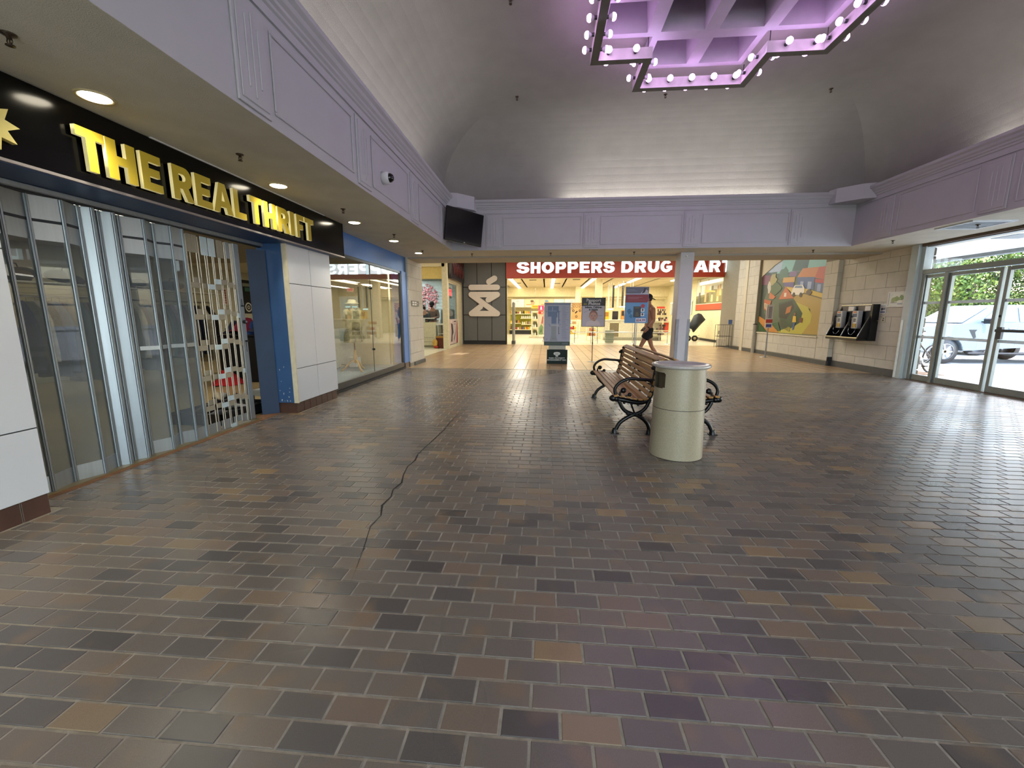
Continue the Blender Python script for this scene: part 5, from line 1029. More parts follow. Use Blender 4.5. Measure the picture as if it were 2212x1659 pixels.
MS = [('4a5b48', rect(.02, .02, 3.46, 2.36)), ('7fb4ae', [(.9, 1.9), (1.1, 2.36), (3.46, 2.36), (3.46, 1.8), (2.3, 1.85)]), ('34503c', [(1.75, 1.9), (1.95, 2.36), (2.6, 2.36), (2.5, 1.83)]), ('9fb0c8', [(.06, 1.9), (.37, 2.02), (.8, 2.19), (1.2, 2.3), (1.15, 1.95), (.42, 1.98)]),
 ('2c3a34', [(.05, .54), (.06, 1.91), (.4, 2.0), (.66, 1.88), (1.12, 1.55), (.44, 1.38), (.28, 1.11), (.37, .65), (.86, .32)]), ('6d3b54', [(.06, 1.93), (.66, 1.87), (.51, 1.57), (.06, 1.61)]), ('7a5c86', [(1.66, 1.89), (2.05, 1.88), (2.0, 1.71), (1.59, 1.77)]), ('4a6b50', blob(1.35, 1.85, .25, .2, 14, 3)),
 ('c47a2e', [(2.05, 1.68), (2.29, 1.92), (3.02, 1.88), (2.9, 1.6)]), ('b8502a', [(2.9, 1.6), (3.02, 1.88), (3.46, 1.86), (3.46, 1.5)]), ('4b5f92', [(2.07, 1.69), (2.9, 1.62), (2.9, 1.27), (2.11, 1.40)]), ('b5392e', [(2.91, 1.57), (3.46, 1.51), (3.46, 1.40), (2.93, 1.47)]), ('56658c', [(2.93, 1.47), (3.46, 1.40), (3.46, 1.13), (2.97, 1.24)]),
 ('93a3c4', [(2.25, 1.55), (2.4, 1.54), (2.4, 1.3), (2.25, 1.33)]), ('93a3c4', [(2.6, 1.52), (2.78, 1.5), (2.78, 1.27), (2.6, 1.29)]), ('8c9cc0', [(3.05, 1.42), (3.2, 1.4), (3.2, 1.2), (3.05, 1.22)]), ('c99a4e', [(1.33, 1.74), (1.96, 1.71), (1.95, 1.55), (1.31, 1.59)]), ('5b4a86', [(1.4, 1.58), (1.92, 1.56), (1.95, 1.4), (1.45, 1.45)]),
 ('c8ab48', [(1.43, 1.46), (2.06, 1.38), (2.52, 1.33), (3.46, 1.12), (3.46, .99), (2.46, 1.2), (2.02, 1.15), (1.77, 1.31)]), ('a98f47', [(1.95, 1.16), (2.51, 1.2), (3.46, .98), (3.46, .03), (2.55, .03), (2.96, .43), (2.86, .74), (2.05, .95)]), ('5c5330', [(2.02, 1.17), (2.51, 1.21), (3.46, 1.0), (3.46, .97), (2.5, 1.18), (2.05, 1.14)]),
 ('b5ad48', [(1.25, .02), (2.6, .02), (2.94, .36), (2.97, .57), (2.74, .80), (2.15, .95), (2.51, .57), (2.34, .38), (1.81, .19)]), ('2a4630', [(1.22, .96), (2.04, 1.04), (2.53, .62), (2.45, .35), (2.03, .17), (1.3, .5)]), ('171a18', [(1.24, .9), (1.95, 1.0), (2.1, .8), (1.75, .45), (1.35, .5)]), ('a5622c', [(1.7, .8), (1.95, .86), (1.9, .66), (1.65, .6)]),
 ('3f5a38', blob(.85, 1.42, .42, .2, 16, 6, .15)), ('9c9358', blob(.75, 1.72, .2, .2, 12, 2)), ('b5b0a8', blob(.55, 1.5, .12, .18, 10, 4)), ('b5623a', [(1.52, 1.45), (2.04, 1.07), (1.19, 1.07)]), ('d8d0c0', [(1.48, 1.26), (1.6, 1.26), (1.6, 1.14), (1.48, 1.14)]), ('b5623a', [(.61, 1.34), (1.0, 1.16), (.87, 1.09), (.6, 1.12)]), ('a8522e', [(.3, 1.11), (.77, 1.04), (.63, .68), (.34, .77)]), ('d9c9a8', [(.34, .98), (.68, .92), (.6, .72), (.38, .80)]),
 ('b8792e', [(.08, .54), (.92, .27), (1.41, .02), (.7, .02), (.08, .36)]), ('2f5a34', [(.05, .02), (.05, .33), (.68, .02)]), ('27502e', [(.9, .3), (1.3, .35), (1.5, .05), (1.2, .12)]),
 ('e2dcd0', [(1.85, 1.2), (1.9, 1.35), (2.0, 1.46), (2.4, 1.44), (2.5, 1.34), (2.51, 1.22), (2.3, 1.16), (2.0, 1.17)]), ('6f86a8', [(2.0, 1.38), (2.04, 1.44), (2.36, 1.42), (2.4, 1.35)]), ('2a2622', ell(2.0, 1.18, .07)), ('2a2622', ell(2.35, 1.16, .07)),
 ('3a5a94', [(2.11, .12), (2.14, .35), (2.24, .36), (2.2, .14)]), ('d9b23c', [(2.08, .36), (2.1, .55), (2.24, .54), (2.28, .36)]), ('8a5a3a', ell(2.17, .6, .045)), ('6e3f34', blob(2.5, .42, .1, .09, 8, 1)), ('5c4a3c', blob(2.72, 1.22, .12, .08, 9, 2))]
for k in range(9): MS.append(('3a3024', [(1.38 + k * .075, .47 - k * .035), (1.40 + k * .075, .47 - k * .035), (1.42 + k * .07, .22 - k * .02), (1.40 + k * .07, .22 - k * .02)]))
for k in range(5): MS.append(('6a5238', [(.4 + k * .05, .95), (.415 + k * .05, .95), (.43 + k * .045, .76), (.415 + k * .045, .76)]))
mu_ = thing('mural', 'painted mural of a small town street with shops, car and curving sandy road', 'mural', (XM + .1, 15.33, .75))
Mm = plane((0, 0, 0), (0, -1, 0), (0, 0, 1)); b = B(); b.box((0, 0, -.012), (3.46, 2.4, 0), mat('mural_board', '8f8a70', .6), M=Mm); b.build('board', mu_); b = B(); flat(b, Mm, MS, printmat('mural_print', .4), .0004); b.build('painting', mu_)
# white spandrel that gives the mural its arched head
b = B(); M2 = plane((XM + .105, 15.33, .75), (0, -1, 0), (0, 0, 1)); pts = [(0, 3.0), (0, 1.86)] + [(.09, 1.91), (.37, 2.02), (.8, 2.19), (1.17, 2.29), (1.5, 2.36), (1.9, 2.40), (2.8, 2.40), (3.2, 2.33), (3.46, 2.2), (3.46, 3.0)]
b.prism(pts, 0, .03, pierw, M=M2); struct('trim_19', b)
# right block wall of the court
b = B(); b.box((7.456, 9.30, 0), (7.7, 11.36, SOF + .2), mortar); rw = struct('wall_right', b)
ZR = [.15, .34, .65, .965, 1.28, 1.60, 1.915, 2.235, 2.55, SOF]
blocks(rw, lambda u, z, d: (7.456 - d, u, z), 9.31, 11.36, ZR, .62, off=.45)
slab('baseboard_right', (7.43, 9.30, 0), (7.456, 11.34, .15), basem)
# payphones
ph = thing('payphone_shelf', 'black wall shelf unit with three slanted dividers holding two payphones', 'phone shelf', (7.45, 10.6, .73))
def Q(n, f, p=ph): b = B(); f(b); o = b.build(n, p); o.location = (-7.45, -10.6, -.73) if p is ph else (0, 0, 0); return o
Q('back_panel', lambda b: b.box((7.40, 10.04, .76), (7.45, 11.12, 1.40), dark))
Q('header', lambda b: (b.box((7.39, 10.04, 1.40), (7.45, 11.12, 1.545), mat('header_brown', '59524a', .5)), b.box((7.38, 10.04, 1.545), (7.45, 11.12, 1.56), chrome)))
Q('shelf', lambda b: (b.box((7.08, 10.05, .735), (7.45, 11.12, .80), dark, bev=.008), b.box((7.075, 10.05, .79), (7.10, 11.12, .81), chrome)))
for y in (11.12, 10.60, 10.06): Q('divider', lambda b: (b.prism([(7.44, .80), (7.08, .80), (7.11, .86), (7.40, 1.54), (7.44, 1.54)], y - .02, y + .015, dark, ax=1), b.tube([(7.08, y, .80), (7.11, y, .87), (7.40, y, 1.54)], .007, chrome, 6)))
Q('end_slab', lambda b: b.box((7.30, 10.0, .735), (7.45, 10.04, 1.56), dark))
for k, y in enumerate((11.0, 10.47)):
    t_ = thing('payphone', ['left silver payphone with black handset on the wall shelf', 'right silver payphone with black handset on the wall shelf'][k], 'telephone', (7.38, y, 1.0)); sv = mat('phone_silver', 'c4c6c8', .35, metal=.25)
    one('housing', lambda b: b.box((-.12, -.10, .0), (0, .09, .42), sv, bev=.015), t_)
    one('coin_panel', lambda b: b.box((-.13, -.085, .03), (-.12, .02, .12), mat('coin_gold', 'a58a3a', .4, metal=.3), bev=.004), t_)
    b = B()
    for r_ in range(4):
        for c in range(3): b.box((-.128, -.06 + c * .025, .16 + r_ * .022), (-.12, -.043 + c * .025, .175 + r_ * .022), mat('key_dark', '54585c', .5))
    b.build('keypad', t_); one('display_card', lambda b: b.box((-.124, -.07, .27), (-.12, .06, .355), mat('card_dark', '3c4a66', .4)), t_)
    one('orange_label', lambda b: b.box((-.128, -.05, .37), (-.12, .05, .40), mat('phone_orange', 'c46a30', .5)), t_); one('handset', lambda b: (b.tube([(-.13, .085, .05), (-.15, .09, .08), (-.16, .09, .18), (-.15, .09, .27), (-.13, .085, .30)], [.028, .02, .016, .02, .028], blk, 10)), t_)
    one('cord', lambda b: b.tube([(-.14, .09, .04), (-.15, .11, -.05), (-.13, .10, -.13), (-.10, .06, -.15), (-.06, .03, -.08), (-.04, .02, .01)], .007, chrome, 6), t_)
    o = B().box((-.05, -.09, 0), (0, .09, .11), mat('notice_pale', 'cfd0cc', .5), bev=.004).box((-.055, -.08, .01), (-.05, .08, .1), mat('notice_face', 'd8d4d0', .5)).build('phone_notice', loc=(7.39, y - .27, 1.415)); tag(o, 'small pale notice box above the %s payphone' % ('left' if k == 0 else 'right'), 'sign')
# framed map, flyer, outlet with conduit
poster('framed_map', 'white framed map with green patches on the block wall beside the door', plane((7.44, 9.78, 1.51), (0, -1, 0), (0, 0, 1)), .44, .28, [('cfd2c8', rect(0, 0, .44, .28)), ('7c9456', blob(.2, .15, .1, .05, 12, 3)), ('5c7c4c', rect(.30, .12, .36, .2)), ('6d8a50', blob(.33, .18, .05, .05, 9, 4)), ('8f9c6a', blob(.12, .12, .06, .05, 9, 6)), ('6a7484', rect(.06, .065, .22, .075)), ('9aa8b4', rect(.24, .03, .36, .06)), ('b9c4cc', rect(.05, .22, .1, .24))], 'd5d6d0', 'picture', mat('frame_silver', 'd3d3cf', .4))
poster('taped_flyer', 'small white flyer with blue print taped right of the payphones', plane((7.44, 9.985, 1.35), (0, -1, 0), (0, 0, 1)), .17, .21, [('4c5c88', rect(.02, .02, .15, .05)), ('3a3f4c', ell(.06, .1, .03)), ('7c8694', rect(.09, .08, .15, .13)), ('8a94a0', rect(.02, .16, .15, .175))], 'd2d4d2')
ot = thing('power_outlet', 'outlet box with a short conduit leading to the payphone shelf', 'outlet', (7.43, 9.84, 1.16))
one('cover', lambda b: (b.box((0, -.04, 0), (.02, .04, .13), pierw, bev=.006), b.box((-.004, -.015, .03), (0, .015, .055), blk), b.box((-.004, -.015, .075), (0, .015, .1), blk)), ot); one('conduit', lambda b: b.tube([(.005, 0, .1), (-.01, .03, .07), (.0, .06, .03), (.0, .18, .03)], .009, pierw, 8), ot)
# entrance: painted end pilaster, glazed doors and transom
dfr = mat('door_aluminium', '7f8481', .4, metal=.5, var=.04); wpt = mat('entrance_paint', 'b6c0c0', .5, var=.03)
slab('trim_20', (7.37, 9.14, 0), (7.66, 9.30, SOF + .1), wpt); slab('trim_21', (7.44, 9.06, 0), (7.60, 9.14, 2.72), wpt)
o = B().box((-.006, -.03, 0), (0, .03, 1.20), mat('guard_bright', 'dfeaea', .3), bev=.004).build('corner_guard', loc=(7.368, 9.255, .02)); tag(o, 'bright corner guard strip on the white pilaster beside the doors', 'corner guard')
g2 = glass('entrance_glass', 'ffffff', .9)
def door(n, f): b = B(); f(b); return struct(n, b)
door('trim_22', lambda b: (b.box((7.44, 2.0, 2.115), (7.58, 9.06, 2.205), dfr, bev=.004), b.box((7.46, 2.0, 2.64), (7.56, 9.06, 2.70), dfr), b.box((7.44, 2.0, 0), (7.6, 9.1, .02), mat('sill_brown', '5c4a3c', .5))))
slab('trim_23', (7.40, 2.0, 2.655), (7.46, 9.1, 2.70), mat('head_brown', '57483a', .6))
ys = [9.06, 8.56, 7.575, 6.59, 6.09, 5.59, 4.60, 3.62, 3.1, 2.1]
for y in (9.03, 8.56, 6.56, 6.09, 5.6, 3.6, 3.1, 2.05): door('trim_24', lambda b: b.box((7.45, y - .035, 0), (7.57, y + .035, 2.12), dfr, bev=.004))
tw_ = struct('window_4', B().box((7.50, 2.0, 2.205), (7.515, 2.01, 2.64), dfr))
one('pane', lambda b: b.quad((7.51, 2.0, 2.205), (7.51, 9.06, 2.205), (7.51, 9.06, 2.64), (7.51, 2.0, 2.64), g2), tw_)
fr = mat('frost_band', 'dfeef2', .6)
bays = [(8.595, 8.995, 'window_5'), (7.60, 8.525, 'door_3'), (6.60, 7.55, 'door_4'), (6.125, 6.525, 'window_6'), (5.635, 6.055, 'window_7'), (4.625, 5.565, 'door_5'), (3.635, 4.575, 'door_6'), (2.1, 3.07, 'window_8')]
for y0, y1, n in bays:
    w = .055 if n.startswith('door') else .02
    o = door(n, lambda b: (b.box((7.48, y0, .02), (7.54, y0 + w, 2.10), dfr, bev=.004), b.box((7.48, y1 - w, .02), (7.54, y1, 2.10), dfr, bev=.004), b.box((7.48, y0 + w, .02), (7.54, y1 - w, .13), dfr, bev=.004), b.box((7.48, y0 + w, 2.04), (7.54, y1 - w, 2.10), dfr, bev=.004)))
    one('pane', lambda b: b.quad((7.51, y0 + w, .13), (7.51, y1 - w, .13), (7.51, y1 - w, 2.04), (7.51, y0 + w, 2.04), g2), o)
    for z in (.86, 1.53): one('frosted_band', lambda b: b.box((7.504, y0 + w, z), (7.507, y1 - w, z + .05), fr), o)
    if n.startswith('door') and n != 'door_3':
        yh = y1 if n in ('door_4', 'door_6') else y0
        one('push_bar', lambda b: (b.box((7.42, y0 + .04, 1.04), (7.455, y1 - .04, 1.085), mat('bar_dark', '3c3f42', .35), bev=.006), b.box((7.44, yh - .13 if yh == y1 else yh + .05, .92), (7.48, yh - .05 if yh == y1 else yh + .13, 1.12), mat('bar_dark', '3c3f42'))), o)
        one('lock', lambda b: b.cyl((7.485, yh - .03 if yh == y1 else yh + .03, 1.30), (7.47, yh - .03 if yh == y1 else yh + .03, 1.30), .02, blk, 10), o)
slab('wall_right', (7.45, -6, 0), (7.7, 2.0, SOF + .1), block)
# ================================================================== OUTSIDE
conc = mat('concrete_ground', 'a3a6a8', .9, var=.12, scale=1.2, bump=.2, bscale=20)
slab('ground', (7.62, -12, -.12), (10.0, 40, -.015), mat('walk_concrete', 'cfd3d5', .85, var=.1, scale=1.5)); slab('ground', (10.0, -30, -.4), (70, 70, -.15), conc)
slab('ceiling', (7.7, -6, 2.80), (10.6, 22, 2.95), mat('canopy_soffit', 'e8eff0', .85)); slab('trim_25', (10.45, -6, 2.72), (10.65, 22, 3.25), mat('canopy_fascia', '6f7474', .6))
o = thing('canopy_vent', 'flat diamond shaped vent in the outdoor canopy ceiling', 'vent', (8.9, 8.9, 2.79)); one('grille', lambda b: b.box((-.25, -.25, 0), (.25, .25, .02), mat('vent_shade', '7a8080', .6), bev=.005), o)
stn = mat('rubble_stone', '453f33', .9, var=.25, scale=5, bump=.9, bscale=9)
cl = thing('stone_column', 'rough stone column standing just outside the glass', 'column', (8.05, 9.98, 0)); rg = random.Random(14); z = -.02
while z < 2.80:
    hh = rg.uniform(.13, .22); zt = min(z + hh, 2.82); x = -.21
    for (xa, xb) in ((-.21, rg.uniform(-.05, .05)), (None, .21)):
        xa = x if xa is None else xa; b = B(); j = rg.uniform(.0, .03); b.box((xa, -.21 - j, z + .006), (xb - .008, .21 + j, zt - .006), stn, bev=.018); b.build('stone', cl); x = xb
    z = zt
ac = thing('ceiling_vent', 'square louvred air vent in the soffit above the entrance doors', 'vent', (6.60, 7.26, SOF))
one('frame', lambda b: [b.box(a, c, mat('vent_white', 'd6dcdc', .4)) for a, c in (((-.31, -.31, -.02), (.31, -.27, 0)), ((-.31, .27, -.02), (.31, .31, 0)), ((-.31, -.27, -.02), (-.27, .27, 0)), ((.27, -.27, -.02), (.31, .27, 0)))], ac)
for k in range(6): one('louvre', lambda b: b.box((-.27, -.26 + k * .09, -.015), (.27, -.20 + k * .09, -.004), mat('vent_mid', '8a9294', .5)), ac)
ac.rotation_euler = (0, 0, R(45)); ac.rotation_euler = (0, 0, 0)
# pickup truck, nose towards the building
tk = thing('pickup_truck', 'white pickup truck parked outside nose towards the doors', 'truck', (12.15, 14.45, -.15)); K = .9
tp = mat('truck_white', '75838c', .25, var=.01); tg = mat('truck_glass', '8fb0c4', .08, var=.02); tb_ = mat('truck_black', '1b1d20', .4); rim = mat('alloy', 'a9abae', .3, metal=.7)
def T(n, f):
    b = B(); f(b); b.v = [(x * K, y * K, z * K) for x, y, z in b.v]; return b.build(n, tk)
W2 = 1.0
body = [(-.95, .48), (-.98, .80), (-.92, 1.15), (-.75, 1.26), (.55, 1.36), (.62, 1.38), (3.55, 1.38), (3.6, 1.30), (5.0, 1.30), (5.0, .62), (4.15, .55), (4.15, .62)] + arc(3.70, .42, .50, 25, 155, 8) + [(.52, .45)] + arc(0, .42, .50, 10, 170, 8) + [(-.55, .42)]
T('body', lambda b: b.prism(body, -W2, W2, tp, ax=1))
cab = [(.50, 1.36), (1.35, 1.92), (1.6, 1.98), (3.0, 1.98), (3.25, 1.92), (3.55, 1.38)]
def cabf(b):
    n_ = len(cab); V = []
    for s_ in (-1, 1): V += [(x, s_ * (W2 - .02 - (z - 1.36) * .28), z) for x, z in cab]
    b.add(V, [(i, (i + 1) % n_, n_ + (i + 1) % n_, n_ + i) for i in range(n_)] + [tuple(range(n_)), tuple(range(n_, 2 * n_))], tp)
T('cab', cabf)
def sideglass(b, pts):
    for s_ in (-1, 1): b.add([(x, s_ * (W2 + .0 - (z - 1.36) * .28), z) for x, z in pts], [tuple(range(len(pts)))], tg)
T('side_window', lambda b: sideglass(b, [(.95, 1.42), (1.45, 1.86), (2.05, 1.90), (2.05, 1.42)])); T('side_window', lambda b: sideglass(b, [(2.13, 1.42), (2.13, 1.90), (2.95, 1.90), (3.2, 1.6), (3.22, 1.42)]))
T('windscreen', lambda b: b.add([(.50, -.82, 1.39), (.50, .82, 1.39), (1.32, .72, 1.925), (1.32, -.72, 1.925)], [(0, 1, 2, 3)], tg))
for x in (0, 3.70):
    for s_ in (-1, 1):
        def wh(b):
            b.lathe([(.24, -.13), (.40, -.12), (.42, -.08), (.42, .08), (.40, .12), (.24, .13)], tb_, 28, c=(x, s_ * .86, .42), axis=(0, s_, 0)); 
        w_o = T('wheel', wh)
        def rimf(b):
            b.lathe([(.001, .07), (.25, .06), (.27, .13), (.25, .135)], rim, 24, c=(x, s_ * .86, .42), axis=(0, s_, 0))
            for q in range(7):
                a = 2 * PI * q / 7; c_, s2 = math.cos(a), math.sin(a); y_ = s_ * (.86 + .12); b.add([(x - .03 * s2, y_, .42 + .03 * c_), (x + .03 * s2, y_, .42 - .03 * c_), (x + .25 * c_ + .02 * s2, y_, .42 + .25 * s2 - .02 * c_), (x + .25 * c_ - .02 * s2, y_, .42 + .25 * s2 + .02 * c_)], [(0, 1, 2, 3)], mat('spoke', 'd0d2d4', .25, metal=.8))
        T('rim', rimf).parent = w_o
for s_ in (-1, 1):
    T('door_mirror', lambda b: (b.box((.95, s_ * 1.02, 1.36), (1.05, s_ * 1.28, 1.54), tb_, bev=.03), b.box((.94, s_ * 1.0, 1.40), (1.0, s_ * 1.06, 1.44), tb_))); T('headlight', lambda b: (b.box((-.97, s_ * .66, .95), (-.70, s_ * 1.008, 1.12), mat('lamp_clear', 'c9d2d6', .1), bev=.03), b.box((-.90, s_ * .9, .86), (-.72, s_ * 1.01, .93), mat('lamp_orange', 'd86a2a', .3))))
    T('running_board', lambda b: b.box((.65, s_ * .92, .34), (3.05, s_ * 1.05, .40), tb_, bev=.02)); T('fender_vent', lambda b: b.add([(.60, s_ * 1.004, 1.16), (.86, s_ * 1.004, 1.16), (.80, s_ * 1.004, 1.08), (.86, s_ * 1.004, .9), (.78, s_ * 1.004, .86), (.66, s_ * 1.004, 1.06)], [(0, 1, 2, 3, 4, 5)], tb_))
    T('door_seam', lambda b: [b.box((x - .006, s_ * 1.0, .55), (x + .006, s_ * 1.004, 1.40), mat('seam_grey', '8d9496', .5)) for x in (.93, 2.09, 3.16)]); T('door_handle', lambda b: [b.box((x, s_ * 1.0, 1.18), (x + .2, s_ * 1.03, 1.22), chrome, bev=.01) for x in (1.8, 2.9)])
    T('arch_lip', lambda b: b.tube([(x, s_ * 1.0, z) for x, z in arc(0, .42, .52, 5, 175, 12)], .02, tp, 6))
T('grille', lambda b: (b.box((-.995, -.62, .72), (-.96, .62, 1.12), tb_, bev=.02), b.box((-1.02, -.95, .46), (-.9, .95, .64), mat('bumper', 'b8bcbe', .3, metal=.4), bev=.04)))
T('bed_rail', lambda b: (b.box((3.62, -.98, 1.30), (5.0, -.88, 1.36), tb_), b.box((3.62, .88, 1.30), (5.0, .98, 1.36), tb_)))
# bicycle leaning by the stone column
bi = thing('bicycle', 'dark bicycle parked outside beside the stone column', 'bicycle', (8.98, 10.32, -.015)); bi.rotation_euler = (0, 0, R(20)); tyre = mat('tyre', '22262a', .7)
for k, x in enumerate((0, -1.02)):
    def bw(b):
        pts = [(x + .315 * math.cos(2 * PI * i / 32), 0, .33 + .315 * math.sin(2 * PI * i / 32)) for i in range(33)]; b.tube(pts, .018, tyre, 6, caps=False)
        pts = [(x + .285 * math.cos(2 * PI * i / 32), 0, .33 + .285 * math.sin(2 * PI * i / 32)) for i in range(33)]; b.tube(pts, .008, chrome, 5, caps=False)
        for q in range(18):
            a = 2 * PI * q / 18; b.cyl((x, .012 * (-1) ** q, .33), (x + .285 * math.cos(a), 0, .33 + .285 * math.sin(a)), .0022, chrome, 4)
        b.cyl((x, -.04, .33), (x, .04, .33), .022, chrome, 8)
    one('wheel', bw, bi)
fc = mat('bike_frame', '2a2e38', .35)
one('bike_frame', lambda b: [b.tube(p, .017, fc, 8) for p in ([(0, 0, .33), (-.42, 0, .30)], [(-.42, 0, .30), (-.58, 0, .84)], [(0, 0, .33), (-.55, 0, .74)], [(-.42, 0, .30), (-.92, 0, .80)], [(-.55, 0, .74), (-.90, 0, .86)], [(-.90, 0, .90), (-1.02, 0, .33)])], bi)
one('handlebar', lambda b: (b.tube([(-.84, -.28, .98), (-.90, -.1, 1.0), (-.90, .1, 1.0), (-.84, .28, .98)], .013, blk, 8), b.cyl((-.90, 0, .88), (-.90, 0, 1.0), .014, chrome, 8)), bi)
one('saddle', lambda b: (b.ball((-.60, 0, .90), .08, blk, 10, 6, (1.6, .9, .4)), b.cyl((-.58, 0, .82), (-.60, 0, .9), .012, chrome, 6)), bi); one('crank', lambda b: (b.cyl((-.42, -.03, .30), (-.42, .0, .30), .09, mat('chain_grey', '55585c', .4), 18), b.tube([(-.42, -.05, .30), (-.35, -.06, .18)], .01, chrome, 6), b.box((-.40, -.12, .16), (-.30, -.05, .19), blk)), bi)
one('reflector', lambda b: b.box((.02, -.03, .42), (.10, .03, .47), mat('reflector_red', 'd8402a', .3)), bi)
# bank of trees and hedge beyond the car park
def tree(x, y, hgt, rad, c1, c2, lab, seed, n_=11000, zb=-.15, sq=1):
    t_ = thing('leafy_tree', lab, 'tree', (x, y, zb), group='trees beyond the car park'); r = random.Random(seed); bark = mat('bark', '4a4034', .9)
    one('trunk', lambda b: (b.tube([(0, 0, 0), (.05, 0, hgt * .3), (-.05, .05, hgt * .62)], [.16, .13, .08], bark, 8), b.tube([(.02, 0, hgt * .35), (rad * .5, 0, hgt * .6)], [.08, .04], bark, 6), b.tube([(.0, 0, hgt * .4), (-rad * .5, .2, hgt * .65)], [.08, .04], bark, 6)), t_)
    lumps = [(r.uniform(-.8, .8) * rad, r.uniform(-.8, .8) * rad, hgt * r.uniform(.12, .92), rad * r.uniform(.3, .55)) for _ in range(16)]; V = []; F = []
    for k in range(n_):
        cx, cy, cz, lr = lumps[k % 16]; d = Vector((r.gauss(0, 1), r.gauss(0, 1), r.gauss(0, 1))).normalized() * lr * r.uniform(.75, 1.05); p = Vector((cx, cy, cz)) + d; s = r.uniform(.05, .105); n0 = (d.normalized() + Vector((r.uniform(-.6, .6), r.uniform(-.6, .6), r.uniform(-.2, .8)))).normalized(); u_ = n0.orthogonal().normalized(); w_ = n0.cross(u_); o_ = len(V)
        V += [p - u_ * s, p + w_ * s * .5, p + u_ * s, p - w_ * s * .5]; F.append((o_, o_ + 1, o_ + 2, o_ + 3))
    b = B(); h_ = len(F) // 2; b.add(V, F[:h_], mat('leaf_' + c1, c1, .6, var=.3, scale=2)); b.add(V, F[h_:], mat('leaf_' + c2, c2, .6, var=.3, scale=2)); o = b.build('foliage', t_); o['kind'] = 'stuff'
TS = [(15.5, 21.5, 6.0, 2.6, '5c7420', '46601f', 'yellow green tree seen above the truck bonnet'), (19.5, 21.0, 6.2, 2.7, '6c7c22', '4e6620', 'bright yellow green tree above the truck cab'), (23.5, 19.5, 6.5, 2.8, '5c7024', '3b5624', 'green tree at the right edge beyond the truck'), (12.3, 22.0, 5.6, 2.4, '486a3a', '3a5c34', 'bluish green tree behind the stone column'), (27, 17, 6.0, 2.8, '506824', '445c24', 'tree farther right beyond the car park'), (17.5, 24.5, 7.0, 3.0, '405422', '364e20', 'taller dark tree behind the yellow green ones'), (21.7, 24, 7.2, 3.0, '465c24', '384f20', 'second tall dark tree behind the yellow green ones')]
for k, a in enumerate(TS): tree(*a, 40 + k)
slab('ground', (9.5, 26, -.4), (45, 60, 2.6), mat('bank_green', '6a7a3c', .95, var=.3, scale=1))
cr2 = thing('parked_car', 'dark parked car hidden behind the pickup truck, only a wheel showing', 'car', (17.2, 17.4, -.15))
pb = [(-2.1, .35), (-2.15, .75), (-1.2, .92), (-.6, 1.35), (.9, 1.38), (1.6, .98), (2.15, .9), (2.2, .4)]
one('body', lambda b: b.prism(pb, -.85, .85, mat('car_grey', '5a6068', .3), ax=1), cr2)
for x in (-1.35, 1.35):
    for s_ in (-1, 1): one('wheel', lambda b: b.lathe([(.001, .1), (.18, .1), (.2, .12), (.32, .1), (.32, -.1), (.001, -.1)], tb_, 20, c=(x, s_ * .78, .32), axis=(0, s_, 0)), cr2)
# ================================================================== THINGS IN THE COURT
# white square pillar
pl_ = thing('pillar', 'white square pillar behind the bench with clear corner guards', 'pillar', (3.135, 10.03, 0)); pm = mat('pillar_paint', 'c5c2c6', .5, var=.02)
one('shaft', lambda b: b.box((-.15, -.18, 0), (.15, .18, SOF), pm, bev=.006), pl_)
for sx in (-1, 1):
    one('corner_guard', lambda b: (b.box((sx * .155, -.186, .02), (sx * .09, -.182, 1.22), mat('guard_clear', '9b9ea4', .15)), b.box((sx * .156, -.186, .02), (sx * .152, -.12, 1.22), mat('guard_clear', '9b9ea4', .15))), pl_)
o = B().ball((0, 0, 0), .02, mat('print_white', 'e6e6e2'), 10, 6).build('sensor', loc=(3.10, 9.845, 2.62)); o.parent = pl_; o.location = (-.02, -.185, 2.62)
# litter bin
agg = mat('bin_aggregate', '9b9078', .33, var=.22, scale=190, bump=.03, bscale=200)
cn = thing('litter_bin', 'tall round beige stone litter bin in front of the bench', 'litter bin', (1.235, 3.85, 0)); rb_ = .236; rt_ = .218; seg = 120
def canbody(b, z0, z1, holes):
    nz = 44; V = []
    for j in range(nz + 1):
        z = z0 + (z1 - z0) * j / nz; r_ = rb_ + (rt_ - rb_) * z / .85
        for i in range(seg): a = 2 * PI * i / seg; V.append((r_ * math.cos(a), r_ * math.sin(a), z))
    F = []
    for j in range(nz):
        for i in range(seg):
            zc = z0 + (z1 - z0) * (j + .5) / nz; a = (i + .5) * 360 / seg
            if any((abs((a - h_ + 180) % 360 - 180) / w_) ** 7 + (abs(zc - (za + zb) / 2) / ((zb - za) / 2)) ** 7 < 1 for h_, w_, za, zb in holes): continue
            F.append((j * seg + i, j * seg + (i + 1) % seg, (j + 1) * seg + (i + 1) % seg, (j + 1) * seg + i))
    b.add(V, F, agg, True)
one('base_drum', lambda b: canbody(b, .012, .465, []), cn)
one('upper_drum', lambda b: (canbody(b, .470, .838, [(189, 30, .655, .80), (8, 28, .64, .80)]), b.lathe([(.19, .60), (.185, .60), (.185, .83), (.19, .83)], mat('bin_inside', '4d402c', .8), 40)), cn)
one('seam_ring', lambda b: b.lathe([(.222, .462), (.222, .473)], mat('bin_dark', '2a2620', .8), 48), cn)
one('lid', lambda b: b.lathe([(.001, .835), (.232, .835), (.252, .845), (.256, .858), (.250, .868), (.228, .868), (.20, .856), (.001, .852)], mat('bin_lid', 'aca6a0', .2, var=.08, scale=60), 56), cn)
one('foot_ring', lambda b: b.lathe([(.20, 0), (.225, 0), (.225, .013), (.20, .013)], blk, 48), cn)
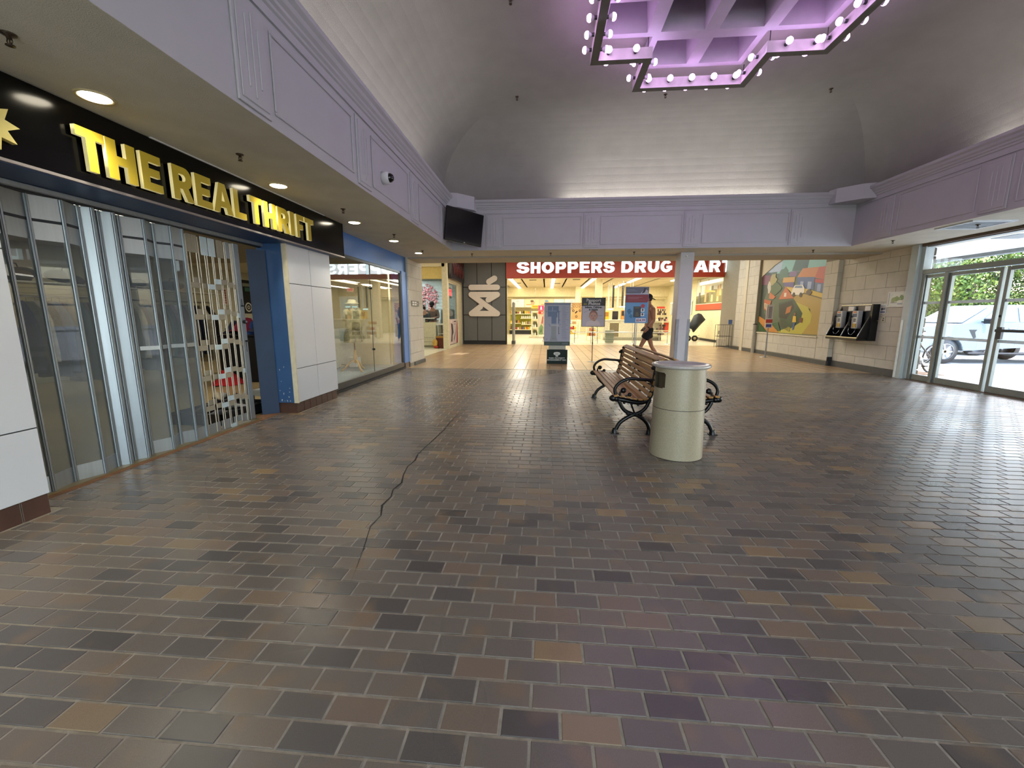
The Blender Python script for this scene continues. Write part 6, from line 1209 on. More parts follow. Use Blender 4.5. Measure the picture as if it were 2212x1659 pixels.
# benches (back to back), cast iron ends and timber slats
iron = mat('cast_iron', '040405', .34, var=.05, spec=.35); slatm = mat('bench_timber', 'a67a42', .42, var=.28, scale=10, stretch=(5, .35, 5), bump=.2, bscale=30)
def benchend(b, cx):
    # profile measured in depth (x) and height (z); thickness across y
    P3 = lambda pts: [(x, 0, z) for x, z in pts]
    def sp(pts, n=4):
        out = []
        for i in range(len(pts) - 1):
            p0 = pts[max(i - 1, 0)]; p1 = pts[i]; p2 = pts[i + 1]; p3 = pts[min(i + 2, len(pts) - 1)]
            for k in range(n):
                t_ = k / n; out.append(tuple(.5 * ((2 * p1[d]) + (-p0[d] + p2[d]) * t_ + (2 * p0[d] - 5 * p1[d] + 4 * p2[d] - p3[d]) * t_ ** 2 + (-p0[d] + 3 * p1[d] - 3 * p2[d] + p3[d]) * t_ ** 3) for d in (0, 1)))
        return out + [pts[-1]]
    arm = sp([(.43, .60), (.345, .612), (.26, .617), (.17, .622), (.09, .595), (.035, .55), (.012, .50), (.02, .45), (.02, .41)])
    b.tube(P3(arm), [.020] * 3 + [.018] * (len(arm) - 6) + [.022] * 3, iron, 8); b.tube(P3(sp([(.43, .60), (.42, .56), (.415, .52)])), .018, iron, 8)
    b.ball((.0, 0, .405), .042, iron, 12, 8, (1.1, .8, .9)); b.ball((.03, 0, .40), .035, iron, 10, 6)
    b.ball((.105, 0, .492), .032, iron, 12, 8, (1, .8, 1)); b.tube(P3(sp([(.075, .48), (.07, .44), (.12, .425), (.17, .445)])), .012, iron, 6); b.ball((.172, 0, .445), .024, iron, 10, 6)
    seat = sp([(.02, .40), (.10, .388), (.22, .365), (.30, .362), (.36, .385), (.393, .43), (.415, .505), (.43, .60), (.437, .68), (.452, .755), (.47, .80)])
    b.tube(P3(seat), [.024] * 4 + [.027] * (len(seat) - 8) + [.02] * 4, iron, 8, flat=.8)
    b.ball((.408, 0, .742), .022, iron, 10, 6); b.ball((.425, 0, .765), .018, iron, 8, 6); b.ball((.46, 0, .81), .024, iron, 10, 6); b.ball((.40, 0, .59), .02, iron, 8, 6)
    up = sp([(.06, .385), (.10, .30), (.155, .25), (.235, .228), (.30, .252), (.355, .306), (.395, .40)]); b.tube(P3(up), .021, iron, 8)
    lo = sp([(.405, .02), (.40, .07), (.375, .13), (.31, .192), (.235, .222), (.15, .182), (.08, .125), (.045, .06), (.03, .02)]); b.tube(P3(lo), .022, iron, 8)
    for x in (.235, .17, .30): b.ball((x, 0, .232), .026, iron, 10, 6, (1.2, 1, .8))
    for x in (.03, .405): b.box((x - .05, -.035, 0), (x + .045, .035, .016), iron, bev=.006); b.lathe([(.036, .0), (.032, .03), (.024, .05)], iron, 12, c=(x, 0, 0.01))
    for x, z in ((.12, .355), (.2, .34), (.27, .335)): b.ball((x, 0, z), .016, iron, 8, 6)
# back slats follow the upright, seat slats follow the seat bar
seatS = [(.025, .437, 8), (.095, .43, 0), (.160, .42, -4), (.222, .407, -6), (.285, .398, -3), (.342, .405, 20)]
backS = [(.386, .452, 68), (.404, .515, 75), (.418, .580, 80), (.430, .645, 81), (.442, .710, 80), (.455, .775, 72), (.487, .832, 28)]
def make_bench(name, label, loc, rz, L=2.02):
    t_ = thing(name, label, 'bench', loc, rz, 'pair of benches back to back behind the litter bin')
    for y in (0, L): 
        b = B(); benchend(b, 0); b.build('cast_end', t_, loc=(0, y, 0))
    for k, (x, z, a) in enumerate(seatS + backS):
        w = .0265 if k < 6 else .0245
        if k == 12: w = .036
        b = B(); b.box((-w, -.05, -.009), (w, L + .05, .011), slatm, bev=.006); o = b.build('slat', t_); o.location = (x, 0, z); o.rotation_euler = (0, R(-a), 0)
    b = B(); b.tube([(.235, 0, .24), (.3, L * .5, .39)], .010, iron, 6); b.tube([(.235, L, .24), (.3, L * .5, .39)], .010, iron, 6); b.box((.395, L / 2 - .012, .44), (.405, L / 2 + .012, .44), iron); b.build('cross_brace', t_)
    b = B(); pts = [(.12, L / 2, .42), (.25, L / 2, .385), (.35, L / 2, .40), (.40, L / 2, .50), (.425, L / 2, .60), (.455, L / 2, .76)]; b.tube(pts, .012, iron, 6); b.build('centre_strap', t_)
    return t_
make_bench('park_bench', 'black iron and brown slat bench facing the clothes shop, left of the bin', (.745, 4.50, 0), 0)
make_bench('park_bench', 'bench facing the entrance doors, mostly hidden behind the litter bin', (1.868, 6.52 + .03, 0), PI)
# directory sign
gsh = mat('sign_green', '0a2018', .5, var=.03, spec=.25)
dr_ = thing('directory_sign', 'grey blue mall directory board on a dark green base', 'sign', (.29, 11.25, 0))
one('board', lambda b: b.box((-.355, 0, .49), (.35, .05, 1.63), mat('board_lilac', '9a9eb4', .45), bev=.004), dr_)
DS = [('a2a6ba', rect(-.35, .60, .345, 1.6)), ('5f6e90', rect(-.32, 1.585, .33, 1.605)), ('5d7398', [(-.26, 1.55), (.03, 1.55), (.03, 1.25), (-.03, 1.25), (-.03, 1.08), (-.16, 1.08), (-.16, 1.27), (-.26, 1.27)]), ('7388a8', rect(-.24, 1.40, -.02, 1.44)), ('4f6690', rect(.02, 1.08, .045, 1.42)), ('b8bcc8', rect(-.0, .80, .018, 1.38)), ('8a9298', [(-.16, 1.05), (-.03, 1.05), (-.03, .78), (.01, .62), (-.2, .62), (-.16, .78)]), ('767e88', rect(.02, .80, .05, 1.0)), ('b9bcc4', rect(-.16, 1.02, .03, 1.04)), ('c2c4cc', rect(-.14, 1.42, -.13, 1.52)), ('585e6c', rect(-.13, .68, -.05, .688)), ('1c3028', rect(-.35, .495, .345, .598)), ('53606a', rect(.13, .53, .3, .56)), ('35463e', rect(-.3, .52, .08, .57))]
r = random.Random(8)
for k in range(34): DS.append(('7f86a0', rect(.12, 1.53 - k * .0262, .12 + r.uniform(.08, .18), 1.538 - k * .0262)))
for x, z in ((-.29, 1.40), (.06, 1.40), (.06, 1.18), (.07, 1.06), (-.22, 1.06), (-.2, 1.02), (.06, .82), (-.28, .66)): DS.append(('4a5068', ell(x, z, .014, .008, 8)))
b = B(); flat(b, plane((0, -.001, 0), (1, 0, 0), (0, 0, 1)), DS, step=.0005); b.build('printed_map', dr_)
one('top_rail', lambda b: b.box((-.36, -.004, 1.615), (.355, .054, 1.64), mat('rail_grey', '6f7684', .4)), dr_)
one('leg', lambda b: b.box((-.22, .015, .36), (.24, .035, .50), mat('leg_pale', 'b8b4a4', .4)), dr_)
one('green_base', lambda b: b.box((-.27, -.14, .0), (.285, .16, .385), gsh, bev=.008), dr_)
wl_ = mat('logo_pale', 'cfd6d2', .5); b = B(); Mg = plane((0, -.1405, 0), (1, 0, 0), (0, 0, 1))
flat(b, Mg, [('cfd6d2', ell(-.045, .285, .045, .04)), ('cfd6d2', ell(.045, .285, .045, .04)), ('cfd6d2', rect(-.032, .2, .032, .27)), ('cfd6d2', ell(0, .305, .05, .025)), ('0f2a20', ell(-.022, .275, .011)), ('0f2a20', ell(.022, .275, .011)), ('0f2a20', rect(-.003, .2, .003, .255))], step=.0008); b.build('tree_logo', dr_)
for s_2, z, sz in (('PARK PROPERTY', .145, .05), ('MANAGEMENT INC.', .095, .05)): text(s_2, sz, Mg @ Matrix.Translation((0, z, .002)), wl_, parent=dr_, sx=1.15, bold=.0012)
# baby photo sign
pk = thing('photo_sign_stand', 'black framed sign with a baby portrait on a thin black stand', 'sign', (1.30, 11.75, 0))
one('pole', lambda b: (b.cyl((0, 0, .01), (0, 0, 1.0), .010, blk, 8), b.cyl((0, 0, .5), (0, 0, .56), .015, blk, 8)), pk); one('base_disc', lambda b: b.lathe([(.001, 0), (.15, 0), (.15, .008), (.02, .02), (.001, .02)], mat('disc_grey', '6c6a66', .35, metal=.4), 28), pk)
x0 = -.315; one('frame', lambda b: b.box((x0 - .012, 0, .99), (.325, .025, 1.79), blk, bev=.004), pk)
Mp = plane((x0, -.001, 1.005), (1, 0, 0), (0, 0, 1)); SH = [('b9b6c6', rect(.0, 0, .625, .77)), ('0f0e12', rect(0, .56, .625, .77)), ('9c6a62', [(.17, .02), (.46, .02), (.48, .1), (.40, .17), (.24, .17), (.15, .1)]), ('cfc4cc', [(.1, .01), (.52, .01), (.48, .12), (.40, .17), (.34, .14), (.26, .17), (.14, .12)]), ('8a5c50', ell(.315, .30, .115, .145, 20)), ('b98d80', ell(.31, .27, .10, .115, 20)), ('3c2a26', ell(.27, .285, .016, .01, 8)), ('3c2a26', ell(.355, .285, .016, .01, 8)), ('a5766a', ell(.313, .245, .013, .015, 8)), ('7c4640', ell(.313, .212, .025, .008, 10)), ('b98d80', ell(.20, .27, .015, .03, 8)), ('b98d80', ell(.425, .27, .015, .03, 8)), ('a89a2c', [(.02, .61), (.08, .59), (.08, .60), (.13, .60), (.13, .62), (.08, .62), (.08, .63)]), ('8a7c88', rect(.44, .285, .56, .295)), ('8a7c88', rect(.42, .20, .6, .206)), ('9a7c84', [(.05, .37), (.17, .43), (.17, .44), (.05, .38)])]
b = B(); flat(b, Mp, SH, step=.0006); b.build('printed_face', pk); pw = mat('text_white', 'c9c6d0', .5); pd = mat('text_dark', '1c1820', .5)
text('Passport', .115, Mp @ Matrix.Translation((.31, .675, .003)), pw, parent=pk, bold=.003); text('Photos', .115, Mp @ Matrix.Translation((.33, .585, .003)), pw, parent=pk, bold=.003)
text('Infants, Children', .07, Mp @ Matrix.Translation((.31, .50, .003)), pd, parent=pk, bold=.0035); text('& Adults', .07, Mp @ Matrix.Translation((.31, .435, .003)), pd, parent=pk, bold=.0035)
# blue passport price sign
bs = thing('price_sign_stand', 'blue and red poster sign on a grey pole in front of the walking man', 'sign', (2.09, 9.90, 0))
one('pole', lambda b: (b.cyl((-.02, .02, .01), (-.02, .02, 1.9), .012, mat('pole_grey', '86888c', .35, metal=.6), 10), b.cyl((.02, .03, .01), (.02, .03, 1.2), .008, mat('pole_grey', '86888c'), 8)), bs); one('base_disc', lambda b: b.lathe([(.001, 0), (.17, 0), (.16, .012), (.02, .025), (.001, .025)], mat('pole_grey', '86888c'), 28), bs)
Mb = plane((-.27, -.001, 1.13), (1, 0, 0), (0, 0, 1)); one('board', lambda b: b.box((-.275, 0, 1.125), (.255, .012, 1.955), mat('board_edge', '9cb4c4', .4)), bs)
SH = [('4f86b8', rect(0, 0, .52, .82)), ('5b90be', rect(0, .2, .52, .46)), ('585a6c', rect(0, .67, .52, .82)), ('c8ccd4', rect(0, .66, .52, .67)), ('a8a4b0', [(.33, .67), (.42, .78), (.5, .74), (.52, .67)]), ('2a2430', [(.36, .67), (.42, .80), (.46, .79), (.43, .70)]), ('7e1a2c', [(.0, .47), (.49, .47), (.52, .5), (.52, .65), (0, .65)]), ('2f6a90', blob(.1, .27, .05, .06, 10, 2)), ('2f6a90', blob(.14, .16, .035, .05, 10, 3)), ('23252e', rect(.19, .13, .36, .38)), ('4a4430', [(.24, .16), (.32, .16), (.30, .25), (.25, .25)]), ('5a5238', rect(.22, .34, .33, .36)), ('d8dade', rect(.36, .26, .44, .33)), ('d8dade', rect(.36, .16, .44, .23)), ('2c2628', ell(.40, .30, .022, .028, 10)), ('2c2628', ell(.40, .20, .022, .028, 10)), ('b03040', ell(.40, .39, .045)), ('d5cfdc', rect(.25, .02, .48, .11)), ('b0808c', rect(.05, .585, .38, .592)), ('b0808c', rect(.05, .555, .3, .562)), ('9a5c68', rect(.05, .52, .44, .524)), ('8c90a0', rect(.03, .76, .2, .766)), ('8c90a0', rect(.03, .73, .26, .736))]
b = B(); flat(b, Mb, SH, step=.0006); b.build('printed_face', bs); text('$24.99', .075, Mb @ Matrix.Translation((.365, .04, .012)), mat('price_plum', '6a2a4c', .5), parent=bs, bold=.002)
# sign stand in front of the mural
ms = thing('narrow_sign_stand', 'narrow white sign on a silver pole standing in front of the mural', 'sign', (6.93, 13.6, 0))
one('pole', lambda b: b.cyl((0, 0, .02), (0, 0, 1.5), .02, mat('pole_grey', '86888c'), 10), ms); one('base_disc', lambda b: b.lathe([(.001, 0), (.16, 0), (.15, .012), (.03, .03), (.001, .03)], chrome, 24), ms)
Mn = plane((-.10, -.02, .92), (1, 0, 0), (0, 0, 1)); b = B(); flat(b, Mn, [('d3cfd0', rect(0, 0, .2, .72)), ('b8443c', rect(.0, .16, .2, .27)), ('4a4f92', rect(.02, .03, .18, .12)), ('7a3f44', rect(.02, .3, .03, .68)), ('9a9498', rect(.06, .3, .16, .66))]); b.build('printed_face', ms); one('board', lambda b: b.box((-.10, -.018, .92), (.10, 0, 1.64), mat('board_white', 'd0cecc', .5)), ms)
o = thing('metal_post', 'grey metal bollard post by the left mural pier', 'post', (7.28, 15.15, 0)); one('shaft', lambda b: b.lathe([(.06, 0), (.06, 1.0)], mat('post_grey', '98958a', .5), 18), o); one('cap', lambda b: b.lathe([(.065, .99), (.065, 1.02), (.001, 1.025)], blk, 18), o)
wr_ = thing('wire_rack', 'black wire flyer rack with a blue card by the block pier', 'rack', (7.0, 17.0, 0)); wm_ = mat('wire_black', '2b2a2a', .4)
for (x, y) in ((-.28, -.12), (.28, -.12), (-.28, .12), (.28, .12)): one('upright', lambda b: b.cyl((x, y, .05), (x, y, .95), .008, wm_, 6), wr_)
for z in (.1, .50, .95): one('wire_ring', lambda b: b.tube([(-.28, -.12, z), (.28, -.12, z), (.28, .12, z), (-.28, .12, z), (-.28, -.12, z)], .007, wm_, 6), wr_)
for k in range(7): one('wire', lambda b: b.cyl((-.24 + .08 * k, -.12, .1), (-.24 + .08 * k, -.12, .95), .004, wm_, 5), wr_)
one('paper_stack', lambda b: b.box((-.22, -.1, .12), (.1, .1, .40), mat('paper_stack', 'cfc8b4', .7), bev=.01), wr_); one('blue_card', lambda b: b.box((.1, -.13, .97), (.24, -.12, 1.14), mat('card_blue', '3f5a8c', .5)), wr_)
# TV
tv = thing('wall_television', 'black flat television tilted down in the corner of the court', 'television', (-1.68, 8.62, 3.07))
Mt = plane((0, 0, 0), (.69, .72, -.065), (.12, 0, .99)); Mt = Mt.copy()
u = Vector((.69, .72, -.065)).normalized(); v = Vector((.12, 0, .99)); v = (v - u * v.dot(u)).normalized(); w = u.cross(v); Mt = Matrix(((u.x, v.x, w.x, 0), (u.y, v.y, w.y, 0), (u.z, v.z, w.z, 0), (0, 0, 0, 1)))
one('bezel', lambda b: b.box((-.455, -.32, -.05), (.455, .32, 0), mat('tv_bezel', '0b0b0f', .15), bev=.01, M=Mt), tv); one('screen', lambda b: b.box((-.42, -.28, 0), (.42, .285, .002), mat('tv_screen', '08090c', .12), M=Mt), tv); one('maker_badge', lambda b: b.box((.0, -.307, 0), (.03, -.297, .002), mat('print_white', 'e6e6e2'), M=Mt), tv)
one('wall_bracket', lambda b: (b.tube([Mt @ Vector((0, 0, -.05)), Mt @ Vector((0, .02, -.28)), Vector((-.34, .30, .15))], .025, blk, 8), b.box((-.12, -.12, -.08), (.12, .12, -.05), blk, M=Mt)), tv)
# dome camera on the left bulkhead
dc = thing('dome_camera', 'white dome security camera on the left bulkhead panel', 'camera', (-2.09, 5.38, 3.01)); 
one('housing', lambda b: b.lathe([(.001, 0), (.075, 0), (.078, .05), (.07, .085), (.055, .09)], mat('cam_white', 'cfd0d2', .4), 28, axis=(1, 0, 0)), dc); one('dome', lambda b: b.lathe([(.055, .088), (.052, .11), (.035, .135), (.001, .145)], mat('cam_dome', '0c0c10', .05), 24, axis=(1, 0, 0)), dc)
# downlights and sprinklers
glo = mat('downlight_glow', 'fff8e6', .4, emit=22, ecol='fff3d8'); ring = mat('downlight_ring', 'c9b98c', .4)
dl0 = None
for k, (y, lab) in enumerate(((2.71, 'round glowing downlight nearest the star on the black fascia'), (4.57, 'round glowing downlight over the middle of the yellow letters'), (6.38, 'round glowing downlight just past the black fascia end'), (7.95, 'round glowing downlight over the display window'), (9.5, 'farthest round downlight by the left block pier'), (.85, 'round downlight behind the camera side of the fascia'), (-1.0, 'round downlight farther behind the camera'))):
    if dl0 is None:
        dl0 = thing('downlight', lab, 'ceiling light', (-2.96, y, SOF), group='round downlights along the left soffit'); one('lens', lambda b: b.lathe([(.001, -.012), (.07, -.012), (.085, -.004)], glo, 28), dl0); one('ring', lambda b: b.lathe([(.083, -.006), (.098, -.012), (.105, 0), (.083, .001)], ring, 28), dl0)
    else: dup(dl0, loc=(-2.96 + .03 * (k in (3, 4)), y, SOF), label=lab)
    l = bpy.data.lights.new('downlight_beam', 'SPOT'); l.energy = 62; l.spot_size = R(130); l.spot_blend = .9; l.color = (1, .93, .76); l.shadow_soft_size = .07
    o = bpy.data.objects.new('downlight_beam', l); COL.objects.link(o); o.location = (-2.96, y, SOF - .03)
brs = mat('sprinkler_brass', '4a3e30', .35, metal=.7); sp0 = None
SPR = [((-2.74, 2.12), SOF, 'left soffit above the star emblem'), ((-2.73, 3.70), SOF, 'left soffit above the middle of the yellow letters'), ((-2.74, 5.59), SOF, 'left soffit near the end of the yellow letters'), ((-2.70, 7.35), SOF, 'left soffit over the display window'), ((-2.75, 9.2), SOF, 'left soffit beside the farthest downlight'), ((-1.74, 9.72), SOF, 'rear soffit under the television'), ((.07, 9.72), SOF, 'rear soffit above the directory board'), ((1.93, 9.72), SOF, 'rear soffit just left of the pillar'), ((3.77, 9.72), SOF, 'rear soffit just right of the pillar'), ((5.72, 9.72), SOF, 'rear soffit above the mural'), ((6.49, 8.64), SOF, 'right soffit above the framed map'), ((6.58, 7.18), SOF - .02, 'right soffit in front of the louvred vent'), ((-.57, 7.83), CZ, 'high ceiling left of the bulb light'), ((1.98, 7.96), CZ, 'high ceiling beyond the bulb light'), ((4.69, 8.0), CZ, 'high ceiling right of the bulb light'), ((-.49, 5.6), CZ, 'high ceiling at the top edge of the view')]
for (x, y), z, lab in SPR:
    lab = 'dark sprinkler head on the ' + lab
    if sp0 is None:
        sp0 = thing('sprinkler_head', lab, 'sprinkler', (x, y, z), group='sprinkler heads')
        one('cup', lambda b: b.lathe([(.001, 0), (.032, 0), (.03, -.006), (.012, -.012), (.010, -.025), (.001, -.025)], brs, 16), sp0)
        one('yoke', lambda b: (b.tube([(-.011, 0, -.022), (-.016, 0, -.035), (-.004, 0, -.052)], .003, brs, 6), b.tube([(.011, 0, -.022), (.016, 0, -.035), (.004, 0, -.052)], .003, brs, 6), b.cyl((0, 0, -.025), (0, 0, -.048), .003, brs, 6)), sp0)
        one('deflector', lambda b: b.lathe([(.001, -.052), (.019, -.052), (.019, -.056), (.001, -.056)], brs, 16), sp0)
    else: dup(sp0, loc=(x, y, z), label=lab)
# ================================================================== PEOPLE
def skin(name, verts, edges, rad, m, parent, sub=2, loc=None):
    me = bpy.data.meshes.new('s'); me.from_pydata([Vector(v) for v in verts], edges, []); o = bpy.data.objects.new('s', me); COL.objects.link(o)
    md = o.modifiers.new('k', 'SKIN'); md.use_smooth_shade = True
    sv = me.skin_vertices[0].data
    for i, r_ in enumerate(rad): sv[i].radius = (r_, r_) if not isinstance(r_, tuple) else r_
    sv[0].use_root = True
    sd = o.modifiers.new('u', 'SUBSURF'); sd.levels = sub; sd.render_levels = sub
    dg = bpy.context.evaluated_depsgraph_get(); dg.update(); me2 = bpy.data.meshes.new_from_object(o.evaluated_get(dg)); bpy.data.objects.remove(o)
    me2.materials.clear(); me2.materials.append(m)
    for p in me2.polygons: p.use_smooth = True
    ob = bpy.data.objects.new(name, me2); COL.objects.link(ob); ob.parent = parent
    if loc: ob.location = loc
    return ob
def figure(name, lab, loc, rz, J, skc, hair=None, sex=0, legs=True, group=None):
    """J: joint dict; body stays one continuous skinned mesh, hands with five fingers"""
    t_ = thing(name, lab, 'person', loc, rz); sm = mat('skin_' + skc, skc, .55, var=.06, scale=20)
    V = []; E = []; Rr = []
    def add(p, r_, par=None):
        V.append(p); Rr.append(r_)
        if par is not None: E.append((par, len(V) - 1))
        return len(V) - 1
    pel = add(J['pelvis'], (.15, .12)); bel = add(J['belly'], (.14, .115), pel); che = add(J['chest'], (.165, .125), bel); uc = add(J['upper'], (.12, .10), che); nk_ = add(J['neck'], .052, uc); hb = add(J['skull'], (.075, .085), nk_); ht_ = add(J['crown'], (.068, .082), hb)
    d = (Vector(J['skull']) - Vector(J['neck'])).normalized()
    for s_ in 'lr':
        if 'sho_' + s_ not in J: continue
        sh_ = add(J['sho_' + s_], .068, uc); el0 = add(tuple((Vector(J['sho_' + s_]) * .45 + Vector(J['elb_' + s_]) * .55)), .050, sh_); el_ = add(J['elb_' + s_], .041, el0); w0 = add(tuple(Vector(J['elb_' + s_]) * .65 + Vector(J['wri_' + s_]) * .35), .042, el_); wr2 = add(J['wri_' + s_], .027, w0)
        hd = (Vector(J['wri_' + s_]) - Vector(J['elb_' + s_])).normalized(); pc_ = Vector(J['wri_' + s_]) + hd * .05; pm_ = add(tuple(pc_), (.030, .040), wr2); side_ = Vector((0, 0, 1)).cross(hd); side_ = side_.normalized() if side_.length > .2 else Vector((-1, 0, 0)); side_ = Vector((-1, 0, .1)).normalized() if abs(hd.z) > .6 else side_
        cu = Vector((0, 1 if s_ == 'l' else -1, 0)) if abs(hd.z) > .6 else Vector((0, 0, -1))
        for q, (of, Lf) in enumerate(((-.027, .062), (-.009, .072), (.009, .068), (.026, .052))):
            a = pc_ + side_ * of + hd * .03; f1 = add(tuple(a), .0095, pm_); f2 = add(tuple(a + hd * Lf * .55 + cu * .006), .0085, f1); add(tuple(a + hd * Lf * .85 + cu * .028), .0075, f2)
        a = pc_ - side_ * .03 - hd * .02; f1 = add(tuple(a), .012, wr2); add(tuple(a - side_ * .02 + hd * .045), .009, f1)
    if legs:
        for s_ in 'lr':
            hp = add(J['hip_' + s_], .085, pel); th = add(tuple(Vector(J['hip_' + s_]) * .5 + Vector(J['kne_' + s_]) * .5), .072, hp); kn = add(J['kne_' + s_], .052, th); ca = add(tuple(Vector(J['kne_' + s_]) * .65 + Vector(J['ank_' + s_]) * .35), .054, kn); an = add(J['ank_' + s_], .034, ca); ft = add(J['toe_' + s_], .03, an)
    skin('body', V, E, Rr, sm, t_)
    # face on the skull
    c = Vector(J['skull']); f = Vector(J.get('face', (-1, 0, 0))).normalized(); sd_ = Vector((0, 0, 1)).cross(f).normalized(); upv = f.cross(sd_); ew = mat('eye_white', 'e4e0da', .3); ed = mat('eye_dark', '20140e', .3)
    b = B(); b.ball(c + f * .088 + upv * -.01, .014, sm, 8, 6, (1, 1, 1.5)); b.build('nose', t_)
    for s_ in (-1, 1):
        b = B(); b.ball(c + f * .074 + sd_ * .03 * s_ + upv * .02, .011, ew, 8, 6); b.ball(c + f * .083 + sd_ * .03 * s_ + upv * .02, .006, ed, 6, 5); b.build('eye', t_)
        b = B(); b.ball(c + sd_ * .08 * s_ - f * .005, .022, sm, 8, 6, (.8, .8, 1.3)); b.build('ear', t_)
    b = B(); b.ball(c + f * .078 - upv * .045, .018, mat('lips', '8a4a40', .5), 8, 5, (.6, 1.3, .35) if abs(f.x) > abs(f.y) else (1.3, .6, .35)); b.build('mouth', t_)
    if hair:
        hm_ = mat('hair_' + hair[0], hair[0], .6, var=.25, scale=30, stretch=(1, 1, .1)); b = B(); b.ball(c + upv * .035 - f * .018, .098, hm_, 14, 10, (1, .96, 1.02))
        if hair[1] == 'long': b.tube([c - f * .06 + upv * .03, c - f * .10 - upv * .1, c - f * .12 - upv * .28, c - f * .10 - upv * .42], [.08, .10, .095, .04], hm_, 12, flat=1.2)
        if hair[1] == 'bun': b.ball(c - f * .06 + upv * .12, .045, hm_, 10, 7)
        b.build('hair', t_)
    return t_
def shoe_p(t_, ank, toe, m, m2=None):
    a, q = Vector(ank), Vector(toe); d = (q - a); d.z = 0; d = d.normalized(); b = B()
    b.tube([a + Vector((0, 0, -.02)) - d * .05, a - Vector((0, 0, .03)) + d * .02, (a + q) / 2 - Vector((0, 0, .012)), q + Vector((0, 0, .005)), q + d * .05 + Vector((0, 0, 0))], [.042, .05, .044, .04, .02], m, 10, flat=.9); return b.build('shoe', t_)
# walking man, seen from his left side, heading left
J = dict(pelvis=(0, 0, .98), belly=(.02, 0, 1.12), chest=(.05, 0, 1.30), upper=(.05, 0, 1.44), neck=(.01, 0, 1.56), skull=(-.03, 0, 1.70), crown=(-.025, 0, 1.76), face=(-1, 0, -.1),
 sho_l=(.06, -.19, 1.46), elb_l=(.085, -.24, 1.18), wri_l=(-.06, -.25, .985), sho_r=(.05, .19, 1.46), elb_r=(.14, .23, 1.20), wri_r=(-.02, .24, 1.0),
 hip_l=(.02, -.09, .93), kne_l=(-.17, -.09, .53), ank_l=(-.27, -.09, .11), toe_l=(-.44, -.09, .035), hip_r=(.02, .09, .93), kne_r=(.14, .08, .51), ank_r=(.37, .08, .16), toe_r=(.27, .08, .035))
J['hip_l'], J['hip_r'] = J['hip_r'][:1] + (-.09, .93), (.02, .09, .93)
mn = figure('person', 'bare chested man in black shorts and cap walking left behind the blue sign', (2.585, 10.85, 0), 0, J, '9a6a50', ('2a1a12', 'short'))
bks = mat('shorts_black', '0b0b0d', .85); skin('shorts', [(.01, 0, 1.04), (.01, 0, .95), (.02, -.10, .90), (-.06, -.10, .76), (-.10, -.10, .70), (.02, .10, .90), (.06, .09, .76), (.08, .09, .70)], [(0, 1), (1, 2), (2, 3), (3, 4), (1, 5), (5, 6), (6, 7)], [(.155, .13), (.165, .135), .12, .115, .115, .12, .115, .115], bks, mn)
one('cap', lambda b: (b.ball((-.022, 0, 1.765), .103, bks, 16, 10, (1.04, .94, .85)), b.add([(.05, -.07, 1.75), (.05, .07, 1.75), (.15, .045, 1.70), (.15, -.045, 1.70), (.05, -.07, 1.738), (.05, .07, 1.738), (.15, .045, 1.69), (.15, -.045, 1.69)], [(0, 1, 2, 3), (7, 6, 5, 4), (0, 3, 7, 4), (1, 5, 6, 2), (2, 6, 7, 3)], bks)), mn)
one('wristband', lambda b: b.cyl((-.035, -.25, 1.015), (-.052, -.25, .995), .034, bks, 14), mn)
one('chain', lambda b: b.lathe([(.06, 0), (.064, .006), (.06, .012)], bks, 18, c=(.015, 0, 1.525)), mn)
for a, c in ((J['ank_l'], J['toe_l']), (J['ank_r'], J['toe_r'])): shoe_p(mn, a, c, mat('sneaker_dark', '2c2c30', .6))
# woman walking into the pharmacy, behind the directory board
J = dict(pelvis=(0, 0, .95), belly=(0, 0, 1.08), chest=(0, 0, 1.23), upper=(0, 0, 1.35), neck=(0, 0, 1.46), skull=(.02, 0, 1.58), crown=(.02, 0, 1.63), face=(.3, 1, 0),
 sho_l=(-.16, .02, 1.36), elb_l=(-.20, .0, 1.12), wri_l=(-.18, .12, .92), sho_r=(.16, .0, 1.36), elb_r=(.2, -.03, 1.12), wri_r=(.19, .05, .90),
 hip_l=(-.08, 0, .9), kne_l=(-.16, -.06, .50), ank_l=(-.34, -.16, .13), toe_l=(-.26, -.04, .03), hip_r=(.08, 0, .9), kne_r=(.12, .1, .49), ank_r=(.2, .16, .09), toe_r=(.24, .3, .035))
wo = figure('person', 'long haired woman in white top and dark trousers entering the pharmacy behind the directory board', (.20, 20.0, 0), 0, J, 'b98a70', ('4a3020', 'long'))
skin('trousers', [(0, 0, 1.02), (0, 0, .92), J['hip_l'], J['kne_l'], (-.32, -.15, .17), J['hip_r'], J['kne_r'], (.19, .155, .15)], [(0, 1), (1, 2), (2, 3), (3, 4), (1, 5), (5, 6), (6, 7)], [(.14, .115), (.16, .13), .105, .078, .065, .105, .078, .065], mat('trouser_dark', '141a26', .85), wo)
skin('top', [(0, 0, 1.0), (0, 0, 1.2), (0, 0, 1.37), (-.165, .02, 1.37), (-.2, 0, 1.16), (.165, 0, 1.37), (.2, -.03, 1.16)], [(0, 1), (1, 2), (2, 3), (3, 4), (2, 5), (5, 6)], [(.165, .135), (.18, .14), (.12, .11), .075, .06, .075, .06], mat('top_white', 'dcdcd6', .85), wo)
for a, c in ((J['ank_l'], J['toe_l']), (J['ank_r'], J['toe_r'])): shoe_p(wo, a, c, mat('sneaker_white', 'd8d4cc', .6))
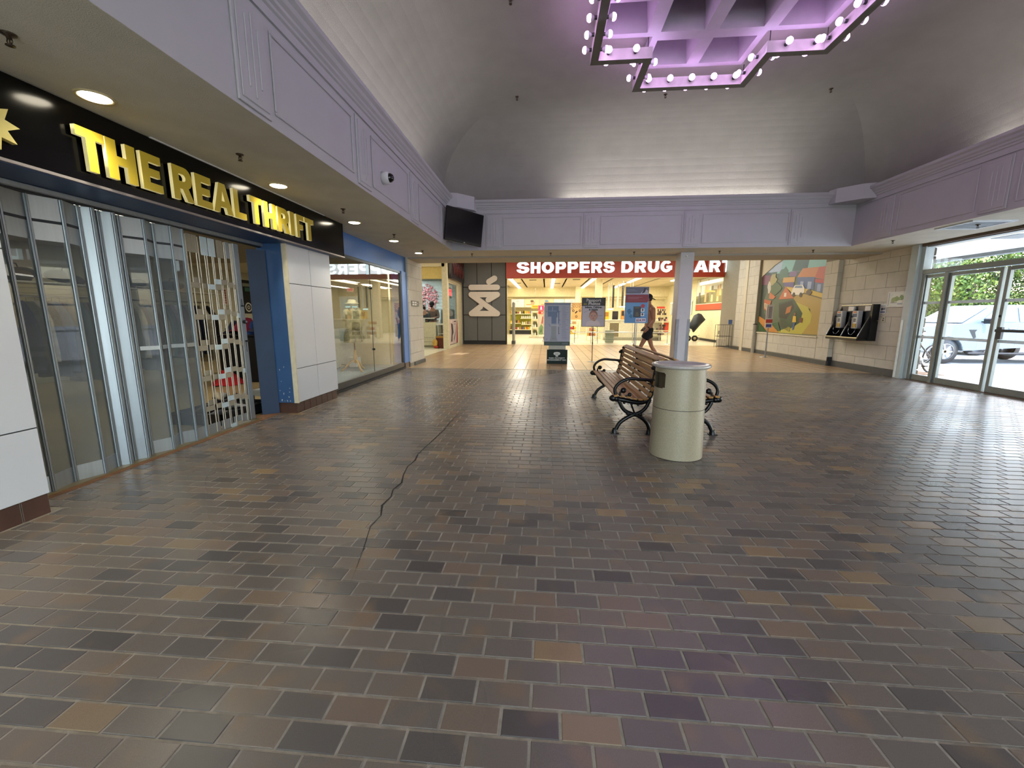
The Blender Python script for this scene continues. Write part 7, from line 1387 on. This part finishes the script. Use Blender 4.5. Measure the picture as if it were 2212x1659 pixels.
# restaurant staff behind the counter
def staff(lab, loc, tall, cloth, hair, hat, skc, lean):
    k = tall / 1.78; P = lambda x, y, z: (x * k, y * k, z * k)
    J = dict(pelvis=P(0, 0, .98), belly=P(0, -.02 * lean, 1.12), chest=P(0, -.06 * lean, 1.29), upper=P(0, -.1 * lean, 1.43), neck=P(0, -.13 * lean, 1.54), skull=P(0, -.18 * lean, 1.66), crown=P(0, -.18 * lean, 1.72), face=(0, -1, -.35),
     sho_l=P(-.19, -.09 * lean, 1.43), elb_l=P(-.25, -.14 * lean, 1.18), wri_l=P(-.08, -.36, 1.14), sho_r=P(.19, -.09 * lean, 1.43), elb_r=P(.26, -.14 * lean, 1.18), wri_r=P(.08, -.36, 1.14),
     hip_l=P(-.09, 0, .93), kne_l=P(-.1, -.02, .5), ank_l=P(-.1, .02, .09), toe_l=P(-.11, -.12, .035), hip_r=P(.09, 0, .93), kne_r=P(.1, -.02, .5), ank_r=P(.1, .02, .09), toe_r=P(.11, -.12, .035))
    t_ = figure('person', lab, loc, 0, J, skc, (hair, 'bun' if not hat else 'short')); cm = mat('shirt_' + cloth, cloth, .85, var=.25, scale=45)
    skin('shirt', [J['pelvis'], J['belly'], J['chest'], tuple(Vector(J['upper']) * .75 + Vector(J['neck']) * .25), J['sho_l'], J['elb_l'], tuple(Vector(J['elb_l']) * .4 + Vector(J['wri_l']) * .6), J['sho_r'], J['elb_r'], tuple(Vector(J['elb_r']) * .4 + Vector(J['wri_r']) * .6)], [(0, 1), (1, 2), (2, 3), (3, 4), (4, 5), (5, 6), (3, 7), (7, 8), (8, 9)], [(.175, .145), (.165, .14), (.185, .15), (.14, .125), .09, .066, .05, .09, .066, .05], cm, t_)
    skin('trousers', [P(0, 0, 1.0), P(0, 0, .94), J['hip_l'], J['kne_l'], P(-.1, .02, .12), J['hip_r'], J['kne_r'], P(.1, .02, .12)], [(0, 1), (1, 2), (2, 3), (3, 4), (1, 5), (5, 6), (6, 7)], [(.15, .125), (.165, .14), .11, .085, .07, .11, .085, .07], mat('trouser_black', '15161a', .85), t_)
    for s_ in 'lr': shoe_p(t_, J['ank_' + s_], J['toe_' + s_], bks)
    c = Vector(J['skull']); hb_ = mat('beanie', '17201c', .9, bump=.3)
    if hat: one('beanie', lambda b: b.ball((c.x, c.y + .01, c.z + .055), .106, hb_, 16, 10, (.98, 1.0, 1.05)), t_)
    one('face_mask', lambda b: b.ball((c.x, c.y - .05, c.z - .035), .062, bks if hat else mat('mask_white', 'd6d4d0', .7), 12, 8, (1.05, .75, .85)), t_)
staff('person in a grey brown checked shirt, black beanie and black mask behind the counter', (-4.86, 17.5, 0), 1.85, '6d5f5a', '151210', True, 'a87f68', .9)
staff('shorter dark haired person in dark clothes leaning over the counter, left of the beanie wearer', (-5.07, 17.05, 0), 1.66, '3c4447', '171513', False, 'b58c74', 1.5)
# area lights added to brighten the dark restaurant and the recess before it
for x, y, z, e_ in ((-5.4, 17.4, 2.9, 28), (-6.2, 18.2, 2.9, 14), (-5.2, 13.8, 3.7, 45)):
    l = bpy.data.lights.new('added_restaurant_fill', 'AREA'); l.size = .8; l.energy = e_; l.color = (.93, 1, 1) if y > 15 else (1, .93, .8); o = bpy.data.objects.new('added_restaurant_fill', l); COL.objects.link(o); o.location = (x, y, z)
